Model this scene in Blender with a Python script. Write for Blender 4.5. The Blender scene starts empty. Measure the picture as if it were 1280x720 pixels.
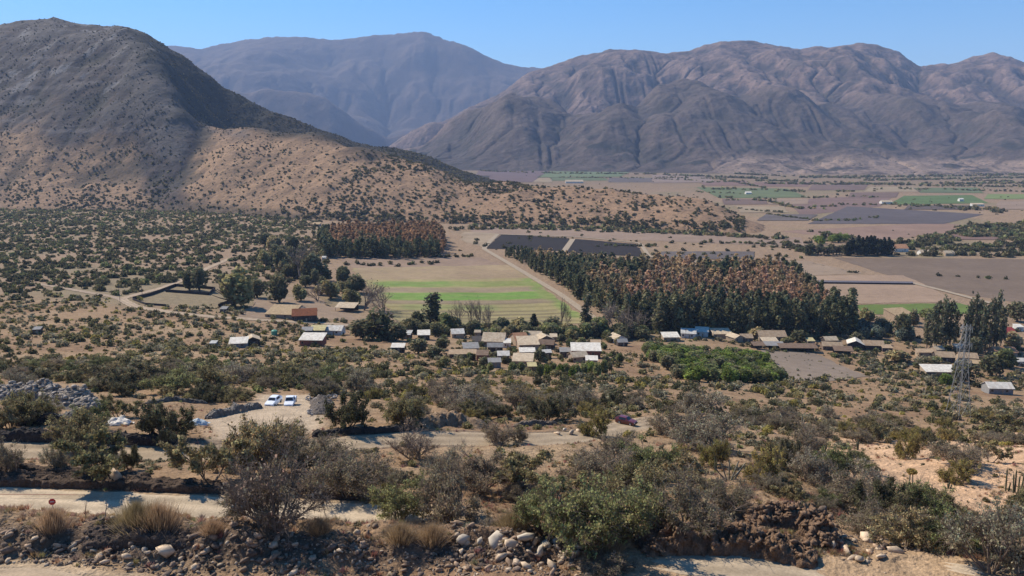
import bpy, math, random
import numpy as np
from mathutils import Vector, Matrix

# ------------------------------------------------------------------ camera, light, exposure
SCN = bpy.context.scene
COL = SCN.collection
F = 1005.0                      # focal length in pixels of the 1280 px wide photograph
CZ = 116.0                      # the camera stands this far above the valley floor
PITCH = math.atan(175.0 / F)
cam_data = bpy.data.cameras.new('camera')
cam = bpy.data.objects.new('camera', cam_data)
COL.objects.link(cam)
cam.location = (0, 0, CZ)
cam.rotation_euler = (math.pi / 2 - PITCH, 0, 0)
cam_data.sensor_width = 36.0
cam_data.lens = F / 1280.0 * 36.0
cam_data.clip_start = 0.5
cam_data.clip_end = 80000.0
SCN.camera = cam

SUN_EL, SUN_AZ = math.radians(43), math.radians(-54)      # azimuth from +Y (forward), negative = to the left
sun_dir = Vector((math.sin(SUN_AZ) * math.cos(SUN_EL), math.cos(SUN_AZ) * math.cos(SUN_EL), math.sin(SUN_EL)))
world = bpy.data.worlds.new('World')
SCN.world = world
world.use_nodes = True
wn = world.node_tree
bg = wn.nodes['Background']
sky = wn.nodes.new('ShaderNodeTexSky')
sky.sky_type = 'NISHITA'
sky.sun_disc = False
sky.sun_elevation = SUN_EL
sky.sun_rotation = SUN_AZ
sky.altitude = 1500
sky.air_density = 1.0
sky.dust_density = 0.0
sky.ozone_density = 3.0
hsv = wn.nodes.new('ShaderNodeHueSaturation')
hsv.inputs['Saturation'].default_value = 1.32
wn.links.new(sky.outputs[0], hsv.inputs['Color'])
wn.links.new(hsv.outputs[0], bg.inputs[0])
bg.inputs[1].default_value = 0.125
sl = bpy.data.lights.new('sun', 'SUN')
sl.energy = 5.0
sl.angle = math.radians(0.5)
sl.color = (1.0, 0.915, 0.78)
sun = bpy.data.objects.new('sun', sl)
COL.objects.link(sun)
sun.rotation_euler = sun_dir.to_track_quat('Z', 'Y').to_euler()
sun.location = (0, 0, 400)
SCN.view_settings.view_transform = 'Standard'
SCN.view_settings.look = 'None'
SCN.view_settings.exposure = 0.48
SCN.view_settings.gamma = 1.0
SCN.view_settings.use_curve_mapping = False
SCN.cycles.max_bounces = 6
SCN.cycles.diffuse_bounces = 3
SCN.cycles.volume_bounces = 0
SCN.cycles.use_denoising = True

# ------------------------------------------------------------------ helpers
rng = np.random.default_rng(7)
random.seed(7)
CP, SP = math.cos(PITCH), math.sin(PITCH)


def slope_of_row(row):
    v = (np.asarray(row, float) - 360.0) / F
    return -(SP + v * CP) / (CP - v * SP)


def u_of(px, row):
    v = (np.asarray(row, float) - 360.0) / F
    return (np.asarray(px, float) - 640.0) / F / (CP - v * SP)


def project(x, y, z):
    """world -> pixel of the 1280x720 photograph"""
    z = z - CZ
    dep = y * CP - z * SP
    return 640 + F * x / dep, 360 + F * (-(z * CP + y * SP)) / dep


def _hash(ix, iy, seed):
    n = (ix.astype(np.int64) * 374761393 + iy.astype(np.int64) * 668265263 + seed * 1442695041) & 0xFFFFFFFF
    n = ((n ^ (n >> 13)) * 1274126177) & 0xFFFFFFFF
    n = n ^ (n >> 16)
    return (n & 0xFFFFFF) / float(0xFFFFFF)


def vnoise(x, y, seed=0):
    x = np.asarray(x, float); y = np.asarray(y, float)
    ix = np.floor(x); iy = np.floor(y)
    fx = x - ix; fy = y - iy
    fx = fx * fx * fx * (fx * (fx * 6 - 15) + 10); fy = fy * fy * fy * (fy * (fy * 6 - 15) + 10)
    a = _hash(ix, iy, seed); b = _hash(ix + 1, iy, seed); c = _hash(ix, iy + 1, seed); d = _hash(ix + 1, iy + 1, seed)
    return (a + (b - a) * fx + (c - a) * fy + (a - b - c + d) * fx * fy) * 2 - 1


def fbm(x, y, octv=4, seed=0, gain=0.5):
    s = 0; a = 1.0; t = 0; f = 1.0
    for k in range(octv):
        s = s + a * vnoise(x * f + 17.3 * k, y * f - 9.1 * k, seed + k); t += a
        a *= gain; f *= 2.03
    return s / t


def sstep(a, b, x):
    t = np.clip((x - a) / (b - a), 0, 1)
    return t * t * (3 - 2 * t)


def new_mesh(name, verts, faces, mats=(), attr=None, matidx=None, smooth=False):
    """faces: (N,4) / (N,3) int array or a list of such arrays"""
    me = bpy.data.meshes.new(name)
    verts = np.asarray(verts, np.float32).reshape(-1, 3)
    fl = faces if isinstance(faces, list) else [faces]
    fl = [np.asarray(f, np.int32) for f in fl if len(f)]
    loops = np.concatenate([f.ravel() for f in fl])
    tot = np.concatenate([np.full(len(f), f.shape[1], np.int32) for f in fl])
    start = np.concatenate([[0], np.cumsum(tot)[:-1]]).astype(np.int32)
    me.vertices.add(len(verts)); me.vertices.foreach_set('co', verts.ravel())
    me.loops.add(len(loops)); me.loops.foreach_set('vertex_index', loops)
    me.polygons.add(len(tot)); me.polygons.foreach_set('loop_start', start); me.polygons.foreach_set('loop_total', tot)
    if matidx is not None:
        me.polygons.foreach_set('material_index', np.asarray(matidx, np.int32))
    if smooth:
        me.polygons.foreach_set('use_smooth', np.ones(len(tot), bool))
    me.update(calc_edges=True)
    for m in mats:
        me.materials.append(m)
    if attr is not None:
        for k, val in attr.items():
            val = np.asarray(val, np.float32)
            if val.ndim == 2:
                a = me.attributes.new(k, 'FLOAT_COLOR', 'POINT')
                c = np.ones((len(verts), 4), np.float32); c[:, :3] = val[:, :3]
                a.data.foreach_set('color', c.ravel())
            else:
                a = me.attributes.new(k, 'FLOAT', 'POINT')
                a.data.foreach_set('value', val)
    return me


def link(name, me, parent=None, loc=None, rotz=None):
    o = bpy.data.objects.new(name, me)
    COL.objects.link(o)
    if parent is not None:
        o.parent = parent
    if loc is not None:
        o.location = loc
    if rotz is not None:
        o.rotation_euler = (0, 0, rotz)
    return o


def tag(o, label=None, cat=None, group=None, kind=None):
    if label: o['label'] = label
    if cat: o['category'] = cat
    if group: o['group'] = group
    if kind: o['kind'] = kind
    return o


def thing(name, label, cat, loc=(0, 0, 0), rotz=0.0, group=None):
    o = bpy.data.objects.new(name, None)
    COL.objects.link(o)
    o.location = loc
    o.rotation_euler = (0, 0, rotz)
    o.empty_display_size = 0.3
    return tag(o, label, cat, group)


def grid_faces(nr, nc):
    i = np.arange(nr - 1)[:, None] * nc + np.arange(nc - 1)[None, :]
    i = i.ravel()
    return np.stack([i, i + 1, i + nc + 1, i + nc], 1)


# ------------------------------------------------------------------ materials
def mat_new(name, rough=0.9, spec=0.15):
    m = bpy.data.materials.new(name)
    m.use_nodes = True
    b = m.node_tree.nodes['Principled BSDF']
    b.inputs['Roughness'].default_value = rough
    b.inputs['Specular IOR Level'].default_value = spec
    return m, m.node_tree.nodes, m.node_tree.links, b


def ramp_val(N, L, src, lo, hi, a, b):
    r = N.new('ShaderNodeMapRange')
    r.inputs[1].default_value = lo; r.inputs[2].default_value = hi
    r.inputs[3].default_value = a; r.inputs[4].default_value = b
    L.new(src, r.inputs[0])
    return r.outputs[0]


def mat_attr(name, scales=((0.2, .25), (2.0, .25)), bump=0.0, bscale=3.0, rough=0.95, bdist=0.1, speck=None):
    """base colour from the mesh's own colour attribute, broken up by object-space noise; speck = (scale, threshold, colour)"""
    m, N, L, b = mat_new(name, rough, 0.1)
    at = N.new('ShaderNodeAttribute'); at.attribute_name = 'Col'
    tc = N.new('ShaderNodeTexCoord')
    cur = at.outputs['Color']
    for sc, am in scales:
        n = N.new('ShaderNodeTexNoise'); n.inputs['Scale'].default_value = sc; n.inputs['Detail'].default_value = 5; n.inputs['Roughness'].default_value = .65
        L.new(tc.outputs['Object'], n.inputs['Vector'])
        f = ramp_val(N, L, n.outputs['Fac'], .3, .7, 1 - am, 1 + am)
        mx = N.new('ShaderNodeVectorMath'); mx.operation = 'SCALE'
        L.new(cur, mx.inputs[0]); L.new(f, mx.inputs['Scale'])
        cur = mx.outputs[0]
    for sp in (speck or ()):
        sc, lo, hi, colr = sp
        n = N.new('ShaderNodeTexNoise'); n.inputs['Scale'].default_value = sc; n.inputs['Detail'].default_value = 3
        L.new(tc.outputs['Object'], n.inputs['Vector'])
        f = ramp_val(N, L, n.outputs['Fac'], lo, hi, 0, 1)
        mx = N.new('ShaderNodeMix'); mx.data_type = 'RGBA'
        L.new(f, mx.inputs[0]); L.new(cur, mx.inputs[6]); mx.inputs[7].default_value = (*colr, 1)
        cur = mx.outputs[2]
    L.new(cur, b.inputs['Base Color'])
    if bump:
        n = N.new('ShaderNodeTexNoise'); n.inputs['Scale'].default_value = bscale; n.inputs['Detail'].default_value = 6
        L.new(tc.outputs['Object'], n.inputs['Vector'])
        bp = N.new('ShaderNodeBump'); bp.inputs['Strength'].default_value = bump; bp.inputs['Distance'].default_value = bdist
        L.new(n.outputs['Fac'], bp.inputs['Height']); L.new(bp.outputs[0], b.inputs['Normal'])
    return m


_mc = {}


def mat_plain(name, col, rough=0.8, var=0.15, scale=1.5, metal=0.0, bump=0.0, spec=0.2, objvar=0.0):
    if name in _mc: return _mc[name]
    m, N, L, b = mat_new(name, rough, spec)
    b.inputs['Metallic'].default_value = metal
    tc = N.new('ShaderNodeTexCoord')
    n = N.new('ShaderNodeTexNoise'); n.inputs['Scale'].default_value = scale; n.inputs['Detail'].default_value = 5
    L.new(tc.outputs['Object'], n.inputs['Vector'])
    f = ramp_val(N, L, n.outputs['Fac'], .3, .7, 1 - var, 1 + var)
    if objvar:
        oi = N.new('ShaderNodeObjectInfo')
        g = ramp_val(N, L, oi.outputs['Random'], 0, 1, 1 - objvar, 1 + objvar)
        q = N.new('ShaderNodeMath'); q.operation = 'MULTIPLY'; L.new(f, q.inputs[0]); L.new(g, q.inputs[1]); f = q.outputs[0]
    mx = N.new('ShaderNodeVectorMath'); mx.operation = 'SCALE'; mx.inputs[0].default_value = col
    L.new(f, mx.inputs['Scale']); L.new(mx.outputs[0], b.inputs['Base Color'])
    if bump:
        bp = N.new('ShaderNodeBump'); bp.inputs['Strength'].default_value = bump; bp.inputs['Distance'].default_value = .05
        L.new(n.outputs['Fac'], bp.inputs['Height']); L.new(bp.outputs[0], b.inputs['Normal'])
    _mc[name] = m
    return m


def mat_leaf(name, use_attr=True, col=(.08, .09, .04), objvar=.25, trans=.25):
    """leaves and twigs: colour per vertex, shifted a little from plant to plant, with some light passing through"""
    m, N, L, b = mat_new(name, .9, .05)
    if use_attr:
        at = N.new('ShaderNodeAttribute'); at.attribute_name = 'Col'; cur = at.outputs['Color']
    else:
        rgb = N.new('ShaderNodeRGB'); rgb.outputs[0].default_value = (*col, 1); cur = rgb.outputs[0]
    oi = N.new('ShaderNodeObjectInfo')
    hs = N.new('ShaderNodeHueSaturation')
    L.new(ramp_val(N, L, oi.outputs['Random'], 0, 1, .485, .515), hs.inputs['Hue'])
    L.new(ramp_val(N, L, oi.outputs['Random'], 1, 0, 1 - objvar, 1 + objvar), hs.inputs['Value'])
    L.new(cur, hs.inputs['Color'])
    L.new(hs.outputs[0], b.inputs['Base Color'])
    if trans:
        t = N.new('ShaderNodeBsdfTranslucent'); L.new(hs.outputs[0], t.inputs['Color'])
        mx = N.new('ShaderNodeMixShader'); mx.inputs[0].default_value = trans
        L.new(b.outputs[0], mx.inputs[1]); L.new(t.outputs[0], mx.inputs[2])
        L.new(mx.outputs[0], N['Material Output'].inputs[0])
    return m


# ------------------------------------------------------------------ terrain: height function
# stations across the view; (row, distance) pairs read off the slope in front of the camera
ST = {
    -300: [(720, 55), (713, 56.5), (660, 60), (652, 62), (638, 68), (634, 72), (613, 76.5), (603, 78), (592, 79), (585, 84), (575, 92), (572, 98), (556, 102.5), (550, 104), (520, 123), (500, 142), (485, 162), (460, 232), (430, 335), (400, 435), (350, 640), (300, 1000), (262, 1540)],
    0: [(720, 55), (713, 56.5), (660, 60), (652, 62), (638, 68), (634, 72), (613, 76.5), (603, 78), (592, 79), (585, 84), (575, 92), (572, 98), (556, 102.5), (550, 104), (520, 124), (500, 145), (485, 165), (460, 235), (430, 340), (400, 440), (350, 640), (300, 1000), (262, 1540)],
    240: [(722, 55), (716, 56.5), (662, 60), (655, 62), (645, 68), (641, 71.5), (623, 76), (613, 77.5), (601, 78.6), (592, 84), (580, 93), (574, 97.5), (558, 102.5), (550, 104), (520, 125), (500, 149), (485, 167), (460, 238), (430, 355), (400, 460), (350, 655), (300, 1005), (270, 1375)],
    450: [(724, 55), (716, 56.5), (668, 60), (662, 62), (655, 66), (650, 70), (634, 75), (624, 77), (616, 78.5), (600, 85), (580, 94), (560, 103), (552, 106.5), (535, 112), (520, 130), (500, 160), (480, 200), (455, 280), (430, 390), (405, 500), (350, 680), (300, 1020), (270, 1390)],
    640: [(720, 55), (700, 58), (668, 61), (660, 64), (635, 72), (612, 80), (582, 94), (562, 105), (554, 111), (540, 116.5), (520, 145), (500, 185), (470, 265), (445, 370), (415, 501)],
    820: [(722, 54.5), (706, 57), (668, 61.5), (655, 66), (630, 74), (608, 83), (580, 98), (556, 113), (540, 127), (525, 137), (512, 150), (490, 215), (460, 330), (440, 410), (415, 501)],
    960: [(724, 55), (690, 60.2), (655, 62.6), (635, 67), (612, 74), (592, 86), (560, 115), (520, 180), (480, 300), (450, 410), (423, 485)],
    1110: [(720, 56), (700, 58), (676, 63), (660, 70), (635, 84), (615, 93), (590, 102), (562, 122), (520, 200), (482, 335), (455, 420), (440, 452)],
    1280: [(720, 54), (690, 61), (660, 72), (640, 84), (615, 94), (582, 105), (560, 128), (520, 218), (487, 362), (470, 399)],
    1600: [(720, 54), (690, 61), (660, 72), (640, 84), (615, 94), (582, 105), (560, 128), (520, 218), (487, 362), (470, 399)],
}
NY = 1400
LY = np.linspace(math.log(5), math.log(5000), NY)
YS = np.exp(LY)
st_u, st_z = [], []
for px, lst in ST.items():
    ys = np.array([d for r, d in lst], float)
    zs = np.array([CZ + slope_of_row(r) * d for r, d in lst])
    zs = np.maximum(zs, 0)
    y0, z0 = ys[0], zs[0]
    ys = np.concatenate([[5, 40], ys, [ys[-1] * 1.25, 5000]])
    zs = np.concatenate([[CZ - 4, z0 + 1.5], zs, [zs[-1] * 0.25, 0]])
    st_u.append((px - 640) / F); st_z.append(np.interp(LY, np.log(ys), zs))
st_u = np.array(st_u); st_z = np.array(st_z)
# light smoothing along the distance, stronger far away
def gblur(a, s, ax):
    r = int(3 * s) + 1
    k = np.exp(-0.5 * (np.arange(-r, r + 1) / s) ** 2); k /= k.sum()
    return np.apply_along_axis(lambda v: np.convolve(np.pad(v, r, mode='edge'), k, 'valid'), ax, a)
zb1 = gblur(st_z, 1.3, 1); zb2 = gblur(st_z, 14, 1)
wfar = sstep(150, 260, YS)[None, :]
st_z = zb1 * (1 - wfar) + zb2 * wfar
NU = 241
US = np.linspace(-1.3, 1.3, NU)
def cubic_u(uq):
    """Catmull-Rom style interpolation between the stations"""
    uq = np.clip(uq, st_u[0], st_u[-1])
    k = np.clip(np.searchsorted(st_u, uq) - 1, 0, len(st_u) - 2)
    t = (uq - st_u[k]) / (st_u[k + 1] - st_u[k])
    t = t * t * (3 - 2 * t)
    return st_z[k] * (1 - t)[:, None] + st_z[k + 1] * t[:, None]
HG = gblur(cubic_u(US), 4.0, 0)            # (NU, NY)


def h_base(x, y):
    x = np.asarray(x, float); y = np.maximum(np.asarray(y, float), 5.0)
    u = np.clip(x / y, -1.299, 1.299); ly = np.clip(np.log(y), LY[0], LY[-1] - 1e-6)
    fu = (u - US[0]) / (US[1] - US[0]); fy = (ly - LY[0]) / (LY[1] - LY[0])
    iu = np.clip(fu.astype(int), 0, NU - 2); iy = np.clip(fy.astype(int), 0, NY - 2)
    fu = fu - iu; fy = fy - iy
    return (HG[iu, iy] * (1 - fu) * (1 - fy) + HG[iu + 1, iy] * fu * (1 - fy) + HG[iu, iy + 1] * (1 - fu) * fy + HG[iu + 1, iy + 1] * fu * fy)


def cast(px, row, hf=None):
    """where the line of sight through a pixel of the photograph meets the ground"""
    hf = hf or h_base
    s = float(slope_of_row(row)); u = float(u_of(px, row))
    ys = np.exp(np.linspace(math.log(30), math.log(9000), 6000))
    d = (CZ + s * ys) - hf(u * ys, ys)
    k = np.argmax(d < 0)
    if d[k] >= 0: k = len(ys) - 1
    y0, y1 = ys[max(k - 1, 0)], ys[k]
    d0, d1 = d[max(k - 1, 0)], d[k]
    y = y0 + (y1 - y0) * (d0 / (d0 - d1) if d0 != d1 else 0)
    return u * y, y


# dirt roads and yards, centre lines (px, row), half width in metres, base colour
ROADS = [
    ('dirt_road', [(-160, 621), (-60, 622), (30, 624), (120, 629), (240, 635), (330, 639), (430, 644), (500, 647), (570, 648)], 2.6, (.46, .36, .245)),
    ('dirt_road', [(-160, 560), (0, 563), (100, 564), (190, 565), (270, 566), (330, 566), (400, 560), (450, 552), (500, 547), (560, 547), (620, 549), (670, 552), (720, 548), (760, 538), (785, 531), (830, 528)], 2.7, (.33, .25, .165)),
    ('dirt_road', [(770, 694), (830, 700), (900, 704), (980, 711), (1040, 722), (1090, 735)], 2.6, (.36, .28, .19)),
    ('dirt_road', [(-120, 720), (0, 720), (50, 722), (100, 727), (150, 735)], 1.5, (.40, .30, .20)),
    ('dirt_road', [(1135, 706), (1170, 706), (1210, 712), (1290, 722)], 1.4, (.47, .37, .26)),
    ('dirt_road', [(290, 322), (258, 336), (225, 352), (196, 362), (172, 368), (150, 374), (170, 384), (215, 391), (260, 396), (320, 400), (400, 404), (450, 408), (480, 407), (520, 412)], 3.0, (.36, .27, .185)),
    ('dirt_road', [(20, 352), (60, 357), (100, 364), (140, 371), (160, 377)], 2.4, (.32, .24, .17)),
]
ROAD_PTS = []
for name, pts, hw, colr in ROADS:
    P = np.array([cast(*p) for p in pts])
    # dense smooth resample
    seg = np.concatenate([[0], np.cumsum(np.hypot(*np.diff(P, axis=0).T))])
    n = max(40, int(seg[-1] / 1.0))
    t = np.linspace(0, seg[-1], n)
    X = np.interp(t, seg, P[:, 0]); Y = np.interp(t, seg, P[:, 1])
    s = max(1.5, 6.0 / (seg[-1] / n))
    if n > 60:
        X = gblur(X[None], s, 1)[0]; Y = gblur(Y[None], s, 1)[0]
    Z = h_base(X, Y)
    Z = gblur(Z[None], max(2, 4.0 / (seg[-1] / n)), 1)[0]
    ROAD_PTS.append((X, Y, Z))

YARD = [cast(*p) for p in [(278, 548), (330, 546), (392, 538), (396, 515), (386, 494), (330, 494), (322, 506), (290, 513), (262, 525)]]
YARD = np.array(YARD)


def poly_dist(x, y, poly):
    """signed distance to a polygon, negative inside"""
    x = np.asarray(x, float); y = np.asarray(y, float)
    d = np.full(x.shape, 1e18); ins = np.zeros(x.shape, bool)
    n = len(poly)
    for i in range(n):
        ax, ay = poly[i]; bx, by = poly[(i + 1) % n]
        ex, ey = bx - ax, by - ay
        t = np.clip(((x - ax) * ex + (y - ay) * ey) / (ex * ex + ey * ey + 1e-12), 0, 1)
        d = np.minimum(d, (x - ax - t * ex) ** 2 + (y - ay - t * ey) ** 2)
        c = ((ay > y) != (by > y)) & (x < ex * (y - ay) / (ey + 1e-18) + ax)
        ins ^= c
    d = np.sqrt(d)
    return np.where(ins, -d, d)


def road_near(x, y):
    """distance to the nearest road edge (negative = on it), that road's height there and its index"""
    x = np.asarray(x, float).ravel(); y = np.asarray(y, float).ravel()
    best = np.full(x.shape, 1e9); zz = np.zeros(x.shape)
    for (X, Y, Z), (nm, pts, hw, c) in zip(ROAD_PTS, ROADS):
        sel = np.where((x > X.min() - 12) & (x < X.max() + 12) & (y > Y.min() - 12) & (y < Y.max() + 12))[0]
        step = max(1, len(X) // 150)
        Xs, Ys, Zs = X[::step], Y[::step], Z[::step]
        for k in range(0, len(sel), 20000):
            q = sel[k:k + 20000]
            d2 = (x[q, None] - Xs) ** 2 + (y[q, None] - Ys) ** 2
            j = d2.argmin(1)
            # refine on the segment through the closest sample
            j0 = np.clip(j - 1, 0, len(Xs) - 1); j1 = np.clip(j + 1, 0, len(Xs) - 1)
            ex, ey = Xs[j1] - Xs[j0], Ys[j1] - Ys[j0]
            t = np.clip(((x[q] - Xs[j0]) * ex + (y[q] - Ys[j0]) * ey) / (ex * ex + ey * ey + 1e-9), 0, 1)
            d = np.hypot(x[q] - Xs[j0] - t * ex, y[q] - Ys[j0] - t * ey) - hw
            z = Zs[j0] + (Zs[j1] - Zs[j0]) * t
            b = d < best[q]
            best[q[b]] = d[b]; zz[q[b]] = z[b]
    return best, zz


def height(x, y, fine=True, carve=False):
    x = np.asarray(x, float); y = np.asarray(y, float)
    shp = x.shape
    x = x.ravel(); y = y.ravel()
    z = h_base(x, y)
    near = 1 - sstep(150, 420, y)
    rd, rz = road_near(x, y)
    off = sstep(0.0, 2.5, rd)
    yd = poly_dist(x, y, YARD)
    ryard = sstep(-1.0, 2.0, yd)
    # rough ground off the roads
    rough = (fbm(x / 9, y / 9, 3, 5) * 0.55 + fbm(x / 2.2, y / 2.2, 3, 9) * 0.22) * near
    rough += fbm(x / 60, y / 60, 3, 21) * 2.2 * (1 - sstep(380, 520, y)) * sstep(130, 220, y)
    heap = sstep(57.2, 58.2, y) * (1 - sstep(63.5, 66, y)) * (1 - sstep(.30, .36, x / y))
    rough += heap * (fbm(x / 2.6, y / 2.6, 4, 31) * 1.25 + 0.1)
    z = z + rough * off * ryard
    z = np.where(rd < 6, rz * (1 - off) + z * off, z)
    if carve:
        z = z - 0.14 * (1 - sstep(-0.7, -0.2, rd))
    return z.reshape(shp)


def ground_pt(px, row):
    x, y = cast(px, row, lambda a, b: height(a, b))
    return x, y, float(height(np.array([x]), np.array([y]))[0])


# ---- ground sheet
nc_in, ny = 760, 900
uu = np.concatenate([np.linspace(-1.25, -.72, 40)[:-1], np.linspace(-.72, .72, nc_in), np.linspace(.72, 1.25, 40)[1:]])
yy = np.concatenate([np.exp(np.linspace(math.log(6), math.log(52), 40))[:-1], np.exp(np.linspace(math.log(52), math.log(170), 420))[:-1],
                     np.exp(np.linspace(math.log(170), math.log(600), 330))[:-1], np.exp(np.linspace(math.log(600), math.log(4500), 150))[:-1],
                     np.array([4500, 6000, 9000, 13000, 19000.])])
GX = uu[None, :] * yy[:, None]; GY = np.repeat(yy[:, None], len(uu), 1)
GZ = height(GX, GY, carve=True)
gx, gy = GX.ravel(), GY.ravel()
gpx, grow = project(gx, gy, GZ.ravel())
# soil colour: a dry tan plain, browner and redder near the village, orange on the cut bank at the right, dark on the stony heap
def mixc(c, col, w):
    return c * (1 - w[:, None]) + np.array(col)[None, :] * w[:, None]
gc = np.tile(np.array([[.275, .178, .102]]), (len(gx), 1))
n1 = fbm(gx / 25, gy / 25, 4, 41); n2 = fbm(gx / 3.5, gy / 3.5, 4, 47); n3 = fbm(gx / 140, gy / 140, 3, 53)
gc = mixc(gc, (.21, .128, .074), sstep(0, .5, n1) * .8)
gc = mixc(gc, (.32, .225, .135), sstep(.1, .6, -n1) * .7)
bank = np.array([cast(*p) for p in [(1000, 556), (1090, 542), (1320, 536), (1320, 640), (1240, 655), (1120, 630), (1040, 600)]])
wb = (1 - sstep(-3, 5, poly_dist(gx, gy, bank) + n2 * 4)) * (gy < 220)
gc = mixc(gc, (.50, .32, .19), wb)
bank2 = np.array([cast(*p) for p in [(890, 500), (1000, 515), (1010, 545), (930, 535)]])
gc = mixc(gc, (.36, .235, .15), (1 - sstep(-4, 8, poly_dist(gx, gy, bank2) + n2 * 5)) * (gy < 320) * .8)
heapw = sstep(57, 58, gy) * (1 - sstep(60.5, 63.5, gy + n1 * 2)) * (1 - sstep(.30, .37, gx / gy))
gc = mixc(gc, (.13, .088, .06), heapw * .85)
rd, _ = road_near(gx, gy)
gc = mixc(gc, (.40, .30, .195), (1 - sstep(-.1, 1.9, rd + n2 * 1.3)) * (gy < 260) * .75)
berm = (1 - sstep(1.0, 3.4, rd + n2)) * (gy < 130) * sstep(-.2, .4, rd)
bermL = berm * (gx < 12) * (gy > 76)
gc = mixc(gc, (.125, .092, .066), bermL * .75)  # dark bank soil, with shade on the faces put into the tone
dirtheap = np.array([cast(*p) for p in [(800, 682), (850, 655), (930, 640), (1000, 640), (1040, 690), (1000, 700), (900, 690)]])
wd = 1 - sstep(-.3, 1.0, poly_dist(gx, gy, dirtheap) + n2)
gc = mixc(gc, (.155, .10, .065), wd * .9)
gc = mixc(gc, (.44, .34, .235), (1 - sstep(-1, 3, poly_dist(gx, gy, YARD) + n2)) * .9)
gc = mixc(gc, (.36, .24, .14), (1 - sstep(.5, 3.5, rd + n2)) * (gx > 5) * (gy < 75) * .8)
# fallow valley floor
vf = sstep(.0, .25, 1 - np.clip(GZ.ravel() / 18, 0, 1)) * sstep(430, 520, gy)
gc = mixc(gc, (.27, .188, .122), vf * .8)
gc = mixc(gc, (.20, .142, .09), vf * sstep(1500, 3200, gy) * .85)
gc = mixc(gc, (.18, .16, .09), vf * sstep(.05, .5, n3) * .5)
gc = gc * (.98 + .16 * n2[:, None])
M_ground = mat_attr('dry_soil', ((0.35, .22), (2.6, .28), (9.0, .22)), bump=.9, bscale=2.2, bdist=.35)
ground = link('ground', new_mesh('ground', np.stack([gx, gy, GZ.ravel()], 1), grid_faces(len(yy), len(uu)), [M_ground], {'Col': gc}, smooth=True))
tag(ground, 'dry tan scrub slope falling away to the wide valley floor', 'ground', kind='structure')

# ---- roads as strips laid on the ground
M_road = mat_attr('road_dirt', ((0.5, .14), (4, .16)), bump=.5, bscale=6, bdist=.05)
RLAB = ['pale dirt road behind the stop sign', 'dirt road crossing below the stone wall and yard', 'dirt road bend at the bottom beside dark earth heaps',
        'edge of dirt road under the stony heap', 'short pale dirt track in the bottom right corner', 'dirt road curving past the walled corral', 'narrow dirt track crossing the bushy plain']
for k, ((X, Y, Z), (nm, pts, hw, colr)) in enumerate(zip(ROAD_PTS, ROADS)):
    tx, ty = np.gradient(X), np.gradient(Y)
    ln = np.hypot(tx, ty) + 1e-9
    nx, ny_ = -ty / ln, tx / ln
    offs = np.linspace(-1, 1, 13)
    seg_len = float(np.hypot(np.diff(X), np.diff(Y)).sum())
    tp = np.clip(np.minimum(np.arange(len(X)), np.arange(len(X))[::-1]) * (seg_len / len(X)) / 9.0, .12, 1)[:, None] ** .6
    wv = tp * hw * (1 + .26 * fbm(X / 3, Y / 3, 4, 60 + k)[:, None] * np.sign(offs)[None])
    VX = X[:, None] + nx[:, None] * offs[None] * wv; VY = Y[:, None] + ny_[:, None] * offs[None] * wv
    VZ = Z[:, None] + 0.02 + .03 * np.cos(offs * math.pi * 2.2)[None] * 0.6 - .05 * (np.abs(offs) > .95)[None] + fbm(VX / 2, VY / 2, 3, 3) * .03
    if Y.mean() > 250: VZ = VZ + .25
    VZ = VZ - .35 * (1 - tp)
    cc = .98 * np.array(colr)[None, None, :] * (1 + .2 * fbm(VX / 5, VY / 1.5, 4, 77)[..., None] + ((.15 if hw > 2 else .05) * np.cos(offs * math.pi * 2.2))[None, :, None])
    o = link(nm, new_mesh(nm, np.stack([VX, VY, VZ], -1).reshape(-1, 3), grid_faces(len(X), len(offs)), [M_road], {'Col': cc.reshape(-1, 3)}, smooth=True))
    tag(o, RLAB[k], 'road', kind='structure')

# ---- fields: sheets just above the valley floor
M_field = mat_attr('field_soil', ((.02, .10), (.15, .12), (1.0, .14)), bump=.3, bscale=.8, bdist=.3)


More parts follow.
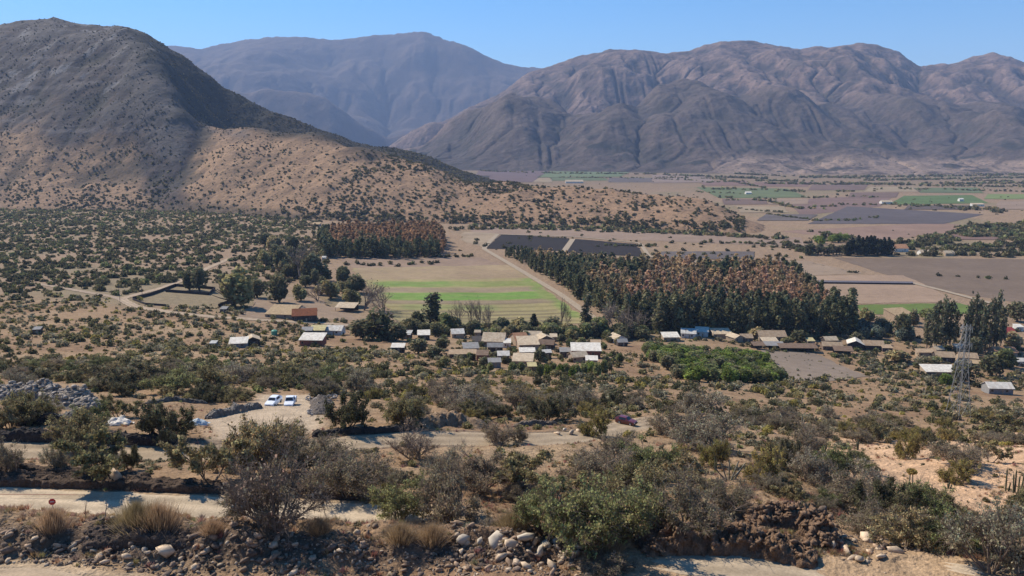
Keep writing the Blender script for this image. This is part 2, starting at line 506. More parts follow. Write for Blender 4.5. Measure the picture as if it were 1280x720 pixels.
def field(name, label, poly_px, colr, dz=.12, stripes=None, seed=0, cell=None, world=False):
    P = np.array(poly_px if world else [cast(*p) for p in poly_px])
    x0, y0 = P.min(0); x1, y1 = P.max(0)
    # map: four corner polygon -> bilinear grid when 4 points, otherwise a fan of the outline
    if len(P) == 4:
        n, mrow = 60, (300 if stripes else 120)
        s = np.linspace(0, 1, n)[None, :, None]; t = np.linspace(0, 1, mrow)[:, None, None]
        G = (P[0] * (1 - s) + P[1] * s) * (1 - t) + (P[3] * (1 - s) + P[2] * s) * t
        X, Y = G[..., 0], G[..., 1]
        jx = fbm(X / 18, Y / 18, 3, seed + 3)
        edge = np.minimum(np.minimum(s, 1 - s)[..., 0] + 0 * X, np.minimum(t, 1 - t)[..., 0] + 0 * X)
        X = X + np.where(edge < .02, jx * 3.0, 0); Y = Y + np.where(edge < .02, jx * 3.0, 0)
        Z = height(X, Y) + dz
        c = np.tile(np.array(colr), X.shape + (1,)).astype(float)
        if stripes:
            tt = (t[..., 0] + 0 * X)
            ss = (s[..., 0] + 0 * X)
            for a, b, sc, s0, s1 in stripes:
                wob = fbm(ss * 6, tt * 30, 3, seed + 9) * .012
                w = sstep(a - .012, a + .012, tt + wob) * (1 - sstep(b - .012, b + .012, tt + wob)) * sstep(s0 - .03, s0 + .03, ss + wob * 3) * (1 - sstep(s1 - .03, s1 + .03, ss + wob * 3))
                w = w * (.75 + .25 * fbm(ss * 12, tt * 60, 3, seed + 2))
                c = c * (1 - w[..., None]) + np.array(sc) * w[..., None]
        if stripes: c = c * (1 - .20 * sstep(.1, .8, np.sin(t[..., 0] ** .8 * 150 + fbm(X / 50, Y / 50, 2, 8))) * sstep(.5, .75, t[..., 0]))[..., None]
        c = .80 * c * (1 + .13 * fbm(X / 40, Y / 40, 3, seed)[..., None])
        me = new_mesh(name, np.stack([X, Y, Z], -1).reshape(-1, 3), grid_faces(mrow, n), [M_field], {'Col': c.reshape(-1, 3)}, smooth=True)
    else:
        Z = height(P[:, 0], P[:, 1]) + dz
        c = np.tile(np.array(colr), (len(P), 1))
        me = new_mesh(name, np.column_stack([P, Z]), np.arange(len(P))[None], [M_field], {'Col': c})
    return tag(link(name, me), label, 'field', kind='structure')


TAN, BRN, GRN, GR2 = (.33, .235, .145), (.235, .155, .11), (.115, .185, .045), (.16, .19, .06)
# the striped field in the middle: corners far-left, far-right, near-right, near-left
field('field', 'striped field with green and straw bands below the village trees', [(440, 335), (640, 331), (742, 404), (500, 404)], (.35, .29, .135), .15,
      [(.0, .30, (.36, .25, .16), 0, 1), (.34, .44, (.165, .265, .06), .05, .5), (.34, .44, (.22, .26, .075), .5, .93), (.46, .54, (.30, .225, .15), 0, 1), (.545, .66, (.135, .285, .045), .06, .93),
       (.67, .72, (.29, .21, .145), 0, 1), (.73, .80, (.25, .27, .10), .08, .6), (.82, .835, (.20, .15, .10), 0, .9), (.86, .875, (.2, .15, .1), 0, .9), (.90, .915, (.2, .15, .1), 0, .9), (.94, .955, (.2, .15, .1), 0, .9),
       (.30, .93, (.19, .27, .065), .93, 1)], seed=5)
field('field', 'bare tan strip between the far plantation and the striped field', [(420, 322), (600, 322), (632, 333), (440, 335)], (.31, .215, .15), .12, seed=6)
field('field', 'long bare tan field along the foot of the spur', [(585, 282), (1000, 297), (1010, 309), (590, 292)], (.31, .22, .16), .12, seed=7)
field('field', 'dark ploughed plot left of the pale crossing track', [(628, 293), (712, 298), (704, 314), (606, 311)], (.036, .030, .028), .35, seed=8)
field('field', 'dark ploughed plot right of the pale crossing track', [(718, 299), (796, 305), (803, 321), (708, 316)], (.038, .031, .029), .35, seed=9)
field('field', 'pale straw corner beside the left dark plot', [(578, 290), (622, 292), (604, 309), (575, 300)], (.36, .27, .18), .2, seed=10)
field('field', 'tan fallow field behind the right plantation', [(800, 326), (1010, 326), (1080, 342), (1000, 345)], (.33, .24, .165), .15, seed=11)
field('field', 'pale bare field holding the long dark shed', [(1000, 345), (1130, 344), (1200, 378), (1060, 380)], (.36, .25, .17), .2, seed=12)
field('field', 'green strip in front of the pale bare field', [(1065, 381), (1200, 379), (1240, 392), (1080, 393)], (.15, .20, .055), .2, seed=13)
field('field', 'wide brown field right of the straight pale track', [(1040, 322), (1400, 325), (1400, 400), (1160, 360)], (.20, .145, .105), .12, seed=14)
field('field', 'large tan field beyond the dark tree row', [(975, 289), (1180, 278), (1235, 288), (1080, 302)], (.29, .19, .14), .15, seed=15)
field('field', 'slate grey bare field beyond the tan one', [(1010, 280), (1060, 258), (1230, 268), (1180, 280)], (.125, .105, .105), .35, seed=16)
field('field', 'bright green field below the right mountain foot', [(1130, 245), (1215, 244), (1235, 254), (1110, 256)], (.12, .17, .065), .5, seed=17)
field('field', 'green field just beyond the end of the spur', [(870, 234), (985, 236), (1010, 247), (900, 248)], (.15, .175, .085), .5, seed=18)
field('field', 'green meadow behind the middle of the spur', [(690, 213), (790, 214), (775, 221), (670, 222)], (.16, .195, .10), 1.0, seed=19)
field('field', 'pale green meadow at the valley mouth', [(560, 200), (620, 200), (625, 206), (570, 207)], (.22, .24, .11), 1.5, seed=20)
field('field', 'brown field beyond the spur crest', [(600, 210), (690, 211), (665, 228), (590, 228)], (.17, .12, .115), 1.0, seed=21)
field('field', 'tan field beyond the spur crest', [(815, 219), (880, 218), (895, 228), (815, 229)], (.27, .20, .16), 1.0, seed=22)
field('field', 'lime green field at the right edge under the terraces', [(1235, 243), (1400, 243), (1400, 249), (1230, 249)], (.20, .24, .09), .8, seed=23)
field('field', 'reddish brown field left of the bright green one', [(985, 250), (1120, 243), (1100, 258), (1000, 270)], (.22, .145, .12), .3, seed=24)
field('field', 'grey dirt clearing beside the orchard', [(950, 437), (1020, 440), (1090, 470), (985, 474)], (.26, .20, .15), .15, seed=25)
field('field', 'bare brown yard in front of the ochre shed', [(320, 372), (395, 371), (450, 400), (300, 397)], (.33, .235, .16), .15, seed=26)
q = np.random.default_rng(4)
PAL = [('brown', (.19, .13, .105)), ('plum', (.13, .10, .085)), ('tan', (.30, .215, .155)), ('green', (.14, .165, .085)), ('grey', (.15, .125, .115)), ('straw', (.34, .26, .17)), ('reddish', (.23, .145, .115))]
for a, b, r0, r1 in [(600, 690, 228, 222), (690, 760, 226, 222), (760, 815, 228, 222), (560, 640, 209, 205), (640, 720, 211, 207), (720, 800, 211, 207), (800, 880, 216, 211), (880, 940, 232, 226), (940, 1010, 233, 228), (1010, 1080, 238, 231), (1080, 1150, 240, 234), (1150, 1230, 241, 235),
                     (905, 960, 256, 249), (960, 1010, 256, 249), (925, 985, 266, 258), (945, 1010, 276, 268), (1240, 1330, 262, 252), (1180, 1320, 300, 290), (1060, 1120, 247, 241), (1130, 1210, 262, 257), (820, 940, 324, 315)]:
    nm_, c_ = PAL[q.integers(len(PAL))]
    sk = q.uniform(-14, 14)
    field('field', nm_ + ' patch of the far valley farmland', [(a + sk, r1), (b + sk, r1 + q.uniform(-.6, .6)), (b, r0 + q.uniform(-.6, .6)), (a, r0)], c_, .6, seed=int(q.integers(99)))
# pale farm tracks across the valley floor
for pts, hw, lab in [([(1136, 353), (1180, 364), (1225, 376), (1290, 392)], 2.6, 'straight pale track across the valley fields'),
                     ([(716, 299), (704, 316)], 3.5, 'pale track between the two dark plots'),
                     ([(622, 293), (604, 311), (640, 332), (700, 368), (745, 400)], 3.0, 'pale track along the plantation edge'),
                     ([(590, 292), (720, 296), (800, 304), (812, 322), (900, 322)], 2.4, 'pale track around the dark plots')]:
    P = np.array([cast(*p) for p in pts])
    seg = np.concatenate([[0], np.cumsum(np.hypot(*np.diff(P, axis=0).T))]); t = np.linspace(0, seg[-1], 120)
    X = gblur(np.interp(t, seg, P[:, 0])[None], 2, 1)[0]; Y = gblur(np.interp(t, seg, P[:, 1])[None], 2, 1)[0]
    tx, ty = np.gradient(X), np.gradient(Y); ln = np.hypot(tx, ty) + 1e-9
    offs = np.linspace(-1, 1, 5)
    VX = X[:, None] - ty[:, None] / ln[:, None] * offs * hw; VY = Y[:, None] + tx[:, None] / ln[:, None] * offs * hw
    c = np.tile(np.array((.33, .26, .185)), VX.shape + (1,))
    o = link('track', new_mesh('track', np.stack([VX, VY, height(VX, VY) + .5], -1).reshape(-1, 3), grid_faces(120, 5), [M_road], {'Col': c.reshape(-1, 3)}, smooth=True))
    tag(o, lab, 'track', kind='structure')


# ------------------------------------------------------------------ mountains
def erode(z, dx, n, K, m=.45, diff=.12, hold=None, up=0.0):
    """stream-power carving so the slopes get branching gullies and sharp spurs"""
    R, C = z.shape
    idx = np.arange(R * C).reshape(R, C)
    nb = [(-1, 0, 1), (1, 0, 1), (0, -1, 1), (0, 1, 1), (-1, -1, 1.414), (-1, 1, 1.414), (1, -1, 1.414), (1, 1, 1.414)]
    for it in range(n):
        best = np.zeros((R, C)); rec = idx.copy(); dist = np.ones((R, C))
        for dy_, dx_, l in nb:
            zn = np.roll(np.roll(z, -dy_, 0), -dx_, 1)
            s = (z - zn) / (dx * l)
            if dy_ == -1: s[0] = -1
            if dy_ == 1: s[-1] = -1
            if dx_ == -1: s[:, 0] = -1
            if dx_ == 1: s[:, -1] = -1
            b = s > best
            best[b] = s[b]; rec[b] = np.roll(np.roll(idx, -dy_, 0), -dx_, 1)[b]; dist[b] = l
        order = np.argsort(z.ravel())
        recl = rec.ravel().tolist(); A = [1.0] * (R * C)
        ol = order.tolist()
        for i in reversed(ol):
            r = recl[i]
            if r != i: A[r] += A[i]
        An = np.array(A)
        Fc = (K * (An * dx * dx) ** m / (dx * dist.ravel())).tolist()
        zl = z.ravel().tolist()
        for i in ol:
            r = recl[i]
            if r != i: zl[i] = (zl[i] + Fc[i] * zl[r]) / (1 + Fc[i])
        z2 = np.array(zl).reshape(R, C)
        if diff:
            p = np.pad(z2, 1, mode='edge')
            z2 = z2 + diff * ((p[:-2, 1:-1] + p[2:, 1:-1] + p[1:-1, :-2] + p[1:-1, 2:]) / 4 - z2)
        z = z2 + up
    return z, An.reshape(R, C)


def upsample(a, k):
    R, C = a.shape
    r = np.linspace(0, R - 1, (R - 1) * k + 1); c = np.linspace(0, C - 1, (C - 1) * k + 1)
    i = np.clip(r.astype(int), 0, R - 2); j = np.clip(c.astype(int), 0, C - 2)
    fr = (r - i)[:, None]; fc = (c - j)[None, :]
    return (a[i][:, j] * (1 - fr) * (1 - fc) + a[i + 1][:, j] * fr * (1 - fc) + a[i][:, j + 1] * (1 - fr) * fc + a[i + 1][:, j + 1] * fr * fc)


def ridge_z(u, y, sil):
    """height that puts a ridge at distance y on the photographed skyline"""
    px = np.array([p[0] for p in sil], float); row = np.array([p[1] for p in sil], float)
    us = u_of(px, row)
    r = np.interp(u, us, row)
    return CZ + slope_of_row(r) * y


def prof(t, p):
    return np.clip(t, 0, 1) ** p


class Hill:
    """a height field on a regular world grid, eroded, with a mesh of its own"""
    def __init__(self, x0, x1, y0, y1, dx):
        self.x = np.arange(x0, x1 + dx, dx); self.y = np.arange(y0, y1 + dx, dx); self.dx = dx
        self.X, self.Y = np.meshgrid(self.x, self.y)
        self.U = self.X / self.Y

    def finish(self, z, k, detail):
        self.z = upsample(z, k); n = self.z.shape
        self.X = upsample(self.X, k); self.Y = upsample(self.Y, k); self.dx /= k
        w = np.clip(self.z / 40, 0, 1)
        for sc, am, sd in detail:
            self.z = self.z + fbm(self.X / sc, self.Y / sc, 4, sd) * am * w
        return self

    def h(self, x, y):
        fx = (np.asarray(x) - self.X[0, 0]) / self.dx; fy = (np.asarray(y) - self.Y[0, 0]) / self.dx
        R, C = self.z.shape
        ok = (fx >= 0) & (fx < C - 1) & (fy >= 0) & (fy < R - 1)
        i = np.clip(fy.astype(int), 0, R - 2); j = np.clip(fx.astype(int), 0, C - 2)
        fr = fy - i; fc = fx - j
        z = (self.z[i, j] * (1 - fr) * (1 - fc) + self.z[i + 1, j] * fr * (1 - fc) + self.z[i, j + 1] * (1 - fr) * fc + self.z[i + 1, j + 1] * fr * fc)
        return np.where(ok, z, -50)

    def curv(self, s):
        zb = gblur(gblur(self.z, s, 0), s, 1)
        return (self.z - zb)


def build_hill(H, name, label, cat, mat, colf):  # dark soil; shade on the bank faces is put into the colour too
    c = colf(H)
    keep = np.ones_like(H.z, bool)
    me = new_mesh(name, np.stack([H.X, H.Y, H.z], -1).reshape(-1, 3), grid_faces(*H.z.shape), [mat], {'Col': c.reshape(-1, 3)}, smooth=True)
    return tag(link(name, me), label, cat, kind='structure')


# --- the near hill on the left and its low tan spur
SIL1 = [(-900, 190), (-600, 150), (-300, 92), (-150, 60), (-60, 40), (0, 31), (40, 25), (65, 22), (100, 29), (130, 31), (160, 31), (180, 38), (230, 70), (280, 108), (330, 135), (400, 165), (440, 177), (500, 189), (540, 199), (570, 210), (610, 226), (640, 236)]  # dark stone, the shade of its face worked into the colour as well
SPUR = [(-100, 200), (150, 190), (230, 165), (270, 158), (300, 163), (400, 173), (450, 186), (500, 200), (540, 213), (575, 226), (620, 231), (700, 233), (760, 236), (850, 241), (880, 249), (910, 262), (945, 280), (975, 293), (1000, 297)]
hl = Hill(-2700, 720, 950, 3400, 11)
u = hl.U; Y = hl.Y
pxq = u * F + 640
crest_y = np.interp(pxq, [-900, 0, 200, 420, 640], [2350, 2450, 2350, 2250, 2250])
foot_y = np.interp(pxq, [-900, 0, 230, 420, 600, 640], [1500, 1540, 1480, 1600, 1900, 2000])
zc = np.maximum(ridge_z(u, crest_y, SIL1), 0) * (1 - sstep(640, 690, pxq))
t = (Y - foot_y) / (crest_y - foot_y)
za = np.where(t < 1, zc * (prof(t, 1.12) * .8 + .2 * sstep(0, 1, t)), zc * (1 - sstep(1, 2.4, t) * .95))
nose = np.interp(Y, [1500, 1750, 2000, 2350], [262, 240, 215, 176])
dq = pxq - nose
win = sstep(.12, .4, t) * (1 - sstep(.78, .98, t)) * (t < 1)
za = za + 62 * np.exp(-(dq / np.where(dq > 0, 34, 95)) ** 2) * win - 70 * np.exp(-((dq - 105) / 60) ** 2) * win
za = np.maximum(za, 0)
s_crest = np.interp(pxq, [-100, 230, 300, 450, 600, 850, 975, 1000], [1950, 1900, 1800, 1640, 1480, 1290, 1150, 1130])
s_foot = np.interp(pxq, [-100, 0, 230, 420, 600, 800, 970, 1000], [1560, 1545, 1470, 1290, 1230, 1150, 1085, 1080])
zs = np.maximum(ridge_z(u, s_crest, SPUR), 0) * sstep(120, 260, pxq) * (1 - sstep(968, 1000, pxq))
t2 = (Y - s_foot) / (s_crest - s_foot)
zsp = np.where(t2 < 1, zs * np.clip(t2, 0, 1) ** .85, zs * (1 - sstep(1, 2.2, t2)))
k_ = 14.0
z = np.log(np.exp(np.clip(za, 0, None) / k_) + np.exp(np.clip(zsp, 0, None) / k_)) * k_ - k_ * math.log(2) * np.exp(-np.maximum(za, zsp) / 12)
zt = np.clip(z / 60, 0, 1)
z = z + fbm(hl.X / 260, hl.Y / 260, 4, 101) * 26 * np.clip(z / 160, 0, 1) * (1 - .7 * sstep(.75, 1.0, t) * (t < 1.2))
z0 = z.copy()
z, AA = erode(z, 11, 10, 0.0105, .45, .10)
z = np.maximum(z, z0 - 45)
wk = np.exp(-((Y - crest_y) / 150) ** 2) * (pxq < 640)
z = z * (1 - wk) + np.maximum(z, z0) * wk
z = np.where(z0 < 1.5, -3 + z0, z)
hl.finish(z, 2, [(80, 9, 111), (24, 2.6, 112)])
hl.pz = project(hl.X, hl.Y, hl.z)


def col_hill(H):
    px, row = H.pz
    n = fbm(H.X / 120, H.Y / 160, 4, 121); n_ = fbm(H.X / 28, H.Y / 28, 4, 122)
    c = np.tile(np.array((.285, .178, .105)), H.z.shape + (1,)).astype(float)
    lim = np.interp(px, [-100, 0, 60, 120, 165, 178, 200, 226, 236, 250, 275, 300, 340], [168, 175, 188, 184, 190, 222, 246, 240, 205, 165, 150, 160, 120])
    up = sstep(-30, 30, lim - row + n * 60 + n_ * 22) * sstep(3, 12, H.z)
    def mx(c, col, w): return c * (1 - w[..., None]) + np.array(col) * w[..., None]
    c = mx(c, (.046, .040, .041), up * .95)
    c = mx(c, (.12, .08, .058), sstep(.15, .5, n_) * .4)
    band = sstep(.15, .5, fbm(H.X / 400, H.z / 9, 4, 127)) * up * sstep(60, 140, H.z)
    c = mx(c, (.15, .125, .115), band * .7)
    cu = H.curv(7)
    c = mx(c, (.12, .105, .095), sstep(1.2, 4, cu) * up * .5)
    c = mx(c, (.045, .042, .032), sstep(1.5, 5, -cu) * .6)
    # the far side of the skyline ridge is overgrown
    back = sstep(0, 1, (px - 175 - n * 40) / 60.) * (H.Y > 1950)
    flank = sstep(-18, 22, px - np.interp(row, [20, 35, 100, 165, 260], [160, 165, 205, 238, 330]) + n * 26 + n_ * 10) * (1 - sstep(-12, 10, row - np.interp(px, [200, 240, 290, 340, 400, 460], [170, 150, 150, 168, 174, 190]) + n * 14))
    c = mx(c, (.027, .027, .022), np.maximum(back, flank) * .92)
    rock = sstep(.28, .42, fbm(H.X / 45, H.Y / 45, 4, 131)) * sstep(150, 300, H.z) * (1 - back)
    c = mx(c, (.20, .18, .17), rock * .75)
    return c


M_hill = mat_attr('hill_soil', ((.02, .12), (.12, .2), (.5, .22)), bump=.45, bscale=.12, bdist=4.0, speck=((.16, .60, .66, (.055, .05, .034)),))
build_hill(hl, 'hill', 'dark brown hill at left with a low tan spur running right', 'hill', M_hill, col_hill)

# --- the range on the right: dark front spurs and the main crest
SIL2 = [(430, 192), (560, 150), (620, 118), (655, 93), (690, 82), (712, 74), (740, 66), (760, 61), (790, 61), (815, 64), (840, 65), (862, 63), (880, 56), (900, 51), (925, 51), (950, 53), (975, 57), (1000, 61), (1020, 58), (1040, 59), (1060, 55), (1075, 53), (1095, 57), (1110, 62), (1125, 66), (1150, 84), (1165, 83), (1185, 80), (1210, 71), (1240, 66), (1262, 70), (1280, 76), (1340, 80), (1420, 60), (1560, 90), (1800, 120)]
FRONT = [(470, 195), (530, 182), (560, 160), (600, 148), (640, 138), (690, 128), (740, 121), (775, 117), (800, 125), (830, 122), (880, 116), (940, 112), (1000, 120), (1060, 118), (1120, 124), (1200, 130), (1280, 122), (1500, 120)]
h2 = Hill(-1250, 6300, 3420, 9000, 17)
u = h2.U; Y = h2.Y; pxq = u * F + 640
sh = fbm(u * 9, Y / 2500, 3, 201)
mid_y = np.interp(pxq, [470, 640, 780, 900, 1280], [6100, 5600, 5200, 5350, 5400]) + sh * 420
cre_y = np.interp(pxq, [430, 700, 900, 1150, 1280], [8300, 8000, 7600, 7700, 7400]) + fbm(u * 7, Y / 3000, 3, 203) * 250
bas_y = np.interp(pxq, [470, 560, 930, 1280], [4900, 4300, 3640, 3520])
zm = np.maximum(ridge_z(u, mid_y, FRONT), 0); zcr = np.maximum(ridge_z(u, cre_y, SIL2), 0)
t1 = np.clip((Y - bas_y) / (mid_y - bas_y), 0, 1); t2 = np.clip((Y - mid_y) / (cre_y - mid_y), 0, 1)
dip = np.interp(pxq, [470, 700, 800, 900, 1280], [240, 250, 200, 95, 60])
z = np.where(Y < mid_y, zm * (t1 ** 1.05 * .75 + .25 * sstep(0, 1, t1)), zm + (zcr - zm) * t2 ** 1.15 - dip * np.sin(np.clip(t2 * 1.6, 0, 1) * math.pi))
t3 = np.clip((Y - cre_y) / 1500, 0, 1)
z = np.where(Y > cre_y, zcr * (1 - .8 * t3), z)
z = z * sstep(440, 520, pxq)
bench = (16 * sstep(0, 90, Y - bas_y) + 20 * sstep(230, 330, Y - bas_y)) * sstep(840, 930, pxq) * (1 + .35 * fbm(h2.X / 160, h2.Y / 160, 3, 251))
z = np.maximum(z, bench)
cz_ = (1 - np.exp(-((Y - cre_y) / 450) ** 2))
z = z + (fbm(h2.X / 520, h2.Y / 1300, 3, 211) * 210 + fbm(h2.X / 230, h2.Y / 260, 3, 215) * 40) * np.clip(z / 300, 0, 1) * cz_
z0 = z.copy()
z, AA = erode(z, 17, 22, 0.026, .42, .02)
wk = np.exp(-((Y - cre_y) / 260) ** 2)
z = z * (1 - wk) + np.maximum(z, z0) * wk
z = np.where(z0 < 2, -4, z)
h2.finish(z, 2, [(300, 30, 221), (90, 10, 222), (34, 4, 223)])
h2.pz = project(h2.X, h2.Y, h2.z)


def col_range(H):
    px, row = H.pz
    def mx(c, col, w): return c * (1 - w[..., None]) + np.array(col) * w[..., None]
    n = fbm(H.X / 700, H.Y / 700, 4, 231); n2 = fbm(H.X / 130, H.Y / 130, 4, 237)
    c = np.tile(np.array((.092, .066, .053)), H.z.shape + (1,)).astype(float)
    c = mx(c, (.128, .088, .066), sstep(.0, .5, n + .25 * sstep(850, 1000, px)) * .75)
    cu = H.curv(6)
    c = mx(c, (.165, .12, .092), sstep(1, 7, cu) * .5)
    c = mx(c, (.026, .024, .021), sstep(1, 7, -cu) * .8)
    front = 1 - sstep(5350, 6050, H.Y + n * 250 + 300 * sstep(820, 980, px) * sstep(180, 420, H.z))
    c = c * np.array([1.25, 1.18, 1.18]) * (1 + .12 * (1 - front))[..., None]  # back range lighter: distance haze put into its colour
    c = mx(c, (.074, .060, .050), front * .68)
    c = mx(c, (.04, .036, .028), sstep(.05, .4, n2) * .55)
    low = (1 - sstep(48, 95, H.z + 16 * n)) * sstep(-.5, .05, fbm(H.X / 160, H.Y / 90, 4, 233)) * sstep(840, 940, px)
    c = mx(c, (.26, .185, .135), low * .85)
    c = mx(c, (.026, .028, .022), sstep(.3, .5, fbm(H.X / 150, H.Y / 120, 4, 241)) * .8 * (1 - sstep(120, 300, H.z)))
    return c


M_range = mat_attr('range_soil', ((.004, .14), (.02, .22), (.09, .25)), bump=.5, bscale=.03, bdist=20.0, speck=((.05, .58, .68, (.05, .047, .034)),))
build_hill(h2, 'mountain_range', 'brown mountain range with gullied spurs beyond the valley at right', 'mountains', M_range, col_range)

# --- the blue range far behind
SIL3 = [(-200, 70), (100, 66), (170, 60), (210, 56), (225, 56), (240, 58), (252, 60), (270, 56), (300, 49), (330, 46), (352, 45), (380, 47), (415, 50), (440, 46), (470, 42), (500, 40), (520, 38), (530, 38), (546, 45), (570, 54), (590, 61), (610, 70), (640, 79), (660, 83), (690, 86), (760, 100), (900, 130), (1000, 150)]
MID3 = [(-200, 120), (300, 118), (345, 122), (380, 124), (410, 129), (440, 146), (470, 160), (485, 172), (520, 158), (560, 154), (600, 158), (640, 150), (900, 150)]
h3 = Hill(-9000, 4200, 7800, 17500, 50)
u = h3.U; Y = h3.Y; pxq = u * F + 640
cre_y = 14500 + fbm(u * 6, Y / 5000, 3, 301) * 900
mid_y = 10200 + fbm(u * 8, Y / 4000, 3, 302) * 300
bas_y = np.interp(pxq, [-200, 350, 480, 600, 900], [8600, 8300, 9800, 9000, 8800])
zm = np.maximum(ridge_z(u, mid_y, MID3), 0); zcr = np.maximum(ridge_z(u, cre_y, SIL3), 0)
t1 = np.clip((Y - bas_y) / (mid_y - bas_y), 0, 1); t2 = np.clip((Y - mid_y) / (cre_y - mid_y), 0, 1)
z = np.where(Y < mid_y, zm * t1 ** 1.1, zm + (zcr - zm) * (.15 * t2 + .85 * t2 ** 1.7) - 330 * np.sin(np.clip(t2 * 1.8, 0, 1) * math.pi))
t3 = np.clip((Y - cre_y) / 2600, 0, 1)
z = np.where(Y > cre_y, zcr * (1 - .8 * t3), z)
cz_ = (1 - np.exp(-((Y - cre_y) / 900) ** 2))
z = z + (fbm(h3.X / 1500, h3.Y / 1800, 4, 311) * 260 + fbm(h3.X / 500, h3.Y / 500, 3, 315) * 70) * np.clip(z / 500, 0, 1) * cz_
z0 = z.copy()
z, AA = erode(z, 50, 16, 0.022, .42, .04)
wk = np.exp(-((Y - cre_y) / 500) ** 2)
z = z * (1 - wk) + np.maximum(z, z0) * wk
z = np.where(z0 < 2, -5, z)
h3.finish(z, 2, [(420, 45, 321), (140, 16, 322)])
h3.pz = project(h3.X, h3.Y, h3.z)


def col_far(H):
    def mx(c, col, w): return c * (1 - w[..., None]) + np.array(col) * w[..., None]
    n = fbm(H.X / 1200, H.Y / 1200, 4, 331)
    c = np.tile(np.array((.075, .054, .042)), H.z.shape + (1,)).astype(float)
    c = mx(c, (.13, .092, .064), sstep(0, .4, n) * .7)
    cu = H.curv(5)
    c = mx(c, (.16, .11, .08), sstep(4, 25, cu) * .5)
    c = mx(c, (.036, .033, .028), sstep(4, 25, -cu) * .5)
    return c


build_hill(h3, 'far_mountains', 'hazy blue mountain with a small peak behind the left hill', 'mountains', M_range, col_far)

# ------------------------------------------------------------------ haze
def add_haze():
    v = np.array([(x, y, zz) for zz in (-52, 2160) for x, y in ((-24200, -60), (24200, -60), (24200, 19100), (-24200, 19100))], float)
    f = np.array([(0, 3, 2, 1), (4, 5, 6, 7), (0, 1, 5, 4), (1, 2, 6, 5), (2, 3, 7, 6), (3, 0, 4, 7)])
    m = bpy.data.materials.new('haze_air'); m.use_nodes = True
    N, L = m.node_tree.nodes, m.node_tree.links
    N.remove(N['Principled BSDF'])
    pv = N.new('ShaderNodeVolumePrincipled')
    pv.inputs['Color'].default_value = (.48, .64, 1.0, 1)
    pv.inputs['Density'].default_value = 5.0e-5
    pv.inputs['Anisotropy'].default_value = .0
    L.new(pv.outputs[0], N['Material Output'].inputs['Volume'])
    o = link('haze', new_mesh('haze', v, f, [m]))
    tag(o, 'thin blue haze filling the valley air', 'haze', kind='stuff')


add_haze()
# ------------------------------------------------------------------ vegetation: shapes
def quads(C, size, r, flat=0.0, elong=1.0, up=None):
    """one small square leaf clump per centre, turned at random"""
    n = len(C)
    a = r.normal(size=(n, 3)); a[:, 2] *= (1 - flat)
    if up is not None: a = a * (1 - up) + np.array([0, 0, 1.0]) * up * np.sign(r.normal(size=(n, 1)) + 2)
    a /= np.linalg.norm(a, axis=1)[:, None] + 1e-9
    b = np.cross(a, r.normal(size=(n, 3))); b /= np.linalg.norm(b, axis=1)[:, None] + 1e-9
    s = (np.asarray(size) * r.uniform(.65, 1.35, n))[:, None] * .5
    a = a * s * elong; b = b * s
    k = r.uniform(.35, 1.0, (n, 1))
    V = np.stack([C - a - b * k, C + a * .2 - b, C + a + b * k * .6, C - a * .3 + b], 1).reshape(-1, 3)
    return V, np.arange(4 * n).reshape(-1, 4)


def tubes(segs, k=3):
    S = np.array([s[:8] for s in segs], float)
    p0, p1, r0, r1 = S[:, :3], S[:, 3:6], S[:, 6], S[:, 7]
    d = p1 - p0; d /= np.linalg.norm(d, axis=1)[:, None] + 1e-9
    ref = np.where(np.abs(d[:, 2:3]) < .9, np.array([[0, 0, 1.0]]), np.array([[1.0, 0, 0]]))
    a = np.cross(d, ref); a /= np.linalg.norm(a, axis=1)[:, None] + 1e-9
    b = np.cross(d, a)
    ring = []
    for p, r_ in ((p0, r0), (p1, r1)):
        for i in range(k):
            t = 2 * math.pi * i / k
            ring.append(p + (a * math.cos(t) + b * math.sin(t)) * r_[:, None])
    V = np.stack(ring, 1).reshape(-1, 3)
    base = np.arange(len(S))[:, None] * 2 * k
    f = np.array([[i, (i + 1) % k, k + (i + 1) % k, k + i] for i in range(k)])
    return V, (base[:, :, None] + f[None]).reshape(-1, 4)


def grow(r, base, d, L, rad, depth, segs, tips, spread, upturn, kids=(4, 6), nseg=3):
    p = np.array(base, float); d = np.array(d, float)
    pts = [p.copy()]
    for i in range(nseg):
        d = d + r.normal(size=3) * .16 + np.array([0, 0, upturn])
        d /= np.linalg.norm(d)
        q = p + d * L / nseg
        ra, rb = rad * (1 - .6 * i / nseg), rad * (1 - .6 * (i + 1) / nseg)
        segs.append((*p, *q, ra, rb))
        p = q; pts.append(p.copy())
    if depth == 0:
        tips.append((pts[1], p)); return
    for j in range(r.integers(*kids)):
        t = r.uniform(.3, 1.0)
        i = min(int(t * nseg), nseg - 1)
        q = pts[i] + (pts[i + 1] - pts[i]) * (t * nseg - i)
        nd = d + r.normal(size=3) * spread
        nd[2] = nd[2] * .8 + .12
        grow(r, q, nd / np.linalg.norm(nd), L * r.uniform(.42, .68), max(rad * .5, .0035), depth - 1, segs, tips, spread, upturn, kids, max(2, nseg - 1))


LEAFC = dict(olive=(.33, .275, .135), green=(.255, .26, .11), twiggy=(.32, .26, .16), dark=(.16, .148, .08), yellow=(.36, .29, .095), grey=(.335, .295, .195), bare=(.30, .235, .165), bright=(.23, .285, .07), bluish=(.23, .26, .20))
M_leaf = mat_leaf('leaves', trans=.38)
M_wood = mat_plain('dry_wood', (.15, .11, .08), .95, .3, 6, objvar=.2)
M_greywood = mat_plain('grey_twigs', (.23, .175, .135), .95, .25, 6, objvar=.2)


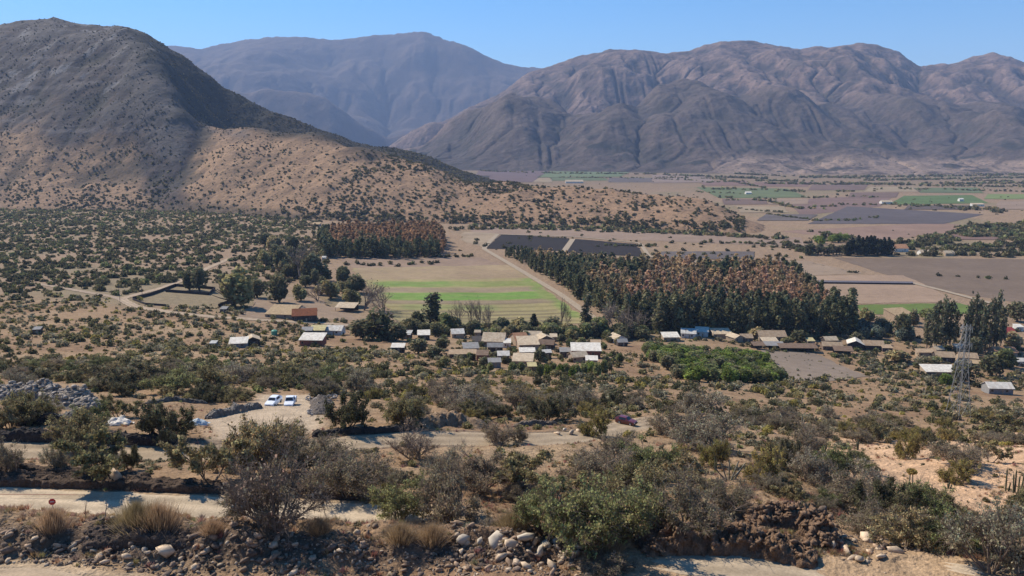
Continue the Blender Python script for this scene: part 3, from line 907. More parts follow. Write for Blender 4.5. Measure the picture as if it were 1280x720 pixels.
def leaf_cols(C, base, r, var=.22, clump=None):
    n = len(C)
    v = 1 + r.normal(size=n) * var
    if clump is not None: v = v * (1 + .28 * clump)
    c = np.array(base)[None] * np.clip(v, .4, 1.8)[:, None]
    c[:, 0] *= 1 + r.normal(size=n) * .10
    return np.repeat(np.clip(c, .01, .6), 4, 0)


def shrub_mesh(seed, style, nleaf=4500, lsize=.05, stems=8, hh=1.15, tilt=(10, 72)):
    """a many-stemmed shrub of radius about 1: (foliage mesh, stems mesh)"""
    r = np.random.default_rng(seed)
    segs, tips = [], []
    for i in range(stems):
        az = 2 * math.pi * (i + r.uniform(-.4, .4)) / stems; ti = math.radians(r.uniform(*tilt))
        d = (math.sin(ti) * math.cos(az), math.sin(ti) * math.sin(az), math.cos(ti))
        b = (math.cos(az) * r.uniform(.02, .14), math.sin(az) * r.uniform(.02, .14), -.05)
        grow(r, b, d, r.uniform(.55, .85) * (hh if ti < .6 else 1), r.uniform(.022, .034), 2, segs, tips, .55, .10, (4, 7))
    A = np.array([t[0] for t in tips]); B = np.array([t[1] for t in tips])
    k = r.integers(0, len(A), nleaf)
    t = r.uniform(.1, 1.12, nleaf)[:, None]
    C = A[k] + (B[k] - A[k]) * t + r.normal(size=(nleaf, 3)) * .045
    C[:, 2] = np.maximum(C[:, 2], .02)
    R_ = np.percentile(np.hypot(C[:, 0], C[:, 1]), 96); H_ = np.percentile(C[:, 2], 98)
    NS = np.array([1 / R_, 1 / R_, 1 / H_])
    cl = r.normal(size=len(A))[k]
    V, f = quads(C * NS, lsize, r, elong=1.3)
    fol = new_mesh('foliage', V, f, [M_leaf], {'Col': leaf_cols(C, LEAFC[style], r, .2, cl)})
    # fine twigs beyond the branches
    nt = 2200
    k = r.integers(0, len(A), nt); p = A[k] + (B[k] - A[k]) * r.uniform(.2, 1, nt)[:, None]
    q = p + (B[k] - A[k]) * .5 + r.normal(size=(nt, 3)) * .09
    tw = [(*a, *b_, .0042, .0022) for a, b_ in zip(p, q)]
    V, f = tubes(segs + tw, 3); V = V * NS
    st = new_mesh('stems', V, f, [M_greywood if style in ('twiggy', 'bare', 'grey') else M_wood])
    return fol, st


SHRUB = {}
for i, (sty, n, ls, stems, hh, tl) in enumerate([('olive', 9880, .035, 9, 1.1, (8, 70)), ('olive', 8740, .037, 8, 1.3, (8, 62)), ('green', 11400, .035, 9, 1.05, (8, 72)), ('green', 9880, .037, 9, 1.2, (8, 66)),
                                         ('twiggy', 6270, .031, 12, 1.1, (8, 70)), ('twiggy', 7220, .031, 12, 1.25, (8, 64)), ('dark', 10640, .038, 9, 1.05, (10, 74)), ('yellow', 8740, .037, 9, 1.05, (10, 70)),
                                         ('grey', 6840, .033, 11, 1.05, (8, 72)), ('grey', 5700, .033, 11, 1.2, (8, 66)), ('bare', 350, .04, 13, 1.25, (8, 60)), ('olive', 5000, .05, 4, 1.5, (8, 52))]):
    SHRUB.setdefault(sty, []).append(shrub_mesh(300 + i, sty, n, ls, stems, hh, tl))


def blob_leaves(r, n, lsize, hh=.8, lumps=6, base=.0, taper=0.0):
    """leaf centres through an uneven, lumpy crown of radius about 1 and height about 2*hh"""
    L = r.normal(size=(lumps, 3)); L /= np.linalg.norm(L, axis=1)[:, None]
    L *= r.uniform(.25, .62, (lumps, 1)); L[:, 2] = np.abs(L[:, 2]) * hh + .3 * hh
    R = r.uniform(.36, .6, lumps)
    k = r.integers(0, lumps, n)
    d = r.normal(size=(n, 3)); d /= np.linalg.norm(d, axis=1)[:, None]
    rad = R[k] * r.uniform(.55, 1.05, n) ** .6
    C = L[k] + d * rad[:, None] * np.array([1, 1, hh])
    C[:, 2] = np.abs(C[:, 2]) + base
    return C, k


def mid_mesh(seed, style, n=420, ls=.17, hh=.75):
    r = np.random.default_rng(seed)
    C, k = blob_leaves(r, n, ls, hh, r.integers(5, 9))
    V, f = quads(C, ls, r, elong=1.2)
    return V, f, leaf_cols(C, LEAFC[style], r, .22, r.normal(size=12)[k])


MID = {}
for i, sty in enumerate(['olive', 'dark', 'green', 'grey', 'yellow', 'twiggy', 'bright']):
    for j in range(3):
        MID.setdefault(sty, []).append(mid_mesh(500 + i * 7 + j, sty, 420, .16, .68 + .12 * j))
LOW = {}
for i, sty in enumerate(['olive', 'dark', 'green', 'grey', 'yellow', 'twiggy', 'bright']):
    for j in range(3):
        LOW.setdefault(sty, []).append((mid_mesh(600 + i * 7 + j, sty, 95, .33, .7 + .1 * j), mid_mesh(650 + i * 7 + j, sty, 42, .42, .7 + .1 * j)))
MIDMESH = {sty: [new_mesh('shrub', V, f, [M_leaf], {'Col': c}) for V, f, c in L] for sty, L in MID.items()}


def scatter_mesh(items, pick):
    """items: (x, y, z, radius, rot, style, j, tone) -> one joined mesh"""
    VV, FF, CC = [], [], []
    off = 0
    for (x, y, z, s, rot, sty, j, tone) in items:
        V, f, c = pick(sty, j, s, y)
        ca, sa = math.cos(rot) * s, math.sin(rot) * s
        W = np.empty_like(V)
        W[:, 0] = V[:, 0] * ca - V[:, 1] * sa + x; W[:, 1] = V[:, 0] * sa + V[:, 1] * ca + y; W[:, 2] = V[:, 2] * s * (.8 + .4 * ((j * 37 + rot * 3) % 1)) + z - .08 * s
        VV.append(W); FF.append(f + off); CC.append(c * tone); off += len(V)
    return np.concatenate(VV), np.concatenate(FF), np.concatenate(CC)


# ------------------------------------------------------------------ shrubs placed by hand from the photograph
# (px, base row, width px, height px, look, where)
NEAR = [
    (345, 657, 150, 118, 'bare', 'with dark bent stems rising in front of the pale road'),
    (330, 648, 95, 60, 'twiggy', 'low under the bent dark stems by the pale road'),
    (262, 603, 105, 66, 'olive', 'with split trunks beside the second dirt road'),
    (335, 594, 110, 84, 'olive', 'tall below the parking yard'),
    (300, 590, 70, 50, 'olive', 'between the split trunks and the tall one below the yard'),
    (120, 598, 112, 62, 'olive', 'broad between the two dirt roads at the left'),
    (72, 590, 42, 36, 'grey', 'small at the left end of the broad roadside clump'),
    (162, 588, 36, 34, 'dark', 'dark at the right end of the broad roadside clump'),
    (6, 592, 44, 52, 'twiggy', 'at the left edge above the pale road'),
    (98, 562, 84, 50, 'olive', 'in front of the black stone wall at left'),
    (205, 549, 82, 52, 'dark', 'spreading over the white rocks'),
    (436, 625, 120, 66, 'twiggy', 'grey and leafless right of the bent dark stems'),
    (405, 592, 100, 54, 'twiggy', 'leafless below the tyre heap'),
    (370, 575, 70, 44, 'grey', 'below the drive of the parking yard'),
    (436, 537, 78, 48, 'dark', 'round beside the tyre heap'),
    (508, 532, 68, 42, 'olive', 'at the upper edge of the second road'),
    (518, 573, 66, 48, 'bare', 'leafless on the near shoulder of the second road'),
    (500, 650, 80, 58, 'green', 'light green in front of the earth bank'),
    (560, 648, 104, 84, 'twiggy', 'dense and grey with dark lower stems in the middle'),
    (600, 615, 80, 50, 'twiggy', 'behind the dense grey clump in the middle'),
    (648, 612, 112, 58, 'olive', 'below the bend of the second road'),
    (622, 557, 50, 32, 'twiggy', 'umbrella shaped on the second road shoulder'),
    (648, 552, 26, 24, 'twiggy', 'small beside the umbrella shaped one'),
    (727, 682, 130, 90, 'green', 'with a dark trunk behind the pale boulders'),
    (680, 664, 100, 66, 'green', 'left of the dark trunked one'),
    (780, 668, 120, 78, 'green', 'right of the dark trunked one'),
    (700, 636, 110, 52, 'olive', 'behind the dark trunked one'),
    (812, 600, 92, 56, 'green', 'dark green below the red car'),
    (852, 662, 120, 80, 'twiggy', 'grey behind the brown earth heap'),
    (905, 640, 86, 50, 'twiggy', 'at the upper end of the brown earth heap'),
    (790, 632, 110, 56, 'olive', 'in the middle of the thicket'),
    (745, 606, 100, 50, 'twiggy', 'leafless uphill of the boulders near the red car'),
    (860, 616, 90, 46, 'olive', 'at the right of the thicket under the cactus'),
    (560, 598, 70, 40, 'grey', 'on open soil under the second road'),
    (470, 600, 60, 34, 'twiggy', 'above the short dark bank'),
    (591, 517, 74, 36, 'grey', 'on the slope under the pale cut bank'),
    (560, 505, 60, 34, 'twiggy', 'above the pale cut bank'),
    (683, 527, 72, 36, 'dark', 'above the pile of pale boulders'),
    (648, 512, 62, 34, 'twiggy', 'left above the pile of pale boulders'),
    (720, 512, 62, 30, 'grey', 'left of the red car uphill'),
    (745, 545, 42, 34, 'yellow', 'yellowish beside the pile of pale boulders'),
    (770, 575, 56, 38, 'twiggy', 'at the road edge under the red car'),
    (840, 545, 70, 40, 'twiggy', 'leafless right of the red car'),
    (885, 562, 108, 50, 'grey', 'wide above the candelabra cactus'),
    (872, 520, 70, 34, 'grey', 'under the citrus orchard corner'),
    (955, 602, 56, 46, 'yellow', 'right of the candelabra cactus'),
    (890, 582, 40, 38, 'yellow', 'left of the candelabra cactus'),
    (975, 585, 56, 44, 'dark', 'behind the yellowish one by the cactus'),
    (1003, 566, 64, 38, 'twiggy', 'in the gully head'),
    (1012, 604, 66, 50, 'grey', 'at the top of the green gully'),
    (1040, 600, 70, 46, 'green', 'green in the upper gully'),
    (1105, 652, 92, 54, 'dark', 'dark in the middle of the gully'),
    (1150, 648, 80, 52, 'green', 'under the orange bank in the gully'),
    (1082, 618, 76, 44, 'grey', 'grey on the left side of the gully'),
    (1054, 634, 90, 50, 'twiggy', 'brown at the gully edge behind the rock rim'),
    (1132, 684, 100, 58, 'olive', 'low in the gully behind the rock rim'),
    (1090, 668, 80, 48, 'twiggy', 'dark twigged along the rock rim'),
    (1190, 688, 96, 58, 'green', 'at the gully mouth by the short pale track'),
    (1180, 650, 66, 40, 'olive', 'at the foot of the orange bank'),
    (1242, 712, 130, 104, 'grey', 'large and loose in the bottom right corner'),
    (762, 716, 80, 26, 'twiggy', 'low and dry at the bottom edge where the road begins'),
    (1276, 668, 70, 62, 'olive', 'at the right edge under the columnar cacti'),
    (1215, 672, 60, 44, 'olive', 'behind the large loose one at bottom right'),
    (1198, 582, 70, 32, 'twiggy', 'dark on the orange bank'),
    (1196, 602, 46, 30, 'yellow', 'in front of the dark one on the orange bank'),
    (1238, 578, 50, 30, 'olive', 'right on top of the orange bank'),
    (1134, 573, 32, 36, 'yellow', 'standing on the crest of the orange bank'),
    (1090, 552, 60, 34, 'olive', 'behind the crest of the orange bank'),
    (1245, 550, 80, 34, 'olive', 'right below the pylon slope'),
    (40, 530, 70, 44, 'olive', 'before the grey rubble mound at left'),
    (12, 535, 60, 40, 'olive', 'left end before the grey rubble mound'),
    (148, 522, 56, 30, 'olive', 'round between the white rocks and the rubble mound'),
    (118, 540, 50, 40, 'green', 'behind the black stone wall'),
    (150, 482, 110, 30, 'dark', 'wide dark green behind the rubble mound'),
    (100, 478, 56, 22, 'olive', 'left of the wide dark green one behind the mound'),
    (216, 490, 62, 30, 'green', 'right of the wide dark green one behind the mound'),
    (262, 486, 70, 32, 'olive', 'behind the stone wall of the yard'),
    (300, 478, 56, 28, 'grey', 'uphill of the stone wall of the yard'),
    (352, 482, 60, 28, 'olive', 'behind the parked white cars'),
    (405, 484, 66, 26, 'green', 'behind the tyre heap'),
    (448, 490, 60, 28, 'grey', 'right behind the tyre heap'),
    (24, 485, 44, 24, 'grey', 'at the top of the rubble mound'),
]
SWORD = dict(olive='olive green', green='leafy green', twiggy='brownish grey twiggy', dark='dense dark green', yellow='yellow-green', grey='grey-green', bare='bare twiggy')
n_shrub = 0
KEEPOUT = []
for i, (px, row, w, hpx, sty, where) in enumerate(NEAR):
    r = np.random.default_rng(900 + i)
    x, y, z = ground_pt(px, row)
    s = w / F * y / 2 * .98
    fol, st = SHRUB[sty][i % len(SHRUB[sty])]
    big = 'large ' if w > 90 else ('small ' if w < 45 else '')
    t = thing('shrub', big + SWORD[sty] + ' shrub ' + where, 'shrub', (x, y, z - .05), r.uniform(0, 6.28), 'shrubs on the near slope')
    sz = hpx / F * y * .9
    t.scale = (s, s * r.uniform(.85, 1.1), sz)
    link('foliage', fol, t); link('stems', st, t)
    KEEPOUT.append((x, y, s * .8)); n_shrub += 1

# ------------------------------------------------------------------ scrub in the middle distance
def in_poly(px, row, poly):
    return poly_dist(np.asarray(px, float), np.asarray(row, float), np.array(poly, float)) < 0


CLEAR = [  # open ground in the picture: fields, yards, plantations, village, roads
    [(425, 318), (640, 330), (750, 404), (500, 408), (455, 385), (440, 340)], [(540, 282), (1300, 282), (1300, 300), (1300, 400), (1075, 398), (1000, 420), (745, 412), (600, 318)],
    [(395, 283), (590, 283), (600, 325), (395, 325)], [(320, 368), (400, 368), (460, 400), (300, 398)], [(175, 358), (262, 352), (318, 378), (190, 386)],
    [(278, 548), (330, 546), (392, 538), (400, 500), (386, 490), (328, 490), (300, 505), (250, 520)],
    [(590, 418), (770, 418), (770, 460), (590, 468)], [(800, 418), (960, 418), (985, 478), (850, 480), (805, 450)],
    [(950, 432), (1030, 436), (1090, 468), (985, 474)], [(520, 415), (600, 415), (600, 440), (520, 440)], [(380, 412), (560, 425), (560, 446), (380, 432)],
    [(0, 478), (110, 480), (130, 505), (0, 505)], [(1060, 560), (1110, 548), (1240, 585), (1280, 600), (1280, 620), (1220, 640), (1120, 615)],
    [(1040, 410), (1280, 410), (1280, 470), (1160, 475), (1100, 450), (1040, 440)], [(1210, 478), (1280, 478), (1280, 500), (1210, 500)],
]
items = []
def scatter_region(n, poly, rmin, rmax, styles, cover=None, seed=0, tone=(.8, 1.2), clumpy=.3, minpx=0):
    """throw shrubs of radius rmin..rmax metres over the ground seen inside a polygon of the photograph"""
    r = np.random.default_rng(seed)
    P = np.array([cast(*p) for p in poly])
    x0, y0 = P.min(0); x1, y1 = P.max(0)
    area_box = (x1 - x0) * (y1 - y0)
    tot = 0
    while tot < n:
        m = max(2000, n * 2)
        x = r.uniform(x0, x1, m); y = r.uniform(y0, y1, m)
        ok = poly_dist(x, y, P) < 0
        ok &= fbm(x / 35, y / 35, 3, 71) + r.uniform(-1, 1, m) * .6 > -clumpy
        x, y = x[ok], y[ok]
        z = height(x, y)
        px, row = project(x, y, z)
        ok = np.ones(len(x), bool)
        for c in CLEAR: ok &= ~in_poly(px, row, c)
        rd, _ = road_near(x, y)
        ok &= rd > 1.2
        for kx, ky, ks in KEEPOUT: ok &= (x - kx) ** 2 + (y - ky) ** 2 > (ks * .7) ** 2
        if ok.sum() == 0: break
        x, y, z = x[ok], y[ok], z[ok]
        for a, b, c in zip(x, y, z):
            s = rmin + (rmax - rmin) * r.random() ** 1.8
            items.append((a, b, c, s, r.uniform(0, 6.28), styles[r.integers(len(styles))], int(r.integers(3)), r.uniform(*tone)))
            tot += 1
            if tot >= n: break


scatter_region(6800, [(-60, 262), (230, 262), (400, 276), (410, 330), (330, 372), (130, 372), (-60, 380)], 1.8, 4.6, ['dark', 'dark', 'olive', 'dark', 'green'], seed=1, tone=(.65, 1.05), clumpy=.25)
scatter_region(2300, [(-60, 378), (140, 372), (320, 385), (480, 405), (520, 425), (400, 470), (-60, 470)], .7, 2.7, ['olive', 'dark', 'olive', 'grey', 'twiggy', 'yellow'], seed=2, tone=(.75, 1.2), clumpy=.2)
scatter_region(600, [(-40, 455), (420, 455), (420, 500), (240, 505), (-40, 480)], .8, 2.9, ['olive', 'twiggy', 'olive', 'grey', 'green', 'dark'], seed=3, tone=(.8, 1.25), clumpy=.4)
scatter_region(1150, [(380, 440), (820, 446), (900, 480), (1000, 478), (1000, 520), (560, 530), (420, 500)], .7, 2.6, ['olive', 'dark', 'grey', 'twiggy', 'dark', 'yellow'], seed=4, tone=(.8, 1.25), clumpy=.1)
scatter_region(760, [(960, 470), (1120, 455), (1300, 470), (1300, 560), (1080, 555), (900, 530)], .8, 2.6, ['grey', 'twiggy', 'olive', 'dark', 'twiggy', 'yellow'], seed=5, tone=(.8, 1.25), clumpy=.2)
scatter_region(250, [(420, 530), (900, 510), (1000, 560), (1040, 640), (940, 650), (760, 650), (420, 640)], .4, 1.6, ['grey', 'twiggy', 'olive', 'twiggy', 'yellow'], seed=6, tone=(.7, 1.15), clumpy=.3)
scatter_region(130, [(-40, 570), (420, 575), (560, 600), (700, 640), (560, 668), (-40, 600)], .25, .9, ['grey', 'twiggy', 'olive', 'twiggy'], seed=7, tone=(.7, 1.15), clumpy=.3)
scatter_region(110, [(900, 540), (1100, 560), (1300, 620), (1300, 720), (1120, 690), (1010, 640)], .3, 1.4, ['grey', 'twiggy', 'olive', 'green'], seed=8, tone=(.7, 1.15), clumpy=.5)
scatter_region(420, [(560, 400), (1060, 416), (1060, 428), (560, 420)], 1.0, 2.6, ['dark', 'olive', 'green'], seed=9, tone=(.6, 1.0), clumpy=.8)
n_before = len(items)
scatter_region(5200, [(-40, 400), (480, 410), (800, 440), (1300, 470), (1300, 560), (900, 600), (420, 610), (-40, 560)], .15, .6, ['olive', 'dark', 'grey', 'twiggy', 'yellow'], seed=16, tone=(.55, 1.1), clumpy=.9)
CLEAR_V = CLEAR; CLEAR = []
scatter_region(330, [(590, 418), (770, 418), (775, 470), (590, 470)], .8, 2.4, ['dark', 'olive', 'green'], seed=10, tone=(.7, 1.1), clumpy=.8)
scatter_region(420, [(1040, 412), (1290, 412), (1290, 490), (1100, 470)], 1.0, 3.2, ['dark', 'olive', 'green', 'grey'], seed=11, tone=(.6, 1.1), clumpy=.8)
scatter_region(110, [(380, 408), (600, 415), (600, 442), (380, 434)], 1.0, 2.6, ['dark', 'olive', 'green'], seed=12, tone=(.6, 1.1), clumpy=.8)
scatter_region(60, [(950, 432), (1030, 436), (1090, 468), (985, 474)], .4, 1.2, ['grey', 'twiggy', 'olive'], seed=14, tone=(.7, 1.1), clumpy=.6)
scatter_region(40, [(1060, 560), (1110, 548), (1300, 590), (1300, 620), (1220, 640), (1120, 615)], .2, .6, ['grey', 'twiggy', 'olive'], seed=13, tone=(.7, 1.1), clumpy=.8)
scatter_region(300, [(780, 420), (1060, 424), (1110, 450), (1090, 470), (1030, 438), (960, 440), (900, 428), (800, 428)], .8, 2.6, ['dark', 'olive', 'green', 'grey'], seed=15, tone=(.6, 1.0), clumpy=.8)
CLEAR = CLEAR_V
HOUSE_FREE = []

# the largest of them are shrubs of their own, the rest is one scrub mass
ap = np.array([F * it[3] / it[1] for it in items])
order = np.argsort(-ap)
N_IND = 299 - n_shrub
ind = set(order[:N_IND].tolist())


LM = [(352, 500, 'parked white cars'), (402, 505, 'tyre heap'), (50, 490, 'big rubble mound'), (295, 515, 'grey stone wall of the yard'), (205, 530, 'dark shrub over the white rocks'), (67, 627, 'red road sign'), (185, 645, 'big straw tuft'),
      (640, 680, 'white boulder pile'), (960, 670, 'brown earth heaps'), (1085, 680, 'rock rim'), (911, 590, 'candelabra cactus'), (1138, 595, 'two-trunked tufted plant'), (1268, 605, 'columnar cacti'), (1197, 515, 'pylon foot'), (1252, 487, 'white roofed house at the right edge'),
      (1178, 466, 'long white roof'), (783, 525, 'dark red car'), (710, 540, 'pale roadside boulders'), (565, 530, 'orange cut bank'), (622, 545, 'umbrella shaped shrub'), (715, 465, 'lime green tree row'), (960, 475, 'orchard corner'), (1020, 460, 'grey dirt clearing'),
      (578, 447, 'long low tan shed'), (497, 438, 'white shed on red ground'), (389, 430, 'white house with dark red wall'), (313, 430, 'cream gable house'), (350, 395, 'ochre barn'), (225, 370, 'walled corral'), (45, 415, 'lonely grey roof'), (555, 452, 'single round tree on red ground'), (472, 410, 'large dark tree above the red yard'),
      (345, 620, 'bent bare shrub'), (120, 570, 'broad roadside clump'), (727, 650, 'dark trunked shrub'), (850, 455, 'orchard'), (1180, 575, 'orange bank')]


def zone_label(x, y, z, sty):
    px, row = [float(q) for q in project(x, y, z)]
    j = min(range(len(LM)), key=lambda k: (LM[k][0] - px) ** 2 + ((LM[k][1] - row) * 2.2) ** 2)
    dx, dy = px - LM[j][0], row - LM[j][1]
    side = ('right of' if dx > 0 else 'left of') if abs(dx) > abs(dy) * 2.2 else ('in front of' if dy > 0 else 'behind')
    far = 'just ' if abs(dx) + abs(dy) * 2 < 45 else ('well ' if abs(dx) + abs(dy) * 2 > 130 else '')
    return 'medium ' + SWORD[sty] + ' shrub ' + far + side + ' the ' + LM[j][2]


for i in ind:
    x, y, z, s, rot, sty, j, tone = items[i]
    big = F * s / y > 11
    if big:
        fol, st = SHRUB[sty if sty in SHRUB else 'olive'][j % len(SHRUB[sty])]
        t = thing('shrub', zone_label(x, y, z, sty), 'shrub', (x, y, z - .05 * s), rot, 'shrubs on the near slope')
        t.scale = (s * 1.15, s * 1.15, s * 1.1)
        link('foliage', fol, t); link('stems', st, t)
    else:
        o = link('shrub', MIDMESH[sty][j], None, (x, y, z - .06 * s), rot)
        o.scale = (s, s, s * .95)
        tag(o, zone_label(x, y, z, sty), 'shrub', 'shrubs on the near slope')
rest = [items[i] for i in range(len(items)) if i not in ind]
V, f, c = scatter_mesh(rest, lambda sty, j, s, y: (MID[sty][j] if F * s / y > 8 else LOW[sty][j][0 if F * s / y > 3.2 else 1]))
tag(link('scrub', new_mesh('scrub', V, f, [M_leaf], {'Col': c})), 'countless dark shrubs dotting the dry plain and slope', 'scrub', kind='stuff')

# shrubs on the hill and the spur
r = np.random.default_rng(77)
items_h = []
m = 90000
yy_ = r.uniform(1060, 2550, m); xx_ = r.uniform(-1, .40, m) * yy_ * .72
zz_ = hl.h(xx_, yy_)
px, row = project(xx_, yy_, zz_)
n = fbm(xx_ / 120, yy_ / 160, 4, 121)
up = sstep(75, 190, zz_ + n * 90)
back = sstep(190, 250, px) * (yy_ > 1950)
foot = (1 - sstep(6, 16, zz_)) * (px > 380)
dens = .16 + .04 * up + .45 * back + .6 * foot + .4 * sstep(.05, .4, fbm(xx_ / 70, yy_ / 90, 4, 141)) * (zz_ < 200) - .12 * sstep(.1, .4, fbm(xx_ / 120, yy_ / 120, 3, 143))
ok = (zz_ > 1.0) & (r.random(m) < dens) & (px > -60)
for a, b, cc in zip(xx_[ok], yy_[ok], zz_[ok]):
    s = (1.5 + 2.6 * r.random() ** 1.6)
    items_h.append((a, b, cc, s * (1.25 if cc < 14 else (1.1 if cc < 110 else .8)), r.uniform(0, 6.28), ['dark', 'dark', 'olive'][r.integers(3)], int(r.integers(3)), r.uniform(.45, .8) if cc < 110 else r.uniform(.3, .5)))
V, f, c = scatter_mesh(items_h, lambda sty, j, s, y: LOW[sty][j][1])
tag(link('hillside_scrub', new_mesh('hillside_scrub', V, f, [M_leaf], {'Col': c})), 'dark shrubs dotting the left hill and its tan spur', 'scrub', kind='stuff')
print('SCRUB', len(items), len(items_h))


# ------------------------------------------------------------------ trees
def tree_mesh(seed, sty, n, ls, trunk_h=.25, shape='round', wood=None):
    """a tree of height 1: (crown mesh, trunk mesh)"""
    r = np.random.default_rng(seed)
    segs, tips = [], []
    if shape == 'round':
        for i in range(3):
            a = r.uniform(0, 6.28)
            grow(r, (0, 0, -.02), (math.cos(a) * .28, math.sin(a) * .28, 1), .62, .035, 1, segs, tips, .6, .05, (4, 6))
        C, k = blob_leaves(r, n, ls, .8, 9, 0)
        C = C * np.array([.42, .42, .46]); C[:, 2] += trunk_h
        sc = 1.0 / max(C[:, 2].max(), .1); C *= np.array([1, 1, sc])
    elif shape == 'column':                       # eucalyptus: bare lower trunk, ragged narrow crown
        segs.append((0, 0, -.02, .01, 0, .6, .018, .012)); segs.append((.01, 0, .6, 0, .01, .97, .012, .003))
        lumps = 16
        hz_ = r.uniform(trunk_h, .97, lumps); a = r.uniform(0, 6.28, lumps); rr_ = r.uniform(.02, .11, lumps) * (1.1 - hz_ * .6)
        L = np.stack([np.cos(a) * rr_, np.sin(a) * rr_, hz_], 1)
        for l in L: segs.append((0, 0, l[2] - .12, l[0], l[1], l[2], .006, .003))
        k = r.integers(0, lumps, n)
        C = L[k] + r.normal(size=(n, 3)) * np.array([.032, .032, .05])
    elif shape == 'cone':                         # plantation tree
        segs.append((0, 0, -.02, 0, 0, .95, .014, .003))
        t = r.uniform(0, 1, n) ** .8
        rm = r.uniform(.12, .17)
        a = r.uniform(0, 6.28, n)
        lump = .75 + .35 * np.sin(a * 3 + t * 21 + seed) * np.sin(t * 40 + seed)
        R = rm * np.minimum(1, (1 - t) * 2.2 + .10) ** .9 * np.minimum(1, t * 5 + .35) * lump
        q = r.uniform(.35, 1.0, n) ** .5
        C = np.stack([np.cos(a) * R * q, np.sin(a) * R * q, trunk_h + (1 - trunk_h) * t], 1)
        k = (t * 11).astype(int)
    elif shape == 'ragged':
        segs.append((0, 0, -.02, 0, 0, .95, .013, .003))
        lumps = 22
        hz_ = np.sort(r.uniform(trunk_h, .94, lumps)); a = r.uniform(0, 6.28, lumps)
        wd_ = np.interp(hz_, [0, .25, .6, 1], [.05, .085, .075, .012]) * r.uniform(.5, 1.35, lumps)
        L = np.stack([np.cos(a) * wd_, np.sin(a) * wd_, hz_], 1)
        k = r.integers(0, lumps, n)
        sp = np.interp(hz_, [0, .3, .7, 1], [.04, .045, .034, .012])[k][:, None]
        C = L[k] + r.normal(size=(n, 3)) * sp * np.array([1, 1, 1.25])
    elif shape == 'bare':
        for i in range(5):
            a = r.uniform(0, 6.28); tl = r.uniform(.05, .3)
            grow(r, (0, 0, -.02), (math.cos(a) * tl, math.sin(a) * tl, 1), .7, .02, 2, segs, tips, .38, .12, (5, 8))
        A = np.array([t_[1] for t_ in tips]); k = r.integers(0, len(A), n); C = A[k] + r.normal(size=(n, 3)) * .03
    V, f = quads(C, ls, r, elong=1.35)
    if isinstance(sty, tuple) and isinstance(sty[0], (tuple, str)):
        lo, hi, t0 = sty
        w = sstep(t0 - .15, t0 + .15, C[:, 2] + r.normal(size=n) * .12)[:, None]
        base = np.array(LEAFC[lo] if isinstance(lo, str) else lo) * (1 - w) + np.array(hi) * w
        v = np.clip(1 + r.normal(size=n) * .22 + .15 * r.normal(size=40)[k % 40], .4, 1.7)[:, None]
        col = np.repeat(base * v, 4, 0)
    else:
        col = leaf_cols(C, LEAFC[sty] if isinstance(sty, str) else sty, r, .2, r.normal(size=40)[k % 40])
    cr = new_mesh('crown', V, f, [M_leaf], {'Col': col})
    Vt, ft = tubes(segs, 4)
    tr = new_mesh('trunk', Vt, ft, [wood or M_wood])
    return cr, tr, (V, f, col)


PG, PB = (.180, .172, .092), (.49, .32, .19)
CON = [tree_mesh(700 + i, PG, 620, .046, .08, 'ragged') for i in range(4)]
CON_M = [tree_mesh(710 + i, (PG, (.27, .215, .12), .6), 560, .046, .08, 'ragged') for i in range(3)]
CON_B = [tree_mesh(720 + i, ((.20, .16, .09), PB, .30), 520, .044, .10, 'ragged') for i in range(4)]
CON_R = [tree_mesh(730 + i, ((.30, .18, .10), (.52, .29, .17), .22), 520, .044, .10, 'ragged') for i in range(3)]
CON_LOW = {k: [tree_mesh(740 + 10 * q + i, c_, 130, .09, .08, 'ragged')[2] for i in range(4)] for q, (k, c_) in enumerate([('g', PG), ('m', (PG, (.27, .215, .12), .6)), ('b', ((.20, .16, .09), PB, .35)), ('r', ((.30, .18, .10), (.52, .29, .17), .22))])}
EUC = [tree_mesh(780 + i, (.15, .145, .085), 520, .042, .18, 'column', M_greywood) for i in range(4)]
ROUND = {s: [tree_mesh(800 + 5 * q + i, s, 1000, .08, .07, 'round') for i in range(2)] for q, s in enumerate(['dark', 'olive', 'green', 'bright', 'bluish'])}
BARE = [tree_mesh(850 + i, 'bare', 120, .03, .1, 'bare', M_greywood) for i in range(3)]
CYP = [tree_mesh(870 + i, (.06, .065, .04), 520, .06, .03, 'cone') for i in range(2)]


def put_tree(name, meshes, x, y, z, hgt, wid, label, group, rot, cat='tree'):
    """wid: crown width divided by the prototype's own width"""
    t = thing(name, label, cat, (x, y, z - .1), rot, group)
    t.scale = (wid, wid, hgt)
    link('crown', meshes[0], t); link('trunk', meshes[1], t)
    return t


# plantations: every tree of the block, the 300 that show largest on their own
def block(poly, spacing, seed, jit=.35):
    P = np.array([cast(*p) for p in poly]); r = np.random.default_rng(seed)
    x0, y0 = P.min(0); x1, y1 = P.max(0)
    g = np.stack(np.meshgrid(np.arange(x0, x1, spacing), np.arange(y0, y1, spacing)), -1).reshape(-1, 2)
    g = g + r.normal(size=g.shape) * spacing * jit
    d = poly_dist(g[:, 0], g[:, 1], P)
    return g[d < 0], d[d < 0]


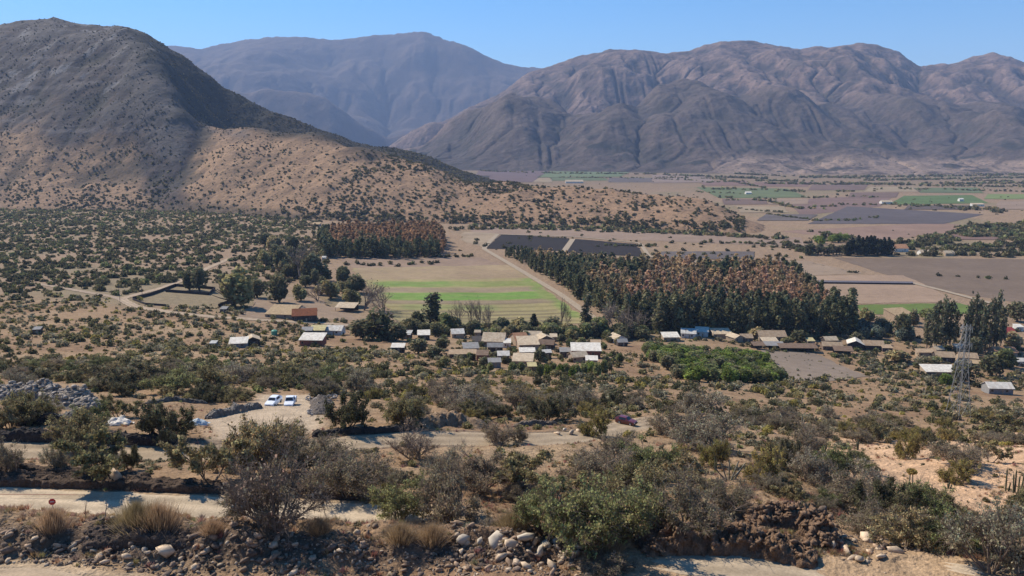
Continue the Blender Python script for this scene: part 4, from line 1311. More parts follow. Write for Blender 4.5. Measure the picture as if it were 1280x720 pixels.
r = np.random.default_rng(55)
FRONTB = [(626, 318), (655, 331), (700, 358), (748, 392), (775, 410), (830, 418), (950, 421), (1068, 422), (1062, 405), (1005, 372), (985, 350), (900, 345), (806, 342), (768, 343), (768, 333), (700, 325), (660, 319)]
BACKB = [(398, 322), (470, 324), (552, 322), (556, 308), (548, 294), (430, 294), (398, 300)]
trees = []
G, D = block(FRONTB, 6.6, 1)
for (x, y), d in zip(G, D):
    px, row = project(x, y, 0)
    k = 'g'
    inner = fbm(x / 45, y / 45, 3, 91)
    if d < -9 and row < 402:
        if inner + .35 * sstep(780, 900, px) > .12 and r.random() < .85: k = 'b'
        elif inner > -.12: k = 'm'
    if row < 333 and px > 668 and d < -2: k = 'b' if r.random() < .75 else 'm'
    hgt = (22 if row > 350 else (17 if row > 336 else 12)) * r.uniform(.68, 1.2)
    if d > -7 and px < 760: hgt *= .85
    elif d > -7 and row > 400: hgt *= 1.12
    trees.append((x, y, hgt, k, 'front'))
G, D = block(BACKB, 7.2, 2)
for (x, y), d in zip(G, D):
    px, row = project(x, y, 0)
    k = 'g' if (row > 319.5 or px < 412) else ('r' if r.random() < .85 else 'm')
    trees.append((x, y, 20 * r.uniform(.7, 1.15), k, 'back'))
# hidden deep inside the block nothing shows
ap = np.array([F * t[2] / t[1] for t in trees])
# visibility: a tree shows if its top is not covered by a taller one right in front
order = np.argsort(-ap)
ind, cnt = [], 0
for i in order:
    if cnt < 300: ind.append(int(i)); cnt += 1
indset = set(ind)
CLAB = {('g', 'front'): 'dark green narrow tree in the front plantation', ('m', 'front'): 'brownish topped green tree in the front plantation',
        ('b', 'front'): 'reddish brown dying tree in the front plantation', ('g', 'back'): 'dark green narrow tree of the far plantation under the spur',
        ('m', 'back'): 'brownish topped tree of the far plantation under the spur', ('r', 'back'): 'rust brown dying tree of the far plantation under the spur'}
for i in ind:
    x, y, hgt, k, blk = trees[i]
    P = dict(g=CON, m=CON_M, b=CON_B, r=CON_R)[k]
    z = float(height(np.array([x]), np.array([y]))[0])
    px, row = project(x, y, 0)
    if blk == 'front': wh = ', along the pale track' if px < 735 else (', above the bare grey trees' if px < 800 else (', behind the orchard' if px < 905 else (', behind the long tan roof' if px < 985 else ', near the blue-green young trees')))
    else: wh = ', left part' if px < 450 else (', middle part' if px < 505 else ', right part')
    put_tree('plantation_tree', P[i % len(P)], x, y, z, hgt, hgt * r.uniform(.9, 1.25), CLAB[(k, blk)] + wh, 'trees of the plantations', r.uniform(0, 6.28))
VV, FF, CC = [], [], []; off = 0
for i, (x, y, hgt, k, blk) in enumerate(trees):
    if i in indset: continue
    V, f, c = CON_LOW[k][i % 4]
    a = r.uniform(0, 6.28); z = float(h_base(np.array([x]), np.array([y]))[0])
    w = hgt * r.uniform(.95, 1.25)
    VV.append(np.stack([(V[:, 0] * math.cos(a) - V[:, 1] * math.sin(a)) * w + x, (V[:, 0] * math.sin(a) + V[:, 1] * math.cos(a)) * w + y, V[:, 2] * hgt + z], 1)); FF.append(f + off); CC.append(c * r.uniform(.8, 1.2)); off += len(V)
tag(link('plantation_woods', new_mesh('plantation_woods', np.concatenate(VV), np.concatenate(FF), [M_leaf], {'Col': np.concatenate(CC)})), 'rest of the green and reddish brown plantation trees', 'woods', kind='stuff')
print('PLANT', len(trees))

# single trees: (px, base row, height px, width px, kind, look, label)
T = [
    (237, 363, 28, 20, 'round', 'dark', 'left one of the two dark trees behind the walled corral'),
    (250, 364, 31, 22, 'round', 'dark', 'right one of the two dark trees behind the walled corral'),
    (293, 383, 50, 46, 'round', 'olive', 'big olive green tree at the right corner of the corral'),
    (322, 372, 24, 22, 'round', 'dark', 'dark tree right of the big olive green corral tree'),
    (349, 378, 40, 26, 'round', 'dark', 'tall dark tree at the edge of the bare brown yard'),
    (352, 340, 30, 20, 'round', 'dark', 'dark tree on the plain left of the pale leafless tree'),
    (377, 352, 44, 46, 'bare', 'bare', 'big pale leafless tree in front of the far plantation'),
    (388, 352, 38, 30, 'round', 'dark', 'dark tree under the pale leafless crown'),
    (372, 348, 28, 20, 'round', 'dark', 'dark tree left under the pale leafless crown'),
    (376, 376, 22, 20, 'round', 'olive', 'small olive tree on the top edge of the brown yard'),
    (397, 376, 22, 22, 'bare', 'bare', 'thin grey tree above the tan roofed open shed'),
    (414, 373, 26, 24, 'round', 'olive', 'olive tree behind the tan roofed open shed'),
    (405, 352, 24, 26, 'round', 'dark', 'dark round tree between the yard and the field hedge'),
    (430, 358, 26, 20, 'round', 'dark', 'dark tree at the left end of the striped field'),
    (446, 366, 26, 26, 'round', 'dark', 'dark tree on the left edge of the striped field'),
    (455, 388, 34, 36, 'bare', 'bare', 'grey leafless tree right of the tan roofed open shed'),
    (480, 392, 30, 30, 'bare', 'bare', 'grey leafless tree at the near left corner of the striped field'),
    (440, 382, 24, 24, 'round', 'olive', 'olive tree beside the tan roofed open shed'),
    (472, 424, 42, 46, 'round', 'dark', 'large dark tree above the red dirt yard'),
    (455, 424, 26, 34, 'round', 'dark', 'dark tree left beside the large dark one above the red yard'),
    (494, 426, 26, 34, 'round', 'dark', 'dark tree right beside the large dark one above the red yard'),
    (538, 412, 44, 20, 'column', '', 'tall dark ragged tree, left of the pair before the striped field'),
    (545, 412, 50, 18, 'column', '', 'tall dark ragged tree, right of the pair before the striped field'),
    (523, 410, 22, 18, 'round', 'dark', 'dark tree left of the tall ragged pair'),
    (556, 418, 28, 26, 'round', 'green', 'green tree right of the tall ragged pair'),
    (574, 412, 36, 16, 'bare', 'bare', 'bare upright poplar nearest the tall ragged pair'),
    (588, 412, 38, 15, 'bare', 'bare', 'second bare poplar in front of the striped field'),
    (600, 412, 36, 15, 'bare', 'bare', 'third bare poplar in front of the striped field'),
    (612, 413, 34, 15, 'bare', 'bare', 'fourth bare poplar, beside the village roofs'),
    (625, 416, 20, 24, 'round', 'dark', 'dark low tree behind the left village roofs'),
    (648, 414, 18, 26, 'round', 'olive', 'olive low tree behind the middle village roofs'),
    (667, 415, 24, 12, 'cyp', '', 'small dark cone shaped tree behind the village'),
    (690, 416, 22, 30, 'round', 'dark', 'dark round tree under the two thin poplars'),
    (701, 412, 40, 8, 'bare', 'bare', 'thin bare poplar, left of the two near the field corner'),
    (708, 412, 34, 7, 'bare', 'bare', 'thin bare poplar, right of the two near the field corner'),
    (733, 412, 46, 18, 'column', '', 'tall dark tree at the near right corner of the striped field'),
    (757, 418, 40, 24, 'bare', 'bare', 'grey leafless tree at the left end of the front plantation'),
    (775, 420, 38, 30, 'bare', 'bare', 'second grey leafless tree before the front plantation'),
    (795, 420, 32, 30, 'bare', 'bare', 'third grey leafless tree before the front plantation'),
    (748, 420, 26, 30, 'round', 'green', 'green round tree behind the white roofed hall'),
    (716, 424, 14, 20, 'round', 'olive', 'olive tree between the village and the poplars'),
    (552, 437, 16, 20, 'round', 'dark', 'dark tree right of the small white shed'),
    (555, 459, 16, 20, 'round', 'olive', 'single round tree on the red bare ground'),
    (522, 442, 20, 26, 'round', 'dark', 'dark tree left of the village tracks'),
    (543, 448, 18, 26, 'round', 'dark', 'dark tree in the gap before the village'),
    (675, 452, 16, 16, 'round', 'dark', 'dark tree among the village roofs'),
    (655, 446, 12, 14, 'round', 'olive', 'small olive tree among the village roofs'),
    (607, 447, 14, 18, 'round', 'yellow', 'yellowish tree at the left of the village'),
    (1101, 416, 22, 24, 'round', 'dark', 'dark tree beside the pale adobe building'),
    (1128, 424, 34, 24, 'round', 'dark', 'dark tree right of the pale adobe building'),
    (1142, 408, 24, 14, 'round', 'dark', 'dark tree behind the pale adobe building'),
    (1160, 400, 16, 24, 'round', 'green', 'green tree at the end of the green strip'),
    (1085, 404, 20, 22, 'round', 'olive', 'olive tree left of the pale adobe building'),
    (1240, 470, 28, 30, 'round', 'dark', 'dark tree left of the white house at right'),
    (1255, 458, 24, 30, 'round', 'green', 'green tree under the orange roof'),
    (1272, 402, 26, 26, 'round', 'dark', 'dark tree beside the red roof'),
    (1268, 436, 22, 26, 'round', 'olive', 'olive tree in front of the red roof'),
    (1215, 446, 26, 22, 'round', 'dark', 'dark tree at the foot of the eucalyptus row'),
    (1183, 482, 18, 16, 'round', 'bright', 'bright green tree before the long white roof'),
    (1203, 478, 30, 34, 'round', 'dark', 'dark tree beside the pylon'),
    (1160, 460, 16, 30, 'round', 'dark', 'dark tree on the slope left of the pylon'),
    (1120, 452, 18, 30, 'round', 'olive', 'olive tree above the grey clearing'),
    (1070, 432, 18, 22, 'round', 'dark', 'dark tree at the right end of the long roofs'),
    (1000, 428, 16, 22, 'round', 'dark', 'dark tree between the long roofs'),
    (944, 424, 16, 24, 'round', 'olive', 'olive tree left of the long roofs'),
    (982, 430, 10, 14, 'round', 'olive', 'small olive tree before the long roofs'),
]
for i, (px, row, hpx, wpx, kind, look, lab) in enumerate(T):
    x, y, z = ground_pt(px, row)
    hgt = hpx / F * y; wid = wpx / F * y
    look = look or 'dark'
    if kind == 'round': m = ROUND[look if look in ROUND else 'olive'][i % 2]; wid /= .75
    elif kind == 'bare': m = BARE[i % 3]; wid /= .75
    elif kind == 'column': m = EUC[i % 4]; wid /= .26
    else: m = CYP[i % 2]; wid /= .3
    put_tree({'round': 'broadleaf_tree', 'bare': 'leafless_tree', 'column': 'tall_tree', 'cyp': 'cone_tree'}[kind], m, x, y, z, hgt, wid, lab, 'trees around the village', r.uniform(0, 6.28))
ORD = ['first', 'second', 'third', 'fourth', 'fifth', 'sixth', 'seventh', 'eighth', 'ninth', 'tenth']
# eucalyptus row at the right
for i in range(17):
    px = [1158, 1164, 1170, 1176, 1181, 1187, 1193, 1206, 1211, 1216, 1221, 1226, 1231, 1236, 1241, 1245, 1250][i]
    row = 440 + r.uniform(-6, 4)
    x, y, z = ground_pt(px, row)
    hp = [52, 60, 66, 70, 66, 62, 50, 60, 66, 70, 66, 64, 62, 68, 66, 72, 60][i]
    put_tree('eucalyptus_tree', EUC[i % 4], x, y, z, hp / F * y, 13 / F * y / .26, ORD[i - 7] + ' tall eucalyptus from the left in the row left of the red roof' if i > 6 else ORD[i] + ' tall eucalyptus from the left in the clump left of the pylon top', 'tall eucalyptus trees by the right houses', r.uniform(0, 6.28))
# grey-green young trees right of the plantation
for i in range(16):
    px = r.uniform(1052, 1145); row = 418 + (px - 1052) * .06 + r.uniform(-7, 5)
    x, y, z = ground_pt(px, row)
    hp = r.uniform(12, 20)
    put_tree('young_tree', ROUND['bluish'][i % 2], x, y, z, hp / F * y, hp * .9 / F * y / .75, 'small blue-green tree right of the plantation end', 'blue-green young trees', r.uniform(0, 6.28))
# tree belt between the striped field and the village
for i in range(58):
    px = r.uniform(478, 806); row = np.interp(px, [478, 560, 640, 760, 806], [414, 419, 421, 422, 423]) + r.uniform(-4, 3)
    x, y, z = ground_pt(px, row); hp = r.uniform(11, 21); k = ['dark', 'dark', 'olive', 'green'][r.integers(4)]
    put_tree('broadleaf_tree', ROUND[k][i % 2], x, y, z, hp / F * y, r.uniform(14, 24) / F * y / .75, {'dark': 'dark green', 'olive': 'olive', 'green': 'fresh green'}[k] + ' tree in the belt ' + ('left of the tall ragged pair' if px < 535 else ('below the bare poplars' if px < 615 else ('above the village core' if px < 690 else 'above the white hall'))), 'tree belt behind the village', r.uniform(0, 6.28))
for i in range(34):
    px = r.uniform(330, 440); row = np.interp(px, [330, 440], [318, 372]) + r.uniform(-22, 16)
    if in_poly(px, row, [(320, 372), (400, 372), (450, 400), (300, 398)])[()]: continue
    x, y, z = ground_pt(px, row); hp = r.uniform(12, 24); k = ['dark', 'dark', 'olive'][r.integers(3)]
    put_tree('broadleaf_tree', ROUND[k][i % 2], x, y, z, hp / F * y, r.uniform(12, 20) / F * y / .75, {'dark': 'dark green', 'olive': 'olive'}[k] + ' tree between corral and far plantation' + (', near the pale leafless tree' if px > 370 else ', above the brown yard'), 'tree belt by the far plantation', r.uniform(0, 6.28))
for i in range(46):
    px = r.uniform(586, 778); row = r.uniform(424, 464)
    x, y, z = ground_pt(px, row); hp = r.uniform(7, 14); k = ['dark', 'dark', 'olive', 'green'][r.integers(4)]
    put_tree('garden_tree', ROUND[k][i % 2], x, y, z, hp / F * y, r.uniform(8, 15) / F * y / .75, {'dark': 'dark green', 'olive': 'olive', 'green': 'fresh green'}[k] + ' garden tree ' + ('behind' if row < 437 else ('among' if row < 452 else 'in front of')) + ' the ' + ('left' if px < 640 else ('middle' if px < 700 else 'right')) + ' village houses', 'garden trees of the village', r.uniform(0, 6.28))
# citrus orchard
P = np.array([cast(*p) for p in [(808, 428), (880, 424), (925, 428), (945, 445), (975, 474), (900, 476), (850, 474), (815, 450)]])
G, D = block([(798, 427), (850, 424), (905, 427), (935, 436), (950, 447), (985, 474), (900, 479), (850, 475), (812, 454)], 4.9, 5, .3)
for i, (x, y) in enumerate(G[:260]):
    z = float(height(np.array([x]), np.array([y]))[0])
    px, row = project(x, y, z)
    s = 'bright' if r.random() < (.5 if row > 445 else .15) else ('green' if r.random() < .65 else 'dark')
    hgt = r.uniform(4.0, 6.2)
    put_tree('orchard_tree', ROUND[s][i % 2], x, y, z, hgt, hgt * r.uniform(1.25, 1.55), {'green': 'green', 'bright': 'bright yellow-green', 'dark': 'dark green'}[s] + ' fruit tree in the ' + ('upper' if row < 443 else ('middle' if row < 458 else 'lower')) + (' left' if px < 850 else (' right' if px > 915 else ' central')) + ' orchard below the long roofs', 'fruit trees of the orchard', r.uniform(0, 6.28))
for i, px in enumerate([676, 684, 692, 700, 708, 715, 722, 730, 738, 746, 755, 640, 652]):
    row = 470 + r.uniform(-3, 2) if px > 670 else 466
    x, y, z = ground_pt(px, row)
    hp = r.uniform(14, 19)
    s = 'bright' if i in (1, 3, 5, 8) else 'green'
    put_tree('fruit_tree', ROUND[s][i % 2], x, y, z, hp / F * y, 13 / F * y / .75, ('vivid lime green' if s == 'bright' else 'fresh green') + ' tree in the row in front of the village houses', 'green trees below the village', r.uniform(0, 6.28))
# tree row beyond the brown field
for i in range(34):
    px = 1008 + 104 * (i / 33.0) + r.uniform(-1.5, 1.5); row = 319 + r.uniform(-2, 1)
    x, y, z = ground_pt(px, row)
    dk = px > 1058
    hp = r.uniform(17, 26) if dk else r.uniform(11, 15)
    put_tree('windbreak_tree', (CYP if dk else EUC)[i % 2], x, y, z, hp / F * y, 9 / F * y / .28, ('dark dense tree in the right half' if dk else 'greyish tree in the left half') + ' of the distant row beyond the fields', 'distant tree row', r.uniform(0, 6.28))
for i, (px, row) in enumerate([(1022, 304), (1030, 300), (1040, 303), (1048, 303), (1056, 302), (1027, 306)]):
    x, y, z = ground_pt(px, row)
    s = 'dark' if i == 1 else 'bright'
    put_tree('broadleaf_tree', ROUND[s][i % 2], x, y, z, 11 / F * y, 11 / F * y / .75, ('dark' if i == 1 else 'yellow-green') + ' round tree behind the distant row', 'round trees behind the distant row', r.uniform(0, 6.28))

# hedges and far tree lines of the valley floor: masses of small far trees
lines = [
    ([(430, 331), (470, 332), (530, 331), (552, 329)], 5, 7, 2.0), ([(540, 322), (590, 321)], 5, 7, 1.4), ([(505, 408), (560, 414), (640, 418), (760, 420), (800, 421)], 4, 7, 1.3),
    ([(555, 287), (640, 286), (760, 289), (880, 294), (990, 300)], 7, 12, 1.1), ([(590, 283), (760, 286), (960, 297)], 6, 11, .8), ([(760, 307), (830, 309), (900, 311), (960, 309), (1010, 312)], 4, 7, 1.6),
    ([(880, 303), (950, 305), (1010, 303)], 4, 8, 1.5), ([(960, 268), (1020, 276), (1060, 276), (1100, 272)], 5, 8, 1.3), ([(1130, 310), (1200, 300), (1250, 288), (1280, 282)], 6, 10, .8), ([(1120, 312), (1200, 314), (1290, 314)], 6, 11, .8),
    ([(1180, 300), (1290, 303)], 6, 10, .7), ([(1190, 308), (1290, 309)], 6, 10, .7), ([(1210, 293), (1290, 292)], 6, 10, .8),
    ([(880, 228), (960, 226), (1050, 229), (1140, 232), (1290, 234)], 8, 14, .6), ([(690, 208), (800, 210), (900, 216), (980, 221)], 9, 15, .6), ([(1000, 262), (1060, 256), (1130, 257)], 6, 10, 1.6),
    ([(600, 209), (640, 209), (690, 207)], 9, 14, .8), ([(900, 250), (985, 249), (1060, 246), (1100, 247)], 6, 12, 1.5), ([(930, 262), (1000, 268)], 6, 9, 1.8), ([(1190, 262), (1240, 264), (1290, 263)], 7, 16, .8), ([(1080, 226), (1180, 224), (1290, 222)], 9, 15, .8),
    ([(985, 345), (1040, 346)], 3, 5, 2.5), ([(1060, 340), (1120, 350)], 3, 6, 1.8), ([(1180, 345), (1290, 352)], 3, 6, 3.5), ([(800, 318), (900, 318), (1000, 322)], 4, 7, 2.2), ([(560, 205), (580, 207), (600, 207), (640, 206)], 8, 13, .5),
    ([(820, 222), (900, 224), (960, 236)], 8, 13, 1.1), ([(870, 240), (930, 243)], 6, 10, 2), ([(700, 222), (800, 223), (870, 226)], 7, 11, 1.2), ([(1020, 300), (1290, 318)], 4, 8, 2.0), ([(660, 296), (800, 302)], 3, 5, 2.5),
    ([(1200, 286), (1290, 280)], 7, 12, .35), ([(1185, 292), (1290, 286)], 7, 12, .35), ([(1165, 299), (1290, 291)], 7, 12, .4), ([(1230, 302), (1290, 299)], 7, 12, .4), ([(1115, 318), (1290, 320)], 6, 12, .6), ([(880, 211), (1050, 216), (1290, 219)], 10, 16, .6),
    ([(1040, 240), (1120, 236), (1290, 240)], 8, 12, 1.2), ([(600, 214), (700, 217), (820, 218)], 10, 17, .9), ([(830, 219), (960, 224)], 11, 18, .5), ([(960, 230), (1100, 231), (1290, 229)], 10, 16, .5), ([(1000, 222), (1140, 221), (1290, 219)], 12, 18, .5), ([(640, 207), (760, 206), (860, 210)], 12, 18, .5), ([(880, 236), (960, 238), (1010, 240)], 9, 14, 1.0),
    ([(1130, 257), (1200, 260), (1240, 262)], 8, 13, 1.0), ([(900, 247), (960, 252), (1000, 262)], 7, 12, 1.2), ([(1150, 297), (1230, 295), (1290, 296)], 7, 13, .5), ([(1120, 304), (1290, 306)], 6, 12, .6), ([(1010, 289), (1080, 300)], 5, 9, 1.2), ([(985, 306), (1010, 318)], 6, 11, .6), ([(830, 212), (950, 219), (1100, 224), (1290, 227)], 9, 14, .7),
]
its = []
for k, (pts, hmin, hmax, gap) in enumerate(lines):
    P = np.array([cast(*p) for p in pts]); seg = np.concatenate([[0], np.cumsum(np.hypot(*np.diff(P, axis=0).T))])
    d = 0
    while d < seg[-1]:
        hh = r.uniform(hmin, hmax)
        x = np.interp(d, seg, P[:, 0]) + r.normal() * hh * .35; y = np.interp(d, seg, P[:, 1]) + r.normal() * hh * (.8 if P[:, 1].mean() < 1500 else 2)
        if fbm(np.array([x / 60]), np.array([y / 60]), 2, 61)[0] > -.25:
            its.append((x, y, float(h_base(np.array([x]), np.array([y]))[0]), hh * .58, r.uniform(0, 6.28), ['dark', 'dark', 'olive', 'green'][r.integers(4)], int(r.integers(3)), r.uniform(.55, .95)))
        d += hh * .55 * gap * r.uniform(.6, 1.5)
# loose far trees over the valley fields
for k in range(500):
    y = math.exp(r.uniform(math.log(900), math.log(3800))); px = r.uniform(560, 1300)
    x = (px - 640) / F * y
    if hl.h(np.array([x]), np.array([y]))[0] > 0.5: continue
    if fbm(np.array([x / 200]), np.array([y / 260]), 2, 62)[0] < .05: continue
    its.append((x, y, 0.0, r.uniform(1.6, 4), r.uniform(0, 6.28), 'dark', int(r.integers(3)), r.uniform(.6, 1)))
V, f, c = scatter_mesh(its, lambda sty, j, s, y: LOW[sty][j][0 if y < 1000 else 1])
tag(link('treeline', new_mesh('treeline', V, f, [M_leaf], {'Col': c})), 'dark hedges and scattered far trees across the valley fields', 'hedges', kind='stuff')
# ------------------------------------------------------------------ rocks, walls, earth banks
def rock_mesh(seed, mat, sub=2, ang=.35):
    import bmesh
    r = np.random.default_rng(seed)
    bm = bmesh.new(); bmesh.ops.create_icosphere(bm, subdivisions=sub, radius=1)
    V = np.array([v.co[:] for v in bm.verts]); f = np.array([[v.index for v in q.verts] for q in bm.faces]); bm.free()
    for _ in range(7):                            # chip flat faces off
        d = r.normal(size=3); d /= np.linalg.norm(d); o = r.uniform(.28, .62)
        h_ = V @ d; V = V - np.maximum(h_ - o, 0)[:, None] * d
    V = V * (1 + ang * .3 * fbm(V[:, 0] * 2 + seed, V[:, 1] * 2 + V[:, 2] * 1.7, 3, seed)[:, None])
    V = V * np.array([r.uniform(.8, 1.25), r.uniform(.75, 1.1), r.uniform(.55, .85)])
    return V, f


ROCKV = [rock_mesh(40 + i, None, 1) for i in range(8)]
ROCKL = [rock_mesh(60 + i, None, 1) for i in range(6)]
M_pale = mat_plain('pale_rock', (.52, .39, .265), .9, .25, 2.5, bump=.6, objvar=.15)
M_brown = mat_plain('brown_rock', (.33, .225, .148), .9, .3, 2.5, bump=.6, objvar=.35)
M_dark = mat_plain('dark_rock', (.17, .122, .09), .92, .35, 2.5, bump=.6, objvar=.35)
M_white = mat_plain('white_rock', (.50, .42, .32), .85, .12, 2.0, bump=.4, objvar=.08)
M_rockattr = mat_attr('rubble_stone', ((1.2, .25), (6, .25)), bump=.5, bscale=5)
RMESH = {m.name: [new_mesh('boulder', V, f, [m], smooth=False) for V, f in ROCKV] for m in (M_pale, M_brown, M_dark, M_white)}


def rocks_joined(name, pts, sizes, cols, parent=None, low=True, seed=0):
    r = np.random.default_rng(seed)
    VV, FF, CC = [], [], []; off = 0
    src = ROCKL if low else ROCKV
    for p, s, c in zip(pts, sizes, cols):
        V, f = src[r.integers(len(src))]
        a = r.uniform(0, 6.28); ca, sa = math.cos(a), math.sin(a); t = r.uniform(-.5, .5)
        W = V * s
        W = np.stack([W[:, 0] * ca - W[:, 1] * sa, W[:, 0] * sa + W[:, 1] * ca, W[:, 2] + W[:, 0] * t * .4], 1) + p
        VV.append(W); FF.append(f + off); CC.append(np.tile(np.array(c) * r.uniform(.75, 1.25), (len(V), 1))); off += len(V)
    return link(name, new_mesh(name, np.concatenate(VV), np.concatenate(FF), [M_rockattr], {'Col': np.concatenate(CC)}), parent)


n_rock = 0
def boulder(x, y, z, s, mat, label, group, r, sink=.3):
    global n_rock
    o = link('boulder', RMESH[mat.name][r.integers(8)], None, (x, y, z + s * (.55 - sink)))
    o.rotation_euler = (r.uniform(-.35, .35), r.uniform(-.35, .35), r.uniform(0, 6.28)); o.scale = (s * r.uniform(.9, 1.5), s * r.uniform(.7, 1.05), s * r.uniform(.7, 1.15))
    n_rock += 1
    return tag(o, label, 'boulder', group)


r = np.random.default_rng(11)
PALEB = [(578, 679, 22, 'long flat pale boulder at the left end of the white boulder pile'), (600, 681, 14, 'small pale slab second from the left in the white boulder pile'), (619, 683, 26, 'biggest white boulder with a notch in the pile by the dark trunk'), (640, 681, 16, 'cream boulder just right of the biggest white one'),
         (655, 676, 24, 'tilted cream boulder at the top of the white pile'), (668, 681, 15, 'tan boulder right of the tilted cream one'), (680, 684, 18, 'rounded tan boulder at the right end of the white pile'), (676, 692, 15, 'tan boulder under the right end of the white pile'),
         (628, 697, 14, 'brownish boulder below the biggest white one'), (645, 706, 15, 'orange tan boulder low in the stony bank'), (660, 712, 20, 'orange tan boulder at the bottom edge, left of two'), (690, 712, 18, 'orange tan boulder at the bottom edge, right of two'),
         (728, 686, 16, 'pale split boulder under the dark trunked shrub'), (722, 694, 12, 'grey boulder below the pale split one'), (742, 697, 14, 'pale boulder at the bottom near the road end'), (698, 678, 12, 'tan stone between the white pile and the dark trunk'),
         (71, 662, 20, 'round cream boulder beside the small straw tuft'), (142, 600, 26, 'low cream boulder lying on the dark earth bank'), (92, 683, 12, 'white block in the middle of the left stony bank'), (228, 700, 13, 'upright white slab on the stony bank'), (205, 690, 20, 'brown boulder left of the upright white slab'),
         (242, 712, 12, 'round pale stone under the upright white slab'), (258, 688, 11, 'pale flat stone on the stony bank'), (160, 697, 11, 'white flat stone low on the stony bank'), (340, 684, 14, 'tan boulder set in the crest of the stony bank'),
         (1028, 642, 18, 'black boulder with a pale top at the head of the earth heap'), (1084, 676, 18, 'big cream block on the rock rim above the gully'), (1058, 690, 16, 'pale block in the middle of the rock rim'), (1040, 684, 14, 'cream stone at the left of the rock rim'), (1072, 702, 14, 'tan block low on the rock rim'),
         (1100, 698, 14, 'orange stone near the end of the rock rim'), (1120, 690, 12, 'pale stone at the right end of the rock rim'), (1024, 678, 12, 'small pale stone beside the brown clods')]
for px, row, w, lab in PALEB:
    x, y, z = ground_pt(px, row)
    boulder(x, y, z, w / F * y / 2 * 1.5, M_dark if 'black' in lab else (M_white if ('white' in lab and 'pile' in lab) else M_pale), lab, 'boulders of the near bank', r)
# white lumps and pale boulders further up
for px, row, w, lab, m in [(142, 529, 17, 'bright white lump left of the dark spreading shrub', M_white), (153, 526, 18, 'bright white lump, top of three left of the dark spreading shrub', M_white), (158, 532, 13, 'bright white lump, lowest of three left of the dark spreading shrub', M_white),
                           (217, 545, 11, 'white stone under the dark spreading shrub', M_white), (210, 549, 8, 'small white stone on the road wall', M_white),
                           (697, 543, 11, 'pale boulder at the left of the roadside pile below the red car', M_pale), (705, 539, 11, 'cream boulder on top of the roadside pile below the red car', M_white), (714, 543, 13, 'tan boulder in the middle of the roadside pile below the red car', M_pale), (724, 540, 11, 'cream boulder at the right of the roadside pile below the red car', M_pale),
                           (1014, 552, 8, 'grey stone at the gully head', M_pale)]:
    x, y, z = ground_pt(px, row)
    boulder(x, y, z, w / F * y / 2, m, lab, 'boulders uphill', r)
# the stony bank along the bottom: individual stones first, the rest is rubble
cand = []
while len(cand) < 3000:
    px = r.uniform(-30, 830); row = r.uniform(650, 722)
    x, y = cast(px, row)
    if not (55.6 < y < 64.5) : continue
    cand.append((x, y, .07 + .42 * r.random() ** 3.4))
while len(cand) < 3900:
    px = r.uniform(560, 800); row = r.uniform(660, 720)
    x, y = cast(px, row); cand.append((x, y, .07 + .36 * r.random() ** 2.6))
while len(cand) < 4300:
    t = r.random(); px = 1010 + 135 * t + r.normal() * 14; row = 655 + 45 * t + r.normal() * 12
    if row > 712: continue
    x, y = cast(px, row); cand.append((x, y, .08 + .38 * r.random() ** 2.4))
cand = np.array(cand)
zc_ = height(cand[:, 0], cand[:, 1]); rdc, _ = road_near(cand[:, 0], cand[:, 1])
okc = rdc > .3; cand, zc_ = cand[okc], zc_[okc]
odr = np.argsort(-cand[:, 2] / cand[:, 1])
for i in odr[:220]:
    x, y, s = cand[i]
    u = x / y
    m = [M_brown, M_dark, M_brown, M_dark, M_brown, M_pale][r.integers(6)] if u < .02 else [M_brown, M_pale, M_pale][r.integers(3)]
    w = {'pale_rock': 'pale tan', 'brown_rock': 'brown', 'dark_rock': 'dark'}[m.name]
    wh = 'stone in the stony bank along the bottom left' if u < -.25 else ('stone in the stony bank left of the white boulder pile' if u < -.03 else ('stone around the white boulder pile' if u < .2 else 'stone of the rock rim above the gully'))
    boulder(x, y, zc_[i], s, m, w + ' ' + wh, 'stones of the near bank', r, .25)
rest_ = odr[220:]
cl = [[(.21, .15, .105), (.10, .075, .06), (.36, .28, .20), (.16, .115, .085)][k] for k in r.integers(0, 4, len(rest_))]
extra = []
for k in range(9000):                             # gravel over the near slopes
    px = r.uniform(-40, 1320); row = r.uniform(560, 716) if k < 4200 else r.uniform(648, 722)
    extra.append((px, row))
ex = np.array([(u_of(a, b), b) for a, b in extra])
ey = np.interp(-ex[:, 1], [-720, -700, -660, -630, -600, -560], [55, 58, 62, 73, 83, 105]) + r.normal(size=len(ex)) * 1.5
exx = ex[:, 0] * ey; ez = height(exx, ey); rde, _ = road_near(exx, ey); oke = rde > .4
P3 = np.concatenate([np.column_stack([cand[rest_, 0], cand[rest_, 1], zc_[rest_] + .02]), np.column_stack([exx, ey, ez])[oke]])
S3 = np.concatenate([cand[rest_, 2], .05 + .17 * r.random(oke.sum()) ** 3])
C3 = cl + [[(.26, .19, .13), (.16, .12, .09), (.32, .25, .18)][k] for k in r.integers(0, 3, oke.sum())]
tag(rocks_joined('rubble', P3, S3, C3, seed=3), 'loose stones and gravel over the near bank', 'rubble', kind='stuff')
# stones on the orange bank
pts, szs, cls = [], [], []
for k in range(900):
    px = r.uniform(1050, 1300); row = r.uniform(548, 640)
    if poly_dist(np.array([px]), np.array([row]), np.array([(1060, 560), (1110, 548), (1300, 585), (1300, 630), (1220, 640), (1110, 615)]))[0] > 3: continue
    x, y = cast(px, row); pts.append((x, y, float(height(np.array([x]), np.array([y]))[0]))); szs.append(.07 + .25 * r.random() ** 3); cls.append([(.33, .22, .14), (.27, .19, .13), (.38, .29, .2)][r.integers(3)])
tag(rocks_joined('gravel', np.array(pts), szs, cls, seed=4), 'stones strewn over the orange bank at right', 'gravel', kind='stuff')


